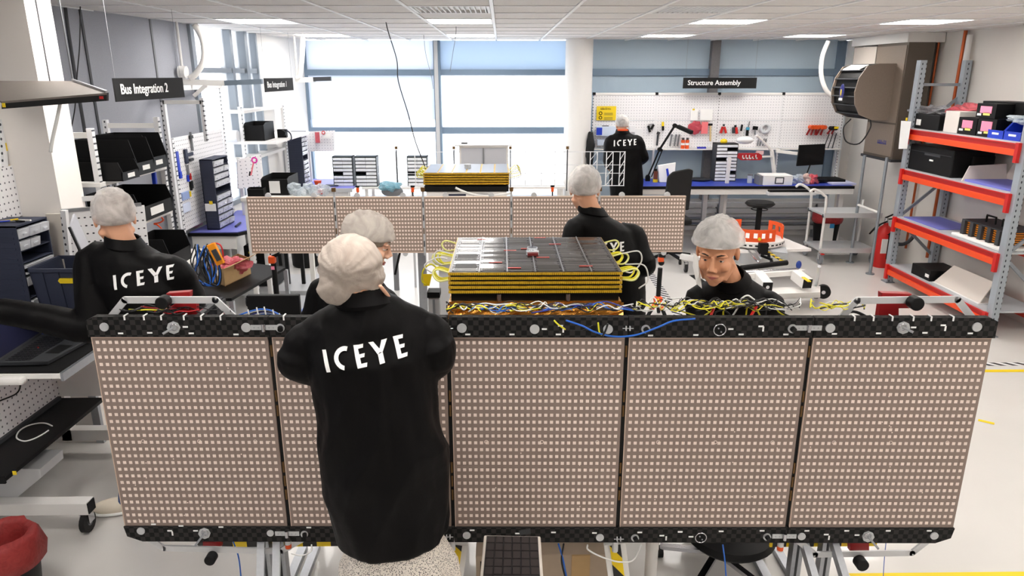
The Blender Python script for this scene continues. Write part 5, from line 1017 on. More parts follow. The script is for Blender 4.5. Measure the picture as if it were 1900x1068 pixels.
# black monitor + blue pad behind the rail
tq = T('laptop_table', 'small table behind the front array under the black monitor', 'table', (-1.3, 3.5, 0)); P('table_top', MB().box(-1.38, -.95, 3.3, 3.8, 1.0, 1.03), M_aluw)
for x in (-1.34, -1.0): P('leg', MB().box(x-.015, x+.015, 3.35, 3.38, 0, 1.0), M_alu); P('leg', MB().box(x-.015, x+.015, 3.72, 3.75, 0, 1.0), M_alu)
m0, m1 = py(461, 592, 3.35), py(558, 592, 3.35); mz = py(500, 548, 3.35).z
T('monitor', 'black monitor seen from behind just over the carbon rail', 'monitor', ((m0.x+m1.x)/2, 3.4, 1.03)); P('screen_back', MB().box(m0.x, m1.x, 3.35, 3.38, 1.1, mz), M_black, bevel=.004); P('stand', MB().box((m0.x+m1.x)/2-.03, (m0.x+m1.x)/2+.03, 3.38, 3.4, 1.03, 1.15).box((m0.x+m1.x)/2-.1, (m0.x+m1.x)/2+.1, 3.33, 3.48, 1.03, 1.04), M_dgrey)
q = py(580, 575, 3.6); S('blue_pad', MB().box(q.x-.06, q.x+.04, 3.45, 3.75, 1.03, q.z), mat('periwinkle_pad', (105, 130, 205), .5), 'periwinkle blue pad between the black monitor and the hairnet', 'pad')
# ---- bins bottom left
q = pz(18, 1060, .2)
T('waste_bin', 'black waste bin with red plastic liner at the bottom left corner', 'bin', (q.x-.02, q.y+.05, 0)); c = Vector((q.x-.05, q.y+.05, 0)); rz = py(20, 1020, c.y).z
P('bin_body', MB().lathe(c, [(.1, 0), (.115, .02), (.14, rz), (.13, rz), (.1, .03)], 28), M_black, smooth='auto')
bg_ = MB().lathe(c+Vector((0, 0, rz-.05)), [(.147, -.02), (.155, .03), (.15, .1), (.125, .14), (.1, .12), (.11, .04), (.08, -.02)], 28); bg_.v = [p+Vector((1, .5, .6))*.026*noise.noise(p*24) for p in bg_.v]
P('red_liner', bg_, veil('red_liner_film', (150, 42, 40), .86, 26, .6), smooth=True)
q = py(200, 800, 3.62); T('waste_bin', 'black bin with pink liner half hidden behind the left end of the front array', 'bin', (q.x+.1, 3.75, 0)); c = Vector((q.x+.12, 3.78, 0)); rz = py(195, 805, 3.7).z
P('bin_body', MB().lathe(c, [(.1, 0), (.14, rz), (.13, rz), (.09, .03)], 24), M_black, smooth='auto'); bg_ = MB().lathe(c+Vector((0, 0, rz-.08)), [(.147, -.02), (.165, .03), (.17, .12), (.14, .16), (.12, .12), (.1, .02)], 24); bg_.v = [p+Vector((1, .5, .6))*.026*noise.noise(p*24) for p in bg_.v]
P('pink_liner', bg_, veil('pink_liner_film', (226, 110, 110), .7, 26, .4), smooth=True)
# ============================================================ STRUCTURE ASSEMBLY BENCH
zE = .9; bx0, bx1 = py(1175, 346, 9.4).x, py(1585, 346, 9.4).x
T('workbench', 'long workbench with royal blue mat under the structure assembly sign', 'workbench', ((bx0+bx1)/2, 9.8, 0))
P('worktop', MB().box(bx0, bx1, 9.4, 10.12, zE-.025, zE), M_blueesd); P('edge_band', MB().box(bx0, bx1, 9.385, 9.4, zE-.035, zE+.002), M_black); P('apron', MB().box(bx0, bx1, 9.4, 9.43, zE-.11, zE-.035), M_offw)
for x in (bx0+.05, 2.75, bx1-.08): P('leg', MB().box(x-.03, x+.03, 9.55, 9.61, 0, zE-.1), M_offw if x != 2.75 else M_alu)
P('leg', MB().box(2.95, 3.0, 9.55, 9.6, .3, zE-.1), M_alu); P('foot', MB().box(2.7, 3.05, 9.5, 9.62, 0, .3), M_black)
q0, q1 = py(1426, 361, 9.3), py(1514, 361, 9.3)
P('drawer_tray', MB().box(q0.x, q1.x, 9.3, 9.6, q0.z-.01, q0.z+.03), M_white); P('tray_inside', MB().box(q0.x+.02, q1.x-.02, 9.31, 9.58, q0.z+.03, q0.z+.05), M_black)
# pegboards
YP = 10.2
pk = T('pegboard_wall', 'row of white pegboards holding hand tools above the blue bench', 'pegboard', (3.0, YP, .9))
pz0, pz1 = py(1300, 274, YP).z, py(1300, 176, YP).z; pzm = py(1300, 223, YP).z
pxs = [py(x, 220, YP).x for x in (1101, 1216, 1331, 1449, 1563)]
for i in range(4):
    for a, b in ((pz0, pzm-.004), (pzm, pz1)): P('board_panel', MB().box(pxs[i]+.012, pxs[i+1]-.012, YP, YP+.02, a, b), M_peg)
    P('top_rail', MB().box(pxs[i]+.02, pxs[i+1]-.02, YP-.01, YP+.03, pz1, pz1+.03), M_offw); P('shelf', MB().box(pxs[i]+.01, pxs[i+1]-.01, YP-.12, YP, pz0-.02, pz0-.005), M_offw)
for i, x in enumerate(pxs): P('upright', MB().box(x-.012, x+.012, YP-.005, YP+.03, zE, pz1+.03), M_hole); P('end_cap', MB().box(x-.02, x+.02, YP-.015, YP+.035, pz1+.0, pz1+.034), M_black)
q = py(1125, 210, YP-.02)
T('warning_poster', 'yellow notice with black heading pinned on the pegboard', 'poster', q); P('sheet', MB().cb(q, (.27, .005, .19)), M_yellow)
P('heading', scrawl(q.x-.08, q.z+.05, .15, .03, 9, q.y-.003), M_black)
for dz in (-.0, -.06): P('pictogram', MB().ring(q+Vector((-.08, -.004, dz)), .02, .005, 14, 4, Matrix.Rotation(R(90), 3, 'X')), M_black); P('text_line', MB().cb(q+Vector((.03, -.004, dz)), (.12, .002, .006)), M_dgrey); P('text_line', MB().cb(q+Vector((.03, -.004, dz-.02)), (.12, .002, .006)), M_dgrey)
YT = YP-.025
def tool(nm, lb, cat, px_, parts):
    c = py(px_[0], px_[1], YT); T(nm, lb, cat, c)
    for n_, a, b, w_, m in parts: P(n_, MB().bar(py(*a, YT), py(*b, YT), w_, .025, (0, 1, 0)), m, bevel=.004)
tool('pliers', 'red and yellow handled pliers on the pegboard just right of the middle upright', 'pliers', (1343, 240), (('handle', (1341, 235), (1337, 247), .03, M_red), ('handle', (1344, 235), (1347, 247), .03, M_red), ('jaw', (1343, 234), (1343, 230), .025, M_dgrey)))
tool('pliers', 'black and red pliers fourth along the right pegboards', 'pliers', (1364, 243), (('handle', (1361, 236), (1361, 247), .035, M_dgrey), ('handle', (1366, 236), (1367, 248), .035, M_red), ('jaw', (1364, 236), (1365, 232), .03, M_black)))
tool('screwdriver', 'yellow and black screwdriver above the black lamp joint', 'screwdriver', (1230, 235), (('handle', (1230, 226), (1230, 234), .03, M_yellow), ('shaft', (1230, 234), (1230, 242), .03, M_black)))
tool('hammer', 'black headed hammer with yellow handle near the middle upright', 'hammer', (1318, 240), (('head', (1314, 231), (1322, 231), .03, M_black), ('handle', (1318, 233), (1318, 262), .02, mat('pale_wood', (214, 190, 140), .6))))
tool('knife', 'slim black knife on the right pegboard', 'knife', (1376, 236), (('handle', (1377, 231), (1375, 243), .025, M_black),))
tool('screwdriver', 'teal and black screwdriver with long shaft pointing up', 'screwdriver', (1387, 243), (('shaft', (1391, 225), (1388, 238), .01, M_grey), ('collar', (1388, 236), (1387, 241), .045, mat('teal_plastic', (60, 150, 180), .5)), ('handle', (1387, 241), (1386, 252), .035, M_black)))
tool('clamp', 'black spring clamp with two jaws at the left pegboards', 'clamp', (1206, 240), (('jaw', (1213, 231), (1208, 240), .03, M_black), ('jaw', (1203, 233), (1206, 245), .03, M_black), ('bar', (1203, 231), (1213, 230), .012, M_grey)))
tool('clamp', 'long grey bar clamp left of the black lamp arm', 'clamp', (1220, 256), (('head', (1219, 246), (1224, 248), .04, M_dgrey), ('bar', (1221, 250), (1219, 270), .025, M_dgrey)))
tool('wrench', 'black round headed wrench beside the cable reel', 'wrench', (1401, 240), (('head', (1397, 237), (1406, 238), .05, M_black), ('handle', (1401, 240), (1401, 250), .02, M_grey)))
for k, x in enumerate((1246, 1254, 1260)): tool('spanner', ('first of three steel spanners above the shelf behind the lamp arm', 'middle of three steel spanners above the shelf behind the lamp arm', 'last of three steel spanners above the shelf behind the lamp arm')[k], 'spanner', (x, 262), (('shaft', (x, 252), (x-3, 271), .02, M_grey), ('jaw', (x-1, 251), (x+2, 251), .03, M_grey)))
for k, x in enumerate((1408, 1413, 1418, 1422)): tool('hex_key', ('first', 'second', 'third', 'fourth')[k]+' from the left of the four grey hex keys under the cable reel', 'hex key', (x, 265), (('shaft', (x, 257), (x-3, 271), .015, M_grey),))
for k, (x, y, m1, m2, lb) in enumerate(((1508, 238, M_orange, M_dred, 'left orange and dark red spring clamp cluster on the right board'), (1526, 238, M_orange, M_dred, 'middle orange and dark red spring clamp cluster on the right board'), (1546, 240, M_black, M_dred, 'black bar clamp cluster with yellow mark at the right end of the board'))):
    c = py(x, y, YT); T('clamp_cluster', lb, 'clamp', c)
    for j in range(2 if k else 3): P('clamp_body', MB().cyl(c+Vector((-.05+j*.04, -.01, .02)), c+Vector((-.04+j*.04, -.09, .02)), .028, 12), m1, smooth='auto'); P('clamp_jaw', MB().bar(c+Vector((-.05+j*.045, -.03, 0)), c+Vector((-.09+j*.06, -.03, -.09 if k < 2 else -.06)), .02, .02), m2)
    if k == 2:
        for j in range(3): P('clamp_bar', MB().bar(c+Vector((-.06+j*.05, -.03, -.05)), c+Vector((-.12+j*.06, -.03, -.28)), .012, .01), M_dgrey)
        P('yellow_mark', MB().cb(c+Vector((0, -.09, .03)), (.06, .01, .03)), M_yellow)
S('cable_reel', MB().ring(py(1420, 238, YT), .055, .022, 22, 8, Matrix.Rotation(R(90), 3, 'X')), mat('reel_grey', (200, 202, 206), .5), 'round pale grey cable reel on the right pegboards', 'reel', smooth=True)
c = py(1290, 237, YT); T('pink_bags', 'red and pink plastic bags hanging beside the hammer', 'bag', c); P('dark_pink_bag', crumple(c, (.1, .03, .09), 14, 10, .4), mat('dark_pink_bag', (178, 60, 74), .5)); P('pink_bag', MB().cb(c+Vector((.13, 0, 0)), (.09, .02, .16)), mat('pink_bag', (236, 120, 124), .5))
for a, b, w_, lb in ((1288, 213, .1, 'small note with yellow tab above the pink bags'), (1311, 213, .17, 'blank white sheet taped beside the small note')): S('paper_note', MB().cb(py(a, b, YT), (w_, .003, .15)), M_paper, lb, 'note')
S('yellow_tab', MB().cb(py(1287, 203, YT-.004), (.03, .004, .02)), M_yellow, 'yellow tab holding the small note', 'tape')
for x in (1267, 1275): c = py(x, 268, YP-.07); T('glue_can', ('left', 'right')[x > 1270]+' one of two small red and white cans on the pegboard shelf', 'can', c); c.z = pz0-.005; P('can_body', MB().cyl(c, c+Vector((0, 0, .12)), .027, 14), M_orange, smooth='auto'); P('can_cap', MB().cyl(c+Vector((0, 0, .12)), c+Vector((0, 0, .15)), .018, 12), M_dgrey, smooth='auto'); P('label_band', MB().cyl(c+Vector((0, 0, .05)), c+Vector((0, 0, .08)), .0275, 14), M_paper, smooth='auto')
c = py(1302, 270, YP-.07); c.z = pz0; S('blue_marker', MB().box(c.x-.06, c.x+.06, c.y-.015, c.y+.015, c.z-.005, c.z+.02), mat('deep_blue', (40, 40, 170), .5), 'deep blue marker lying on the pegboard shelf', 'marker')
c = py(1123, 243, YP-.06); T('glove_box', 'blue and white glove dispenser under the yellow notice', 'box', c); P('white_box', MB().cb(c+Vector((.02, 0, 0)), (.27, .1, .13)), mat('pale_blue_white', (205, 218, 236), .5), bevel=.006); P('blue_print', MB().cb(c+Vector((-.09, -.052, .0)), (.08, .004, .1)), M_bluep); P('black_slot', MB().cb(c+Vector((.0, 0, .068)), (.09, .04, .01)), M_black)
c = py(1119, 264, YP-.06); S('pale_box', MB().cb(c, (.16, .08, .08)), mat('pale_blue_white', (205, 218, 236), .5), 'small pale box below the glove dispenser', 'box')
c = py(1184, 246, YT); S('wall_holder', MB().cb(c, (.1, .02, .11)), M_white, 'small white square holder right of the far technician', 'holder', bevel=.004)
c = py(1173, 239, YT); S('white_socket', MB().cb(c, (.08, .04, .09)), M_white, 'white socket with black dot beside the far technician head', 'socket', bevel=.004)
S('dark_coat_hung', crumple((py(1096, 275, 9.9).x, 9.95, py(1096, 280, 9.9).z), (.06, .06, .26), 14, 12, .3), M_blackm, 'dark bag hanging at the white round column', 'bag', smooth=True)
# lamp arms
T('task_lamp', 'black articulated task lamp arm on the blue bench', 'lamp', py(1202, 330, 9.9)); a, b, c, d = py(1202, 328, 9.9), py(1224, 277, 9.85), py(1252, 233, 9.8), py(1284, 246, 9.6)
P('lower_arm', MB().bar(a, b, .02, .02).bar(a+Vector((.05, 0, 0)), b+Vector((.04, 0, 0)), .014, .014), M_black); P('upper_arm', MB().bar(b, c, .045, .03), M_black); P('lamp_head', MB().bar(c+Vector((.04, 0, -.01)), d, .06, .05), M_black, bevel=.01)
for q in (a, b, c): P('joint', MB().cyl(q+Vector((0, -.02, 0)), q+Vector((0, .02, 0)), .03, 12), M_black, smooth='auto')
P('base_clamp', MB().box(a.x-.03, a.x+.03, 9.88, 9.94, zE, a.z), M_black)
T('magnifier_lamp', 'white magnifier lamp with oval head over the blue bench', 'lamp', py(1437, 330, 9.8)); a, b, c = py(1437, 326, 9.8), py(1432, 279, 9.75), py(1404, 251, 9.6)
P('lower_arm', MB().bar(a, b, .04, .04), M_offw, bevel=.006); P('upper_arm', MB().bar(b, c, .03, .03), M_offw, bevel=.006); q = py(1382, 260, 9.5); P('lamp_head', MB().sph(q, (.11, .09, .05), 22, 10), M_white, smooth=True); P('base_clamp', MB().box(a.x-.05, a.x+.05, 9.7, 9.85, zE, zE+.06), M_offw, bevel=.01); P('red_tab', MB().cb(b+Vector((-.16, 0, -.03)), (.1, .02, .05)), mat('pale_pink_tab', (240, 200, 200), .6))
q = py(1390, 290.5, 9.6); T('red_banner', 'red angular label board with white lettering held by the magnifier lamp', 'sign', q); P('board', MB().prism([py(x, y, 9.6) for x, y in ((1369, 288), (1371, 284), (1408, 284), (1414, 288), (1414, 295), (1410, 297), (1375, 297), (1369, 293))], (0, .02, 0)), mat('crimson_board', (176, 24, 34), .4))
P('lettering', scrawl(py(1377, 295, 9.59).x, py(1377, 295, 9.59).z, .22, .06, 5, 9.595), mat('white_print', (245, 245, 245), .6)); P('holder_arm', MB().bar(py(1412, 291, 9.62), py(1431, 290, 9.75), .03, .02), M_offw)
drawer_cab('dark framed cabinet of white drawers standing on the blue bench', py(1325, 330, 9.85).x, py(1365, 330, 9.85).x, 9.85, 10.05, zE, py(1340, 266, 9.85).z, 11, 2, 'y', M_dgrey, mat('white_drawer', (235, 238, 242), .4), gap=((9, 1), (6, 0), (2, 1)))
S('yellow_cap_tool', MB().sph(py(1343, 262, 9.9), (.05, .04, .035), 14, 8), M_yellow, 'yellow rounded tool lying on top of the white drawer cabinet', 'tool', smooth=True)
T('monitor', 'black flat monitor on the right end of the blue bench', 'monitor', (py(1503, 330, 9.7).x, 9.75, zE)); flat((py(1479, 308, 9.7), py(1527, 305, 9.75), py(1532, 267, 9.75), py(1484, 269, 9.7)), -.025, M_black, 'screen_back'); P('stand_neck', MB().bar(py(1503, 306, 9.75), py(1497, 322, 9.78), .012, .012), M_black); P('stand_arm', MB().bar(py(1440, 280, 9.8), py(1482, 285, 9.78), .05, .04), M_offw); P('stand_foot', MB().box(py(1497, 322, 9.78).x-.1, py(1497, 322, 9.78).x+.1, 9.7, 9.86, zE, zE+.03), M_dgrey); P('stand_neck', MB().box(py(1497, 322, 9.78).x-.01, py(1497, 322, 9.78).x+.01, 9.77, 9.79, zE+.02, py(1497, 321, 9.78).z), M_black)
q0, q1 = py(1413, 343, 9.45), py(1471, 343, 9.45)
T('white_carton', 'white carton with dark square mark on the blue bench', 'box', ((q0.x+q1.x)/2, 9.6, zE)); P('carton', MB().box(q0.x+.03, q1.x, 9.47, 9.75, zE, zE+.13), M_paper, bevel=.004); P('end_flap', MB().box(q0.x-.02, q0.x+.03, 9.5, 9.7, zE, zE+.12), M_grey); P('dark_mark', MB().box(q0.x+.18, q0.x+.3, 9.465, 9.47, zE+.02, zE+.11), M_dgrey); P('white_patch', MB().box(q0.x+.195, q0.x+.285, 9.462, 9.466, zE+.035, zE+.095), M_paper)
for k, (x, r_, m, lb) in enumerate(((1482, .09, M_clearfilm, 'clear crumpled bags heaped beside the white carton'), (1497, .07, mat('orange_mixed', (226, 110, 60), .5, nz=(30, .6), c2=(240, 230, 220)), 'orange and white small parts heap on the blue bench'), (1508, .09, M_pinkfoil, 'pinkish plastic bags heaped below the monitor'))):
    q = py(x, 341, 9.6); S('parts_heap', crumple((q.x, 9.65, zE+.05), (r_, .09, .07), 16, 10, .7, k*3), m, lb, 'bag')
q = py(1548, 325, 9.7); T('black_binder', 'black folder lying on papers at the right end of the blue bench', 'folder', (q.x, 9.7, zE)); P('papers', MB().box(q.x-.1, q.x+.22, 9.5, 9.9, zE, zE+.02), mat('lilac_paper', (200, 205, 235), .7)); P('cover', MB().box(q.x-.22, q.x+.14, 9.65, 9.95, zE+.02, zE+.05), M_black)
c = Vector((py(1391, 335, 9.7).x, 9.7, zE)); T('small_jar', 'clear jar standing on the blue bench behind the white pole', 'jar', c); P('jar', MB().cyl(c, c+Vector((0, 0, .1)), .035, 16), M_glassy, smooth='auto'); P('lid', MB().cyl(c+Vector((0, 0, .1)), c+Vector((0, 0, .12)), .036, 16), M_grey, smooth='auto')
c = Vector((py(1216, 333, 9.8).x, 9.8, zE)); T('spray_can', 'brown can with yellow base on the blue bench', 'can', c); P('can', MB().cyl(c+Vector((0, 0, .04)), c+Vector((0, 0, .15)), .028, 14), mat('brown_can', (120, 60, 40), .4), smooth='auto'); P('yellow_base', MB().cyl(c, c+Vector((0, 0, .04)), .034, 14), M_yellow, smooth='auto'); P('cap', MB().cyl(c+Vector((0, 0, .15)), c+Vector((0, 0, .18)), .018, 12), M_black, smooth='auto')
c = Vector((py(1236, 333, 9.8).x, 9.8, zE+.13)); T('wipe_bag', 'white plastic pouch with blue stripe on the blue bench', 'bag', (c.x, c.y, zE)); P('pouch', MB().hexa([c+Vector(v) for v in ((-.1, -.05, -.13), (.1, -.05, -.13), (.1, .05, -.13), (-.1, .05, -.13), (-.13, -.01, .1), (.12, -.01, .14), (.12, .01, .14), (-.13, .01, .1))]), M_paper, bevel=.012); P('blue_stripe', MB().bar(c+Vector((-.01, -.055, .06)), c+Vector((.02, -.055, -.07)), .03, .01, (0, 1, 0)), M_bluep)
q = pz(1306, 338, zE); S('round_tray', MB().lathe((q.x+.0, 9.95, zE), [(.08, 0), (.13, .01), (.14, .025), (.09, .02)], 24), M_dgrey, 'flat dark round tray at the back of the blue bench', 'tray', smooth='auto')
# chair
c = py(1258, 362, 8.75); T('office_chair', 'black office chair seen from behind at the blue bench', 'chair', (c.x, 8.95, 0)); zt_ = py(1260, 313, 8.75).z
P('backrest', MB().prism([(c.x-.17, 8.75, .7), (c.x+.15, 8.75, .7), (c.x+.17, 8.75, zt_-.02), (c.x+.12, 8.75, zt_), (c.x-.08, 8.75, zt_-.04), (c.x-.14, 8.75, zt_-.1)], (0, .05, 0)), M_blackm, bevel=.015)
P('seat', MB().box(c.x-.22, c.x+.22, 8.82, 9.25, .5, .57), M_blackm, bevel=.02); P('back_bar', MB().box(c.x-.03, c.x+.03, 8.78, 8.82, .5, .75), M_black); P('gas_column', MB().cyl((c.x, 9.03, .1), (c.x, 9.03, .5), .03, 12), M_black)
for k in range(5): an = k*1.2566; P('base_arm', MB().bar((c.x, 9.03, .1), (c.x+.28*math.cos(an), 9.03+.28*math.sin(an), .07), .04, .025), M_black); P('castor', MB().cyl((c.x+.28*math.cos(an)-.012, 9.03+.28*math.sin(an), .03), (c.x+.28*math.cos(an)+.012, 9.03+.28*math.sin(an), .03), .03, 10), M_rub)
# stool
c = py(1413, 376, 8.9); T('work_stool', 'black round work stool behind the orange guard', 'stool', (c.x, 8.95, 0))
P('seat', MB().lathe((c.x, 8.95, c.z-.06), [(.04, 0), (.15, .01), (.185, .04), (.165, .065), (.05, .07)], 32), M_black, smooth='auto'); P('lever_ring', MB().ring((c.x, 8.95, c.z-.09), .1, .006, 20, 6), M_black, smooth=True)
P('column', MB().cyl((c.x, 8.95, .1), (c.x, 8.95, c.z-.05), .035, 14), M_black, smooth='auto')
for k in range(5): an = k*1.2566+.4; P('base_arm', MB().bar((c.x, 8.95, .1), (c.x+.24*math.cos(an), 8.95+.24*math.sin(an), .06), .035, .025), M_black); P('castor', MB().cyl((c.x+.24*math.cos(an)-.012, 8.95+.24*math.sin(an), .028), (c.x+.24*math.cos(an)+.012, 8.95+.24*math.sin(an), .028), .028, 10), M_rub)
# rotary trolley with orange guard
zR = .5; rc = pz(1395, 438, zR); Rr = .36
tr = T('rotary_trolley', 'white wheeled assembly trolley with round table and orange guard segments', 'trolley', (rc.x, rc.y, 0))
P('round_table', MB().lathe((rc.x, rc.y, zR-.07), [(Rr-.02, 0), (Rr, .01), (Rr, .06), (Rr-.02, .07), (.05, .07)], 44), M_offw, smooth='auto')
dm = MB()
for k in range(36): an = k*math.pi/18; u = Vector((math.cos(an), math.sin(an), 0)); t = Vector((-u.y, u.x, 0)); c_ = Vector((rc.x, rc.y, zR-.035))+u*(Rr+.001); dm.hexa([c_-t*.018+Vector((0, 0, -.008)), c_+t*.018+Vector((0, 0, -.008)), c_+t*.018+u*.002+Vector((0, 0, -.008)), c_-t*.018+u*.002+Vector((0, 0, -.008)), c_-t*.018+Vector((0, 0, .008)), c_+t*.018+Vector((0, 0, .008)), c_+t*.018+u*.002+Vector((0, 0, .008)), c_-t*.018+u*.002+Vector((0, 0, .008))])
P('dash_marks', dm, M_black, kind='stuff')
P('black_block', MB().cb((rc.x+.0, rc.y-Rr-.03, zR-.05), (.1, .06, .12)), M_black, bevel=.004)
def seg(a0, a1, r_, z0, z1, slots):
    mb = MB(); N_ = slots*2+1
    def arc(u0, u1, za_, zb_):
        n = 3
        for k in range(n):
            p, q = [u0+(u1-u0)*j/n for j in (k, k+1)]
            v = [Vector((rc.x+rr*math.cos(t), rc.y+rr*math.sin(t), z)) for z in (za_, zb_) for rr, t in ((r_, p), (r_, q), (r_+.012, q), (r_+.012, p))]
            mb.hexa(v)
    h = z1-z0; arc(a0, a1, z0, z0+h*.3); arc(a0, a1, z1-h*.28, z1)
    for k in range(N_):
        if k % 2 == 0: arc(a0+(a1-a0)*k/N_, a0+(a1-a0)*(k+1)/N_, z0+h*.3, z1-h*.28)
    return P('guard_segment', mb, M_orange)
seg(R(215), R(300), Rr-.04, zR, zR+.14, 5); seg(R(-25), R(38), Rr-.03, zR, zR+.15, 3); seg(R(95), R(170), Rr-.04, zR, zR+.14, 5)
P('yellow_dot', MB().cyl((rc.x-.03, rc.y-Rr+.03, zR+.04), (rc.x-.03, rc.y-Rr+.022, zR+.04), .018, 14), M_yellow)
# table polygon + chassis
t0, t1, t2, t3 = pz(1360, 470, .38), pz(1505, 466, .38), pz(1442, 440, .38), pz(1352, 446, .38)
P('white_table', MB().prism([t0, t1, t2, t3], (0, 0, .03)), M_offw)
P('centre_column', MB().cyl((rc.x, rc.y, .1), (rc.x, rc.y, zR-.06), .12, 20), M_aluw, smooth='auto')
zC_ = .22
P('chassis_rail', MB().hexa([pz(1412, 556, .1), pz(1522, 552, .1), pz(1522, 540, .1), pz(1412, 544, .1), pz(1412, 546, zC_), pz(1522, 542, zC_), pz(1522, 530, zC_), pz(1412, 534, zC_)]), M_offw, bevel=.004)
for xa_, xb_ in (((1400, 505), (1424, 532)), ((1471, 505), (1498, 526))):
    a = pz(xa_[0]+5, xa_[1]+4, .33); b = pz(xb_[0], xb_[1], .3); P('square_beam', MB().bar(a, b, .1, .1), M_offw, bevel=.004); n = (b-a).normalized(); e_ = P('beam_end_cap', MB().bar(b, b+n*.006, .095, .095), M_black); P('end_screw', MB().cyl(b+n*.006, b+n*.01, .018, 12), M_steel, smooth='auto') if xa_[0] == 1400 else None
a = pz(1375, 497, .4); b = pz(1460, 487, .42); P('black_roller', MB().cyl(a, b, .028, 16), M_black, smooth='auto'); P('steel_shaft', MB().cyl(pz(1380, 506, .36), pz(1480, 500, .36), .02, 14), M_steel, smooth='auto'); P('white_rail', MB().bar(pz(1385, 512, .34), pz(1490, 504, .34), .05, .05), M_offw)
P('blue_knob', MB().sph(pz(1482, 491, .38), (.03, .02, .045), 14, 10), mat('knob_blue', (30, 60, 140), .4), smooth=True)
P('hazard_strip', MB().bar(pz(1418, 463, .4), pz(1452, 484, .4), .03, .012), M_haz); P('hazard_strip', MB().bar(pz(1490, 514, .36), pz(1502, 522, .36), .03, .01), M_yellow)
P('clear_bin', MB().hexa([pz(1440, 480, .3), pz(1462, 482, .3), pz(1460, 466, .3), pz(1428, 462, .3), pz(1432, 466, .42), pz(1462, 470, .42), pz(1458, 458, .42), pz(1424, 456, .42)]), M_glassy)
P('lever_cluster', MB().tube(cr([pz(x, y, .4) for x, y in ((1383, 462), (1392, 468), (1400, 480), (1408, 486))], 4), .012, 8), M_steel, smooth=True); P('lever_cluster', MB().tube(cr([pz(x, y, .42) for x, y in ((1396, 458), (1402, 464), (1412, 480))], 4), .01, 8), M_alu, smooth=True)
q = pz(1520, 556, 0); P('push_handle', MB().cyl(pz(1512, 540, .12), pz(1520, 494, .52), .016, 12), M_aluw, smooth='auto')
P('large_black_wheel', MB().cyl(py(1527, 539, 7.2)+Vector((0, .0, 0)), py(1527, 539, 7.2)+Vector((-.02, -.06, 0)), .072, 24), M_black, smooth='auto'); P('wheel_centre', MB().cyl(py(1527, 539, 7.2)+Vector((-.02, -.06, 0)), py(1527, 539, 7.2)+Vector((-.022, -.066, 0)), .02, 12), M_steel)
castor(tr, q.x-.02, q.y+.05, .055, .13, mat('grey_wheel', (90, 88, 86), .6)); q = pz(1272, 505, 0); castor(tr, q.x+.0, q.y, .05, .13)
P('outrigger', MB().bar(pz(1263, 478, .15)+Vector((0, 0, .02)), pz(1405, 500, .15), .07, .06), M_offw)
S('white_pole', MB().bar(pz(1340, 420, .3), (pz(1340, 420, .3).x+.02, pz(1340, 420, .3).y, py(1357, 292, pz(1340, 420, .3).y).z), .045, .045).bar((pz(1340, 420, .3).x+.0, pz(1340, 420, .3).y, .0), pz(1340, 420, .3), .045, .045), M_offw, 'tall white square pole standing behind the young technician', 'pole', bevel=.003)
# ---- steel cart and heater stand
tc_ = T('steel_cart', 'grey steel two shelf cart on castors right of the orange guard', 'cart', (4.4, 9.1, 0))
c0 = pz(1510, 478, .0); X0 = 4.02; X1 = 4.75; Y0 = 8.75; Y1 = 9.25
for z in (.17, .62): P('shelf', MB().box(X0, X1, Y0, Y1, z, z+.025), mat('cart_shelf', (200, 202, 204), .4, .2), bevel=.004); P('shelf_lip', MB().box(X0, X1, Y0-.01, Y0, z-.02, z+.04), M_aluw)
for y in (Y0+.03, Y1-.03):
    P('tube_frame', MB().tube(cr([(X0+.02, y, .14), (X0+.02, y, .78), (X0-.02, y, .88), (X0-.14, y, .95), (X0-.2, y, .92)], 6), .016, 10), M_offw, smooth=True); P('tube_frame', MB().cyl((X1-.02, y, .14), (X1-.02, y, .75), .016, 10), M_offw, smooth='auto'); P('black_collar', MB().cyl((X0+.02, y, .6), (X0+.02, y, .64), .026, 12), M_dgrey)
M_gw = mat('grey_wheel_light', (130, 134, 140), .5)
for x in (X0+.03, X1-.03):
    for y in (Y0+.02, Y1-.02): castor(tc_, x, y, .065, .15, M_gw)
P('red_brake', MB().cb((X0+.03, Y0-.03, .14), (.04, .03, .012)), M_red)
cw = py(1533, 445, 9.6); T('waste_bin', 'black bin with red liner and white label behind the steel cart', 'bin', (cw.x, 9.65, 0)); rz = py(1533, 402, 9.6).z
P('bin_body', MB().lathe((cw.x, 9.65, 0), [(.14, 0), (.18, rz), (.17, rz), (.13, .02)], 26), M_black, smooth='auto'); lb_ = MB().lathe((cw.x, 9.65, rz-.08), [(.19, 0), (.2, .04), (.195, .12), (.16, .13), (.15, .05)], 26); lb_.v = [p+Vector((1, .5, .6))*.02*noise.noise(p*22) for p in lb_.v]; P('red_liner', lb_, veil('red_liner_film2', (196, 56, 60), .8, 26, .4), smooth=True); P('white_label', MB().box(cw.x-.14, cw.x+.02, 9.46, 9.47, .12, .38), M_paper); P('blue_corner', MB().box(cw.x-.04, cw.x+.02, 9.455, 9.46, .32, .38), mat('sky_blue', (60, 160, 220), .5))
hs = T('heater_stand', 'galvanised pole stand under the brown heater duct', 'stand', (4.7, 8.7, 0))
for (xt, yt), (xb, yb) in (((1602, 288), (1577, 487)), ((1650, 292), (1614, 508))): q = pz(xb, yb, 0); P('pole', MB().cyl((q.x, q.y, .01), (q.x, q.y, py(xt, yt, q.y).z), .018, 12), M_galv, smooth='auto'); P('foot_disc', MB().cyl((q.x, q.y, 0), (q.x, q.y, .012), .05, 16), M_galv)
P('cross_bar', MB().cyl((pz(1577, 487, 0).x, pz(1577, 487, 0).y, .75), (pz(1614, 508, 0).x, pz(1614, 508, 0).y, .75), .015, 8), M_offw)
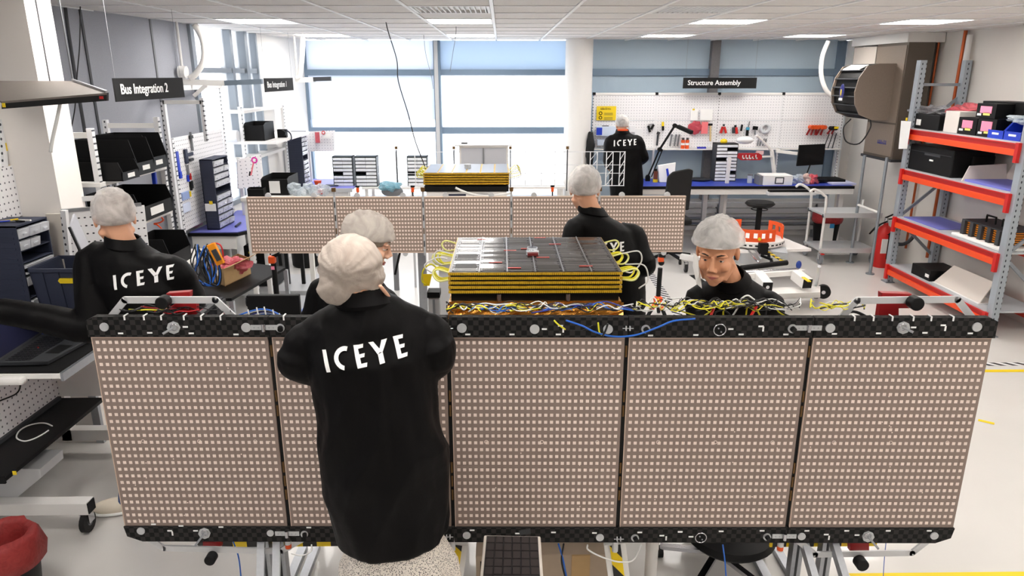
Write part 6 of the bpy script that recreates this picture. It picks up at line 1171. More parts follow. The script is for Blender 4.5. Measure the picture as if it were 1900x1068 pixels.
# brown duct + fan heater
M_brown = mat('brown_metal', (96, 86, 76), .55, nz=(70, .12)); M_brl = mat('taupe_metal_light', (136, 122, 110), .5, nz=(70, .1))
dz0, dz1 = py(1660, 296, 8.5).z, py(1700, 78, 8.5).z; dx0 = py(1684, 100, 8.5).x; dx1 = py(1733, 100, 8.5).x
T('heater_duct', 'tall brown metal heater cabinet on the right wall', 'heater', ((dx0+dx1)/2, 8.8, dz0)); P('cabinet', MB().box(dx0, dx1, 8.5, 9.2, dz0, dz1), M_brown); P('side_panel', MB().box(dx0-.01, dx0, 8.52, 9.18, dz0+.03, dz0+.4), M_brl); P('side_panel', MB().box(dx0-.01, dx0, 8.52, 9.18, dz0+.42, dz1-.03), M_brl); P('bottom_rail', MB().box(dx0-.02, dx1, 8.48, 9.22, dz0-.03, dz0), M_dgrey)
P('blue_mark', scrawl(0, 0, .22, .05, 6, 0, Matrix.Translation((dx0-.012, 8.86, dz0+.16)) @ Matrix.Rotation(R(-90), 4, 'Z')), mat('mark_blue', (50, 60, 160), .5))
fz0, fz1 = py(1640, 222, 8.75).z, py(1640, 118, 8.75).z; fx = dx0-.01
th_ = T('fan_heater', 'black curved louvred fan heater mounted on the brown cabinet', 'heater', (fx-.25, 9.0, fz0))
prof = [(0, fz0), (-.2, fz0+.0), (-.36, fz0+.06), (-.43, fz0+.25*(fz1-fz0)+.02), (-.45, (fz0+fz1)/2), (-.42, fz0+.75*(fz1-fz0)), (-.34, fz1-.03), (-.2, fz1), (0, fz1)]
P('side_cheek', MB().prism([(fx+a, 8.68, z) for a, z in prof], (0, .02, 0)), M_brl); P('side_cheek', MB().prism([(fx+a, 9.3, z) for a, z in prof], (0, .02, 0)), M_brl)
P('shell', MB().prism([(fx+a*.93, 8.7, z) for a, z in prof], (0, .6, 0)), M_black)
for k in range(6):
    z = fz0+.06+k*(fz1-fz0-.1)/5.4; dd = .43-abs((z-(fz0+fz1)/2))**2*1.2; P('louvre', MB().hexa([(fx-dd-.02, 8.7, z), (fx-dd-.02, 9.3, z), (fx-.2, 9.3, z+.04), (fx-.2, 8.7, z+.04), (fx-dd-.02, 8.7, z+.008), (fx-dd-.02, 9.3, z+.008), (fx-.2, 9.3, z+.05), (fx-.2, 8.7, z+.05)]), M_dgrey)
P('top_reflector', MB().hexa([(fx-.38, 8.78, fz1-.07), (fx-.38, 9.22, fz1-.07), (fx-.28, 9.22, fz1-.02), (fx-.28, 8.78, fz1-.02), (fx-.38, 8.78, fz1-.06), (fx-.38, 9.22, fz1-.06), (fx-.28, 9.22, fz1-.01), (fx-.28, 8.78, fz1-.01)]), M_paper)
q = Vector((fx-.465, 8.98, (fz0+fz1)/2)); P('oval_badge', MB().sph(q, (.012, .06, .09), 16, 10), mat('navy_badge', (40, 42, 110), .4), smooth=True); P('badge_drop', MB().sph(q+Vector((-.01, 0, -.01)), (.006, .015, .04), 12, 8), M_yellow, smooth=True); P('badge_text', MB().cb(q+Vector((-.008, 0, -.09)), (.006, .09, .03)), M_paper)
P('cable', MB().tube(cr([(fx-.35, 8.9, fz0), (fx-.45, 8.85, fz0-.1), (fx-.42, 8.8, fz0-.26), (fx-.28, 8.75, fz0-.28), (fx-.2, 8.7, fz0-.1), (fx-.2, 8.72, fz0)], 5), .008, 6), M_wk, smooth=True)
T('white_ceiling_box', 'pale box section above the black fan heater', 'duct', (4.45, 9.3, dz1-.45)); P('duct_body', MB().box(dx0-.0, XR-.01, 9.22, 9.8, dz1-.4, dz1-.02), mat('pale_duct', (206, 196, 186), .6)); P('duct_top', MB().box(dx0-.02, XR-.01, 8.5, 9.85, dz1, H_-.0), M_offw)
# fire extinguisher
q = pz(1632, 494, 0); T('fire_extinguisher', 'red fire extinguisher on the floor left of the pallet rack', 'extinguisher', (q.x, q.y, 0))
P('cylinder', MB().lathe(q, [(.085, 0), (.09, .02), (.09, .42), (.07, .5), (.03, .53), (.025, .56)], 24), M_red, smooth='auto'); P('black_sleeve', MB().lathe(q+Vector((.012, .0, .03)), [(.088, 0), (.09, .4), (.07, .44), (.06, .3)], 24), M_black, smooth='auto'); P('white_label', MB().cb(q+Vector((-.03, -.088, .28)), (.07, .01, .18)), M_paper)
P('valve', MB().cyl(q+Vector((0, 0, .55)), q+Vector((0, 0, .62)), .022, 12), M_steel); P('lever', MB().bar(q+Vector((-.02, 0, .62)), q+Vector((.09, 0, .67)), .02, .012).bar(q+Vector((-.02, 0, .6)), q+Vector((.08, 0, .61)), .02, .012), M_black); P('hose', MB().tube(cr([q+Vector(v) for v in ((0, -.02, .58), (-.12, -.02, .52), (-.2, -.02, .42), (-.15, -.02, .48), (-.08, -.05, .56))], 4), .01, 6), M_black, smooth=True)
# ---- pallet rack
XF = 4.47; YN, YF = 6.15, 7.95; XBk = 4.99
rk = T('pallet_rack', 'galvanised pallet rack with orange red beams along the right wall', 'rack', (4.7, 7.05, 0))
M_upr = pattern('rack_upright_holes', (158, 166, 174), (50, 54, 60), (.05, .05), (.006, .012), .45, .4, axes=('Y', 'Z')); M_upr2 = pattern('rack_upright_holes_front', (168, 176, 184), (50, 54, 60), (.045, .05), (.006, .012), .45, .4)
ztop = pxx(1700, 112, XF).z
for x, y in ((XF+.03, YF), (XF+.03, YN)):
    P('upright', MB().box(x-.035, x+.035, y-.04, y-.034, 0, ztop).box(x-.035, x-.029, y-.034, y+.04, 0, ztop).box(x+.029, x+.035, y-.034, y+.04, 0, ztop), M_upr2, bevel=.001); P('foot_plate', MB().box(x-.05, x+.05, y-.06, y+.06, 0, .01), M_galv)
for y in (YF, YN):
    P('upright', MB().box(XBk-.04, XBk+.03, y-.04, y+.03, 0, ztop), M_upr2); 
    P('brace', MB().bar((XF+.03, y, ztop-.25), (XBk, y, ztop-.25), .02, .03), M_galv)
    zs_ = [.3, .75, 1.2, 1.65, 2.1]
    for k in range(4): a, b = (XF+.03, XBk) if k % 2 == 0 else (XBk, XF+.03); P('brace', MB().bar((a, y+.01, zs_[k+1] if zs_[k+1] < ztop else ztop-.1), (b, y+.01, zs_[k]), .02, .03), M_galv)
lv = [pxx(1690, 240, XF).z, pxx(1671, 313, XF).z, pxx(1654, 400, XF).z, pxx(1641, 487, XF).z]
M_deck = mat('rack_deck', (196, 200, 205), .5, .2)
for k, z in enumerate(lv):
    bm_ = P('beam', MB().box(XF-.02, XF+.03, YN+.04, YF-.04, z-.105, z-.05), mat('beam_orange', (236, 78, 28), .4), bevel=.003)
    P('beam_step', MB().box(XF-.002, XF+.03, YN+.04, YF-.04, z-.05, z), mat('beam_dark_red', (176, 22, 20), .45), bm_); P('beam_rim', MB().box(XF-.012, XF+.03, YN+.04, YF-.04, z-.008, z+.002), M_red, bm_)
    P('beam', MB().box(XBk-.03, XBk, YN+.04, YF-.04, z-.11, z), M_beam)
    P('deck', MB().box(XF+.0, XBk, YN+.03, YF-.04, z, z+.015), M_deck)
    for y in (YN+.03, YF-.03): P('beam_hook', MB().box(XF-.035, XF-.005, y-.02, y+.02, z-.16, z+.01), M_red)
P('paper_sheet', MB().hexa([pxx(1667, 276, XF-.05), pxx(1683, 276, XF-.05), pxx(1683, 276, XF-.045), pxx(1667, 276, XF-.045), pxx(1672, 224, XF-.05), pxx(1691, 225, XF-.05), pxx(1691, 225, XF-.045), pxx(1672, 224, XF-.045)]), M_paper, label='white paper sheet hung on the upright')
P('yellow_tag', MB().cb(pxx(1682, 221, XF-.04), (.004, .03, .03)), M_yellow)
def fb(x0, y0, x1, y1, X=XF+.03, d=.3, z0=None):
    """box whose -X face covers a photo rectangle; rests on z0"""
    xm = (x0+x1)/2; ym = (y0+y1)/2; ya_ = pxx(x1, ym, X).y; yb__ = pxx(x0, ym, X).y; zt__ = pxx(xm, y0, X).z; zb__ = z0 if z0 is not None else pxx(xm, y1, X).z
    return X, X+d, ya_, yb__, zb__, zt__
L0, L1, L2, L3 = [z+.016 for z in lv]
def rbox(nm, lb, cat, rect, m, X=XF+.03, d=.3, z0=None, extra=(), **k):
    b = fb(*rect, X=X, d=d, z0=z0); T(nm, lb, cat, ((b[0]+b[1])/2, (b[2]+b[3])/2, b[4]))
    P('body', MB().box(*b), m, **k)
    for n_, r_, mm in extra: e_ = fb(*r_, X=X-.004, d=.004); P(n_, MB().box(*e_), mm)
    return b
rbox('black_crate', 'black crate with white label under clear film on the top rack shelf', 'crate', (1696, 212, 1742, 246), M_black, z0=L0, d=.4, extra=(('white_label', (1700, 221, 1708, 232), M_paper),), bevel=.006)
c = pxx(1728, 207, XF+.2); S('clear_film_pile', crumple((XF+.22, c.y-.05, c.z+.01), (.16, .28, .05), 18, 12, .8, 2), veil('grey_clear_film', (176, 176, 182), .6, 30, .2), 'grey clear plastic film heaped on the black crate', 'film')
rbox('document_file', 'leaning cream document folder on the top rack shelf', 'folder', (1752, 206, 1778, 247), mat('cream_folder', (216, 210, 204), .7), z0=L0, d=.35, bevel=.004)
for rect, lb in (((1778, 218, 1812, 247), 'black bin with pink card nearest the cream folder on the top rack shelf'), ((1813, 220, 1848, 253), 'black bin with pink card in the lower row next to the blue bins'), ((1812, 192, 1848, 219), 'black bin with pink card stacked on top of the lower one')):
    x0_, y0_, x1_, y1_ = rect; zz_ = L0 if y1_ > 240 else None
    b = rbox('parts_bin', lb, 'storage bin', rect, M_black, z0=zz_, d=.38, extra=(('pink_card', (x0_+7, y0_+5, x1_-8, y1_-9), M_pink), ('yellow_note', (x0_+12, y1_-10, x1_-12, y1_-5), mat('pale_yellow_note', (240, 228, 120), .6)), ('white_note', (x0_+1, y1_-9, x0_+8, y1_-5), M_paper)))
rbox('black_organiser', 'long black organiser box behind the pink card bins', 'box', (1822, 189, 1905, 213), M_black, X=XF+.2, d=.25, z0=L0)
S('pink_film_pile', crumple((XF+.3, pxx(1800, 200, XF+.3).y, pxx(1800, 205, XF+.3).z), (.15, .2, .06), 16, 10, .8, 7), M_pinkfoil, 'pinkish film behind the cream folder on the top shelf', 'film')
for rect, lb in (((1836, 220, 1865, 256), 'left blue open bin on the top rack shelf'), ((1866, 222, 1898, 262), 'right larger blue open bin on the top rack shelf')):
    b = fb(*rect, z0=L0); T('parts_bin', lb, 'storage bin', ((b[0]+b[1])/2, (b[2]+b[3])/2, b[4])); x0_, x1_, y0_, y1_, z0_, z1_ = b; hh = z1_-z0_
    for yy in (y0_, y1_-.006): P('side_wall', MB().prism([(x1_, yy, z0_), (x0_, yy, z0_), (x0_-.01, yy, z0_+hh*.4), (x0_+.08, yy, z1_), (x1_, yy, z1_)], (0, .006, 0)), M_bluep)
    P('bottom', MB().box(*b[:4], z0_, z0_+.006), M_bluep); P('rear_wall', MB().box(x1_-.006, x1_, y0_, y1_, z0_, z1_), M_bluep); P('front_lip', MB().box(x0_-.008, x0_, y0_, y1_, z0_, z0_+hh*.42), M_bluep); P('label_card', MB().box(x0_-.01, x0_-.008, y0_+.06, y1_-.06, z0_+hh*.2, z0_+hh*.3), M_paper)
S('folded_film', crumple((XF+.12, pxx(1875, 225, XF).y, pxx(1875, 222, XF).z+.0), (.1, .18, .03), 16, 10, .8, 9), M_clearfilm, 'clear film lying across the blue bins', 'film')
rbox('equipment_case', 'large black latched equipment case on the second rack shelf', 'case', (1684, 272, 1768, 322), M_black, z0=L1, d=.42, extra=(('white_tag', (1724, 296, 1731, 299), M_paper), ('lid_seam', (1690, 284, 1766, 285), M_dgrey), ('latch', (1715, 286, 1745, 290), M_dgrey)), bevel=.012)
rbox('equipment_case', 'smaller black case behind the large one on the second rack shelf', 'case', (1768, 286, 1806, 310), M_black, X=XF+.22, d=.22, z0=L1, bevel=.008)
T('packing_board', 'cream fold up sheet with violet blue mat on the second rack shelf', 'sheet', (XF+.3, 6.7, L1)); ya_, yb__ = YN+.1, pxx(1775, 340, XF).y
P('violet_mat', MB().box(XF+.04, XBk-.06, ya_, yb__-.05, L1, L1+.02), M_lblue); P('cream_board', MB().hexa([(XBk-.06, ya_, L1+.02), (XBk-.06, yb__, L1+.02), (XBk-.05, yb__, L1+.02), (XBk-.05, ya_, L1+.02), (XBk-.03, ya_, L1+.18), (XBk-.03, yb__-.06, L1+.18), (XBk-.02, yb__-.06, L1+.18), (XBk-.02, ya_, L1+.18)]), mat('cream_sheet', (222, 214, 206), .7))
P('side_fold', MB().hexa([(XF+.02, yb__-.04, L1), (XBk-.06, yb__-.04, L1), (XBk-.06, yb__-.03, L1), (XF+.02, yb__-.03, L1), (XF+.1, yb__-.0, L1+.14), (XBk-.06, yb__-.0, L1+.16), (XBk-.06, yb__+.01, L1+.16), (XF+.1, yb__+.01, L1+.14)]), mat('cream_sheet', (222, 214, 206), .7))
S('violet_sheet', MB().box(XF+.04, XBk-.08, pxx(1738, 410, XF).y, YF-.1, L2, L2+.008), M_lblue, 'violet blue sheet at the far end of the third rack shelf', 'sheet')
md = T('module_tray', 'white tray holding an orange edged panel module with black handles', 'tray', (XF+.25, 6.75, L2)); ya_, yb__ = YN+.06, pxx(1762, 425, XF).y
P('white_tray', MB().box(XF+.02, XBk-.05, ya_, yb__, L2, L2+.03), M_paper, bevel=.01)
for k in range(6): P('orange_layer', MB().box(XF+.09, XBk-.12, ya_+.08, yb__-.08, L2+.045+k*.02, L2+.055+k*.02), mat('amber_layer', (222, 134, 30), .4)); P('dark_layer', MB().box(XF+.1, XBk-.13, ya_+.09, yb__-.09, L2+.035+k*.02, L2+.045+k*.02), M_black)
P('top_plate', MB().box(XF+.07, XBk-.1, ya_+.06, yb__-.06, L2+.165, L2+.175), M_dgrey)
for k in range(5): y = ya_+.1+k*(yb__-ya_-.22)/4; P('grey_post', MB().box(XF+.06, XF+.1, y, y+.05, L2+.03, L2+.17), M_dgrey, bevel=.004)
for y in (ya_+.15, ya_+.38): P('black_handle', MB().tube([(XF+.2, y, L2+.17), (XF+.2, y, L2+.24), (XF+.2, y+.13, L2+.24), (XF+.2, y+.13, L2+.17)], .01, 8), M_black, smooth='auto')
rbox('open_tray', 'open black tray with white tag on the bottom rack shelf', 'tray', (1690, 494, 1726, 522), M_black, z0=L3, d=.34, extra=(('white_tag', (1716, 508, 1723, 514), M_paper),))
T('foam_board', 'cream upright foam board on the bottom rack shelf', 'panel', (XF+.2, 6.9, L3)); P('panel', MB().hexa([(XF+.06, 6.4, L3), (XF+.06, 7.15, L3), (XF+.07, 7.15, L3), (XF+.07, 6.4, L3), (XF+.2, 6.45, L3+.2), (XF+.2, 7.08, L3+.2), (XF+.21, 7.08, L3+.2), (XF+.21, 6.45, L3+.2)]), mat('cream_sheet', (222, 214, 206), .7)); P('fold_strip', MB().box(XF+.05, XF+.25, 6.4, 7.15, L3, L3+.008), M_paper)
T('ceiling_duct_tap', 'grey pipe elbow and valve low on the wall behind the rack', 'pipe', (XR-.1, 7.3, .6)); q = pxx(1700, 455, XR-.12); P('elbow', MB().tube(cr([(XR-.12, q.y, q.z+.3), (XR-.14, q.y+.05, q.z+.1), (XR-.22, q.y+.08, q.z), (XR-.34, q.y+.1, q.z)], 5), .022, 10), M_dgrey, smooth=True); P('brass_valve', MB().sph((XR-.15, q.y-.2, q.z-.25), (.04, .04, .06), 12, 8), mat('pale_brass', (190, 176, 120), .4, .4), smooth=True)
S('black_floor_case', MB().box(4.35, 4.95, 4.2, 4.75, 0, pz(1890, 612, .0).z+.22), M_black, 'black case on the floor at the right edge of the photo', 'case', bevel=.02)
# small orange tripod near the stack
TY = pz(1222, 590, 0).y; K = TY/3.1; q = pz(1222, 590, 0)
T('mini_tripod', 'small orange and black tripod on the floor behind the wire tangle', 'tripod', q); hub = py(1221, 553, TY)
P('centre_pole', MB().cyl(hub, py(1225, 497, TY), .011*K, 10), M_black, smooth='auto'); P('orange_hub', MB().sph(hub+Vector((0, 0, -.01)), (.022*K, .022*K, .018*K), 12, 8), M_orange, smooth=True); P('ball_head', MB().sph(py(1227, 487, TY), .014*K, 12, 8), M_black, smooth=True); P('orange_knob', MB().cb(py(1226, 481, TY), (.024*K, .024*K, .02*K)), M_orange, bevel=.004); P('mount_plate', MB().bar(py(1222, 473, TY), py(1234, 475, TY), .02*K, .012*K), M_black)
for x, y in ((1197, 594), (1238, 596), (1222, 578)): e_ = pz(x, y, 0.01); P('orange_leg', MB().cyl(hub+Vector((0, 0, -.01)), hub*.5+e_*.5, .011*K, 10), M_orange, smooth='auto'); P('black_leg', MB().cyl(hub*.5+e_*.5, e_, .009*K, 10), M_black, smooth='auto')
# ============================================================ PEOPLE
def solid(mb, voxel, smooth=4, disp=None):
    """fuse overlapping closed volumes into one continuous skin"""
    me = bpy.data.meshes.new('tmp'); me.from_pydata([tuple(p) for p in mb.v], [], mb.f)
    bm = bmesh.new(); bm.from_mesh(me); bmesh.ops.recalc_face_normals(bm, faces=bm.faces); bm.to_mesh(me); bm.free()
    o = bpy.data.objects.new('tmp', me); col.objects.link(o)
    m = o.modifiers.new('r', 'REMESH'); m.mode = 'VOXEL'; m.voxel_size = voxel
    s = o.modifiers.new('s', 'SMOOTH'); s.factor = .5; s.iterations = smooth
    dg = bpy.context.evaluated_depsgraph_get(); out = bpy.data.meshes.new_from_object(o.evaluated_get(dg))
    bpy.data.objects.remove(o); bpy.data.meshes.remove(me)
    if disp:
        out.update(); ns = [v.normal.copy() for v in out.vertices]
        for v, n in zip(out.vertices, ns): v.co += Vector((n.x, n.y, n.z*.3))*disp(v.co)
    out.shade_smooth(); return out
def PM(name, me, m, parent, **k):
    """mesh given in world space becomes a part"""
    inv = W[parent.name].inverted(); me.transform(inv); me.materials.append(m)
    o = bpy.data.objects.new(name, me); col.objects.link(o); o.parent = parent; W[o.name] = W[parent.name]
    me.name = name
    for a, b in k.items(): o[a] = b
    return o
def rotm(yaw, pitch=0, roll=0): return Matrix.Rotation(R(yaw), 3, 'Z') @ Matrix.Rotation(R(-pitch), 3, 'X') @ Matrix.Rotation(R(roll), 3, 'Y')
def head_shape(mb, c, M, s=1.0):
    c = Vector(c); L_ = lambda x, y, z: c+M @ Vector((x*s, y*s, z*s))
    E_ = lambda p, r, n=18, m=14: mb.sph(L_(*p), tuple(q*s for q in r), n, m, M)
    E_((0, -.012, .03), (.076, .094, .088)); E_((0, .022, -.03), (.064, .07, .085)); E_((0, .045, -.085), (.043, .045, .035)); E_((0, .068, -.105), (.022, .02, .018))
    mb.tube([L_(0, .086, .018), L_(0, .1, -.01), L_(0, .113, -.032)], [.008*s, .010*s, .0135*s], 10)
    for x in (-1, 1):
        E_((x*.013, .1, -.036), (.009, .01, .008), 10, 8); E_((x*.032, .077, .024), (.028, .014, .009), 12, 8); E_((x*.04, .062, -.03), (.026, .026, .024), 12, 10)
        E_((x*.079, -.01, -.008), (.009, .018, .031), 12, 10); mb.tube([L_(x*.055, .0, -.05), L_(x*.03, .05, -.1)], [.026*s, .02*s], 10)
    mb.tube([L_(-.024, .084, -.069), L_(0, .093, -.063), L_(.024, .084, -.069)], [.004*s, .0065*s, .004*s], 8); mb.tube([L_(-.02, .083, -.075), L_(0, .091, -.077), L_(.02, .083, -.075)], [.004*s, .007*s, .004*s], 8)
    return L_
def hand(mb, wr, d, side, palm):
    """five-fingered relaxed hand; wr wrist, d pointing direction, side toward the thumb, palm normal"""
    wr = Vector(wr); d = Vector(d).normalized(); sd = Vector(side); sd = (sd-d*sd.dot(d)).normalized(); n = d.cross(sd); n = n if n.dot(Vector(palm)) > 0 else -n
    M = Matrix((sd, d, n)).transposed(); mb.sph(wr+d*.045, (.040, .052, .016), 14, 10, M)
    for k, (off, ln) in enumerate(((.03, .072), (.011, .08), (-.009, .074), (-.028, .058))):
        p0 = wr+d*.075+sd*off; p1 = p0+d*ln*.5+n*.006; p2 = p1+d*ln*.3+n*.018; p3 = p2+d*ln*.12+n*.02
        mb.tube([p0-d*.02, p0, p1, p2, p3], [.0095, .0095, .0088, .008, .0065], 8)
    q0 = wr+d*.02+sd*.025; q1 = q0+sd*.03+d*.025+n*.006; q2 = q1+d*.03+sd*.008+n*.008; mb.tube([q0, q1, q2], [.013, .011, .008], 8)
M_coat = mat('black_lab_coat', (5, 4, 5), .7, bump=(22, .2)); M_coat.node_tree.nodes['Principled BSDF'].inputs['Specular IOR Level'].default_value = .13; M_coat.node_tree.nodes['Principled BSDF'].inputs['Roughness'].default_value = .55
M_skin = mat('skin_light', (214, 160, 128), .55, nz=(30, .06)); M_skin2 = mat('skin_fair', (226, 176, 148), .55, nz=(30, .06))
M_net = veil('hairnet_gauze', (242, 239, 236), .5, 13, .85, .35); M_net2 = veil('hairnet_dense', (182, 170, 160), .86, 16, .85, .5)
M_eye = mat('eye_white', (232, 228, 224), .2); M_iris = mat('iris_dark', (40, 28, 22), .2); M_lip = mat('lip_rose', (186, 108, 98), .5)
M_prn = mat('coat_print_white', (242, 242, 242), .7)
def letters():
    u = []
    u.append([[(0, 0), (.2, 0), (.2, 1), (0, 1)]])
    arc = []; cx, cy, ro, ri = 1.02, .5, .516, .316; a0, a1 = R(66), R(254); n = 14
    for k in range(n):
        p, q = a0+(a1-a0)*k/n, a0+(a1-a0)*(k+1)/n; arc.append([(cx+ri*math.cos(p), cy+ri*math.sin(p)), (cx+ro*math.cos(p), cy+ro*math.sin(p)), (cx+ro*math.cos(q), cy+ro*math.sin(q)), (cx+ri*math.cos(q), cy+ri*math.sin(q))])
    u.append(arc)
    def E(x): return [[(x, 0), (x+.2, 0), (x+.2, 1), (x, 1)], [(x+.2, 0), (x+.42, 0), (x+.47, .17), (x+.2, .17)], [(x+.2, .42), (x+.39, .42), (x+.44, .58), (x+.2, .58)], [(x+.2, .83), (x+.42, .83), (x+.47, 1), (x+.2, 1)]]
    u.append(E(1.52))
    x = 2.22; u.append([[(x+.33, 0), (x+.55, 0), (x+.55, .48), (x+.33, .42)], [(x, 1), (x+.24, 1), (x+.5, .55), (x+.33, .42)], [(x+.38, .5), (x+.55, .48), (x+.87, 1), (x+.62, 1)]])
    u.append(E(3.34)); return u
def lettering(coat, org, xd, yd, h, pd):
    """lay the five letters on the coat: org = lower left, xd/yd text axes, pd = projection direction"""
    me = coat.data; Wm = W[coat.name]; bvh = BVHTree.FromPolygons([Wm @ v.co for v in me.vertices], [tuple(p.vertices) for p in me.polygons])
    xd = Vector(xd).normalized(); yd = Vector(yd).normalized(); pd = Vector(pd).normalized()
    for L_ in letters():
        mb = MB()
        for q in L_:
            q = q if len(q) == 4 else q; n = max(2, int(h/.008)); nu = n if len(L_) < 10 else 3
            g = []
            for i in range(nu+1):
                for j in range(nu+1):
                    a, b = i/nu, j/nu; x = (q[0][0]*(1-a)+q[1][0]*a)*(1-b)+(q[3][0]*(1-a)+q[2][0]*a)*b; y = (q[0][1]*(1-a)+q[1][1]*a)*(1-b)+(q[3][1]*(1-a)+q[2][1]*a)*b
                    p = Vector(org)+xd*x*h+yd*y*h-pd*.5; hit = bvh.ray_cast(p, pd, 1.2)
                    g.append(hit[0]-pd*.004 if hit[0] else Vector(org)+xd*x*h+yd*y*h)
            b0 = len(mb.v); mb.v += g
            for i in range(nu):
                for j in range(nu): k = b0+i*(nu+1)+j; mb.f.append((k, k+1, k+nu+2, k+nu+1))
        P('letter', mb, M_prn, coat, smooth=True)
def folds(amp, seed):
    def f(p):
        q = Vector((p.x*7+seed, p.y*7, p.z*2.6)); a = noise.noise(q+Vector((noise.noise(p*3)*.8,)*3)); b = noise.noise(Vector((p.x*20, p.y*20, p.z*9+seed)))
        return amp*((1-abs(a)*2.4)*.6+b*.35)
    return f
def person(lb, s, group=None):
    """s: all joints in world space"""
    g = s.get; hem, pel, wai, che, sho, nec, hd = [Vector(g(k)) for k in ('hem', 'pel', 'wai', 'che', 'sho', 'nec', 'hd')]
    sd = Vector(g('side')).normalized(); M = g('M'); k = g('k', 1.0); sk = g('skin', M_skin)
    root = T('person', lb, 'person', (pel.x, pel.y, 0)); root_ = root
    # body
    b = MB(); L_ = head_shape(b, hd, M, g('hs', 1.0)); up = (nec-che).normalized(); fw = sd.cross(up).normalized()
    b.tube([nec-up*.03, nec*.5+hd*.5-M @ Vector((0, .02, .02)), hd-M @ Vector((0, .025, .03))], [.058, .052, .05], 16)
    def ring(c, a, d_, nx): t = (Vector(nx)-Vector(c)).normalized(); f_ = sd.cross(t).normalized(); return (c, a, d_, sd, f_)
    cs = [pel, wai, che, sho, nec]; b.rings([ring(pel-Vector((0, 0, .06)), .13, .09, pel), ring(pel, .155, .1, wai), ring(wai, .135, .095, che), ring(che, .15, .1, sho), ring(sho, .14, .075, nec), ring(nec, .055, .055, hd)], 20)
    arms = []
    for sn, kk in ((-1, 'L'), (1, 'R')):
        shp = sho+sd*sn*g('sw', .17)*k-up*.042; el, wr = Vector(g('el'+kk)), Vector(g('wr'+kk)); arms.append((shp, el, wr))
        b.tube([sho+sd*sn*.08, shp, shp*.5+el*.5, el, el*.5+wr*.5, wr], [.05, .046, .04, .034, .031, .024], 12)
        dd = (wr-el).normalized(); hand(b, wr+dd*.01, Vector(g('hdir'+kk, dd)), Vector(g('th', (0, 0, 1))), Vector((0, 0, -1)))
    for sn in (-1, 1):
        ft = Vector(g('ft')[(sn+1)//2]); hip = pel+sd*sn*.085-Vector((0, 0, .04)); kn = hip*.5+Vector((ft.x, ft.y, .09))*.5+Vector((g('dirv')))*.03
        b.tube([hip, hip*.5+kn*.5, kn, kn*.5+Vector((ft.x, ft.y, .09))*.5, Vector((ft.x, ft.y, .08))], [.085, .072, .055, .05, .036], 12)
    body = PM('body', solid(b, g('vox', .006), 3), sk, root)
    # legs cover and shoes
    dv = Vector(g('dirv')).normalized()
    for sn in (-1, 1):
        ft = Vector(g('ft')[(sn+1)//2]); hip = pel+sd*sn*.085-Vector((0, 0, .04)); an = Vector((ft.x, ft.y, .09)); kn = hip*.5+an*.5+dv*.03
        if not g('skirt'):
            P('trouser_leg', MB().tube(cr([hip, kn, an-Vector((0, 0, .02))], 5), [.11, .108, .104, .098, .09, .08, .074, .068, .062, .057, .054], 16), g('trs', mat('dark_trousers', (34, 36, 44), .8)), root, smooth='auto')
        sh = MB().sph((ft.x+dv.x*.06, ft.y+dv.y*.06, .045), (.045, .13, .045), 18, 12, Matrix.Rotation(math.atan2(dv.y, dv.x)-R(90), 3, 'Z')); sh.v = [Vector((p.x, p.y, max(p.z, .012))) for p in sh.v]; sh.sph((ft.x, ft.y, .075), (.045, .05, .04), 14, 10)
        so = P('shoe', sh, g('shm', M_offw), root, smooth=True)
        sl = MB().sph((ft.x+dv.x*.06, ft.y+dv.y*.06, .014), (.05, .137, .014), 18, 8, Matrix.Rotation(math.atan2(dv.y, dv.x)-R(90), 3, 'Z')); P('sole', sl, M_paper, so, smooth=True)
    # coat
    c = MB(); W_ = g('cw', (.2, .2, .19, .195, .185, .1)); D_ = g('cd', (.17, .16, .14, .145, .11, .085))
    c.rings([ring(hem, W_[0], D_[0], pel), ring(hem*.55+pel*.45, (W_[0]+W_[1])/2, (D_[0]+D_[1])/2, pel), ring(pel, W_[1], D_[1], wai), ring(wai, W_[2], D_[2], che), ring(che, W_[3], D_[3], sho), ring(sho, W_[4], D_[4], nec), ring(sho*.6+nec*.4, W_[4]*.78, (D_[4]+D_[5])/2, nec), ring(sho*.3+nec*.7, W_[5], D_[5], nec), ring(nec+up*.012, .07, .068, nec+up)], 30)
    for shp, el, wr in arms:
        cf = wr+(el-wr).normalized()*.02; r_ = g('sr', 1.0); c.tube(cr([sho+(shp-sho)*.55, shp, shp*.45+el*.55, el, el*.5+cf*.5, cf], 3), [v*r_ for v in (.056, .057, .062, .068, .068, .066, .064, .063, .063, .063, .06, .058, .056, .053, .05, .048)], 16); c.sph(shp-up*.012, .058*r_, 14, 10); c.sph(el, .064*r_, 12, 10)
    coat = PM('lab_coat', solid(c, g('cvox', .009), 5, folds(g('fold', .009), len(lb))), M_coat, root)
    cm = MB(); n_ = 26; axis = (hd-nec).normalized()
    cf_ = Matrix((sd, sd.cross(axis).normalized()*-1, axis)).transposed()
    rg = []
    for (r_, z_, t) in ((.074, -.02, 0), (.070, .035, 0), (.076, .04, 0), (.094, -.008, 0), (.088, -.02, 0)): rg.append((nec+axis*z_, r_, r_*.98, cf_.col[0], cf_.col[1]))
    cm.rings(rg, n_); P('collar', cm, M_coat, coat, smooth='auto')
    if g('text'): lettering(coat, *g('text'))
    # hair + net
    hc = g('hair', (96, 72, 54)); hm_ = mat('hair_%d_%d' % (hc[0], hc[1]), hc, .7, nz=(60, .35), bump=(80, .6)); hs = g('hs', 1.0)
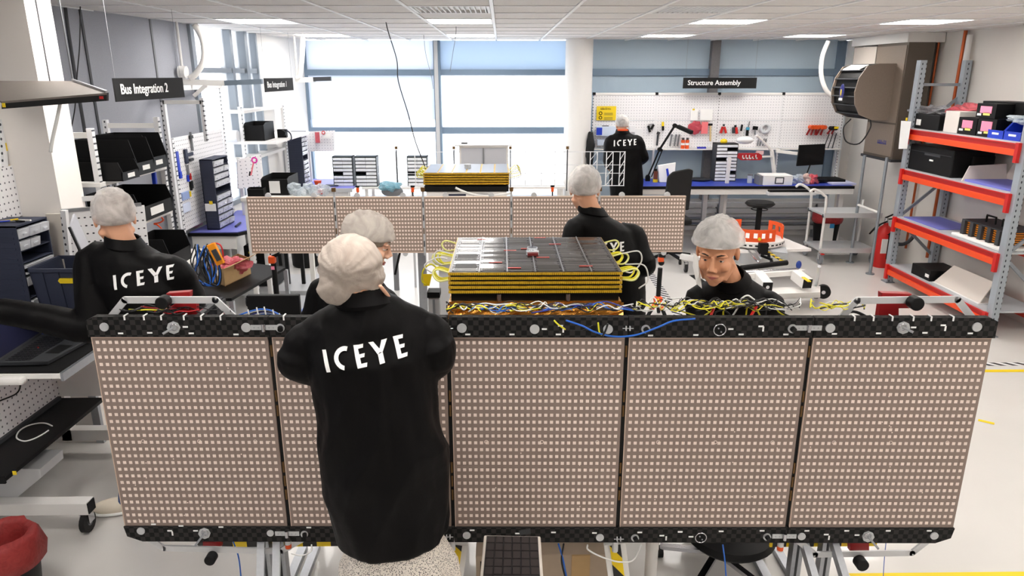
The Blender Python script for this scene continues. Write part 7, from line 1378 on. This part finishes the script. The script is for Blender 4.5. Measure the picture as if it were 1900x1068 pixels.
    def cap(r, zc, back, seed, amp, top=0.0):
        mb = MB().sph((0, 0, 0), 1, 40, 26); vs = []
        for p in mb.v:
            q = Vector((p.x*r[0], p.y*r[1]-.014, p.z*r[2]+.03+top)); lim = zc+q.y*back
            if q.z < lim: q = Vector((q.x*(1-.25*min(1, (lim-q.z)/.08)), q.y*(1-.2*min(1, (lim-q.z)/.08)), lim-(lim-q.z)*.12))
            w_ = 1+amp*noise.noise(Vector((p.x*7+seed, p.y*7, p.z*3)))+amp*.5*noise.noise(p*17); q = Vector((q.x*w_, q.y*w_, q.z*w_ if q.z > 0 else q.z)); vs.append(L_(*q))
        mb.v = vs; return mb
    if g('nohair'): P('hair', MB().sph(hd+Vector((0, 0, .01)), .078, 24, 16), hm_, root, smooth=True)
    else: P('hair', cap((.079, .099, .09), g('hz', -.01), .35, 3, .03), hm_, root, smooth=True)
    if g('net', True):
        nr = g('nr', (.09, .112, .104)); P('hairnet', cap(nr, g('nz', .0), .3, 9, g('namp', .07), .004), g('netm', M_net), root, smooth=True)
    if g('face', True):
        for x in (-1, 1):
            e = P('eye', MB().sph(L_(x*.031, .0735, .006), .0125, 14, 10), M_eye, root, smooth=True); P('iris', MB().sph(L_(x*.031, .0835, .005), .0055, 10, 8), M_iris, e, smooth=True)
            P('eyelid', MB().sph(L_(x*.031, .0735, .0095), (.0142, .0138, .0105), 14, 8, M), sk, root, smooth=True)
            P('eyebrow', MB().tube([L_(x*.016, .091, .028), L_(x*.032, .089, .034), L_(x*.048, .077, .029)], [.003, .0038, .002], 6), hm_, root, smooth=True)
        P('lips', MB().tube([L_(-.022, .086, -.0705), L_(0, .0975, -.065), L_(.022, .086, -.0705)], [.002, .0052, .002], 8).tube([L_(-.019, .086, -.0725), L_(0, .0955, -.074), L_(.019, .086, -.0725)], [.002, .0058, .002], 8), M_lip, root, smooth=True)
    return root, L_, coat
up = Vector((0, 0, 1))
# 1 ---- woman in front
Yw = 2.1
hd = py(656, 508, Yw+.04)
r1, L1_, c1 = person('person in long black coat standing with their back to us before the front array', dict(
    hem=py(729, 982, Yw+.02), pel=py(715, 860, Yw), wai=py(706, 770, Yw), che=py(690, 665, Yw+.02), sho=py(680, 603, Yw+.04), nec=py(676, 556, Yw+.03), hd=hd, side=(1, .05, .06), M=rotm(12, 22, -6), face=False,
    elL=py(556, 672, Yw+.02), elR=py(812, 655, Yw+.02), wrL=(-.56, 2.32, 1.28), wrR=(-.3, 2.32, 1.28), hdirL=(.6, .05, -.8), hdirR=(-.6, .05, -.8), ft=((-.47, Yw+.02, 0), (-.27, Yw+.02, 0)), dirv=(0, 1, 0), skirt=True,
    cw=(.185, .205, .19, .2, .225, .125), cd=(.16, .16, .145, .14, .115, .085), sr=1.0, sw=.18, text=(py(606, 691, Yw-.12), py(743, 669, Yw-.12)-py(606, 691, Yw-.12), (-.3, 0, 1), .064, (0, 1, -.08)), hair=(150, 132, 118), net=False, nohair=True, hs=.84, fold=.022, cvox=.007))
sk = MB().rings([(Vector((-.37, Yw+.02, .95)), .14, .12, (1, 0, 0), (0, 1, 0)), (Vector((-.365, Yw+.02, .79)), .155, .135, (1, 0, 0), (0, 1, 0)), (Vector((-.365, Yw+.02, .68)), .195, .17, (1, 0, 0), (0, 1, 0)), (Vector((-.36, Yw+.02, .38)), .23, .21, (1, 0, 0), (0, 1, 0))], 40)
sk.v = [p+Vector((p.x+.365, p.y-Yw, 0))*(.08 if p.z < .75 else 0)*math.sin(9*math.atan2(p.y-Yw, p.x+.365)) for p in sk.v]
M_skirt = bpy.data.materials.new('speckled_skirt'); M_skirt.use_nodes = True; N = M_skirt.node_tree.nodes; Lk = M_skirt.node_tree.links
vo = N.new('ShaderNodeTexVoronoi'); vo.inputs['Scale'].default_value = 210; tcn = N.new('ShaderNodeTexCoord'); Lk.new(tcn.outputs['Object'], vo.inputs['Vector']); rp = N.new('ShaderNodeValToRGB'); rp.color_ramp.elements[0].position = .3; rp.color_ramp.elements[1].position = .42; rp.color_ramp.elements[0].color = (*lin((70, 66, 64)), 1); rp.color_ramp.elements[1].color = (*lin((236, 228, 218)), 1); Lk.new(vo.outputs['Distance'], rp.inputs[0]); Lk.new(rp.outputs[0], N['Principled BSDF'].inputs['Base Color'])
P('skirt', sk, M_skirt, r1, label='pale speckled skirt below the coat hem', smooth='auto')
cap_c = py(651, 493, Yw+.04)
nb = MB(); nb.sph(cap_c, (.098, .112, .1), 40, 28, rotm(10, 15)); nb.sph(py(627, 530, Yw), (.06, .07, .06), 28, 20); nb.sph(py(683, 508, Yw+.03), (.05, .06, .07), 24, 16)
def netw(p):
    d_ = p-cap_c; a = math.atan2(d_.z, d_.x); return .005*noise.noise(Vector((a*6, d_.length*5, 2)))+.0035*(1-abs(noise.noise(Vector((p.x*26+p.z*14, p.y*9, p.z*7))))*3)
PM('hairnet', solid(nb, .006, 6, netw), M_net2, r1, label='large gathered off white hairnet over a bun')
P('neck_scarf_edge', MB().tube(cr([py(705, 530, Yw-.02), py(716, 543, Yw), py(722, 552, Yw+.02)], 4), [.006]*9, 8), M_skin2, r1, smooth=True)
# 2 ---- older woman in profile behind
Y2 = 3.02
hd = py(684, 449, Y2)
r2, L2_, c2 = person('person with grey hair in a hairnet looking right behind the front figure', dict(
    hem=(-.62, Y2+.2, .62), pel=(-.62, Y2+.15, .95), wai=(-.64, Y2+.1, 1.1), che=py(655, 585, Y2+.05), sho=py(655, 535, Y2), nec=py(662, 503, Y2-.02), hd=hd, side=(.85, -.52, 0), M=rotm(-84, 22, 0), hs=.96,
    elL=(-.88, Y2+.1, 1.18), elR=(-.4, Y2-.05, 1.18), wrL=(-.7, Y2-.12, 1.16), wrR=(-.42, Y2+.2, 1.08), ft=((-.68, Y2+.25, 0), (-.55, Y2+.1, 0)), dirv=(.9, .4, 0), skin=M_skin2, hair=(150, 138, 124), nr=(.092, .122, .106), nz=.02, vox=.005, netm=veil('hairnet_thin', (226, 218, 210), .5, 13, .85, .35), cd=(.17, .15, .13, .13, .1, .08)))
# 3 ---- man on the left bending over laptop
Y3 = 3.35
hd = py(213, 405, Y3)
r3, L3_, c3 = person('person bending left over the laptop bench in a black coat with blue trousers', dict(
    hem=(-1.62, Y3+.1, .72), pel=(-1.62, Y3+.05, 1.02), wai=py(283, 575, Y3), che=py(258, 520, Y3), sho=py(244, 478, Y3), nec=py(233, 452, Y3), hd=hd, side=(.985, -.02, -.17), M=rotm(28, 14, 0), face=True,
    elL=py(170, 606, Y3-.1), elR=py(350, 555, Y3+.02), wrL=py(-10, 574, Y3-.15), wrR=(-1.75, Y3+.3, 1.08), ft=((-2.06, 3.47, 0), (-1.55, 3.5, 0)), dirv=(-.93, -.25, 0), trs=mat('blue_jeans', (70, 92, 140), .85, nz=(50, .15)), shm=mat('cream_shoe', (226, 216, 198), .7), sw=.19, sr=1.25, cw=(.21, .22, .23, .24, .215, .12),
    text=(py(212, 538, Y3-.15), py(322, 520, Y3-.15)-py(212, 538, Y3-.15), (-.08, 0, 1), .068, (0, 1, -.1)), skin=M_skin, hair=(120, 84, 56), hs=1.02, nr=(.092, .115, .108), nz=-.012))
# 4 ---- man with back to us behind the stack
Y4 = 4.15
hd = py(1085, 352, Y4)
r4, L4_, c4 = person('person in black coat with their back to us right behind the gold stack', dict(
    hem=(.72, Y4+.05, .55), pel=py(1140, 580, Y4), wai=py(1140, 530, Y4), che=py(1136, 465, Y4), sho=py(1118, 420, Y4), nec=py(1100, 393, Y4), hd=hd, side=(.97, .1, -.16), M=rotm(-8, 12, 0), face=True,
    elL=py(1055, 470, Y4-.05), elR=py(1195, 492, Y4-.05), wrL=(.5, Y4-.2, 1.22), wrR=(.62, Y4+.28, 1.25), ft=((.6, Y4+.05, 0), (.85, Y4+.05, 0)), dirv=(0, 1, 0), sw=.17, sr=1.1, cw=(.2, .2, .19, .2, .19, .1), text=(py(1092, 470, Y4-.15), (1, 0, .05), (0, 0, 1), .055, (0, 1, -.1)), hair=(110, 96, 86), nr=(.096, .118, .11), nz=-.01))
# 5 ---- young man facing us on the right
Y5 = 3.25
hd = py(1331, 466, Y5)
r5, L5_, c5 = person('person with short hair under a hairnet looking down beside the rotary trolley', dict(
    hem=(1.2, Y5+.3, .6), pel=(1.2, Y5+.25, .9), wai=(1.19, Y5+.2, 1.05), che=py(1362, 600, Y5+.12), sho=py(1362, 545, Y5+.08), nec=py(1356, 518, Y5+.05), hd=hd, side=(-.9, .42, 0), M=rotm(153, 17, 0),
    elL=py(1425, 640, Y5+.1), elR=py(1300, 635, Y5+.05), wrL=(1.3, Y5-.15, 1.05), wrR=(1.0, Y5-.15, 1.05), ft=((1.29, Y5+.3, 0), (1.09, Y5+.22, 0)), dirv=(-.4, -.9, 0), vox=.0045, hs=1.16, hair=(52, 40, 32), nr=(.103, .12, .108), nz=.036, hz=.03, skin=mat('skin_warm', (212, 152, 116), .5, nz=(30, .06)), cw=(.2, .19, .18, .19, .175, .1)))
mk_ = MB(); 
pts = [L5_(.062, .06, -.0), L5_(.088, .03, -.0), L5_(.09, .035, -.06), L5_(.06, .1, -.1), L5_(.035, .115, -.11), L5_(.05, .1, -.055)]
P('paper_mask', MB().prism(pts, M_ := (L5_(0, .003, 0)-L5_(0, 0, 0))), M_paper, r5, label='white paper mask hanging off one ear')
# 6 ---- far technician
Y6 = 9.25
hd = py(1154, 232, Y6)
r6, L6_, c6 = person('person in black coat standing at the far tool boards under the yellow notice', dict(
    hem=py(1163, 380, Y6), pel=py(1162, 335, Y6), wai=py(1161, 308, Y6), che=py(1159, 275, Y6), sho=py(1157, 256, Y6), nec=py(1155, 245, Y6), hd=hd, side=(1, 0, 0), M=rotm(4, 10, 0), face=True, vox=.009, cvox=.012, hs=.95,
    elL=py(1129, 296, Y6+.02), elR=py(1193, 292, Y6+.02), wrL=(py(1136, 300, Y6).x, Y6+.28, 1.15), wrR=(py(1183, 300, Y6).x, Y6+.28, 1.15), ft=((1.62, Y6, 0), (1.84, Y6, 0)), dirv=(0, 1, 0), sw=.17, text=(py(1141, 272, Y6-.2), (1, 0, .06), (0, 0, 1), .075, (0, 1, -.05)), hair=(120, 116, 112), nr=(.09, .105, .1), nz=-.01, sr=1.15, cw=(.2, .22, .21, .22, .2, .11)))
P('orange_strap', MB().bar(py(1146, 241, Y6-.1), py(1165, 241, Y6-.1), .02, .02), M_orange, r6)
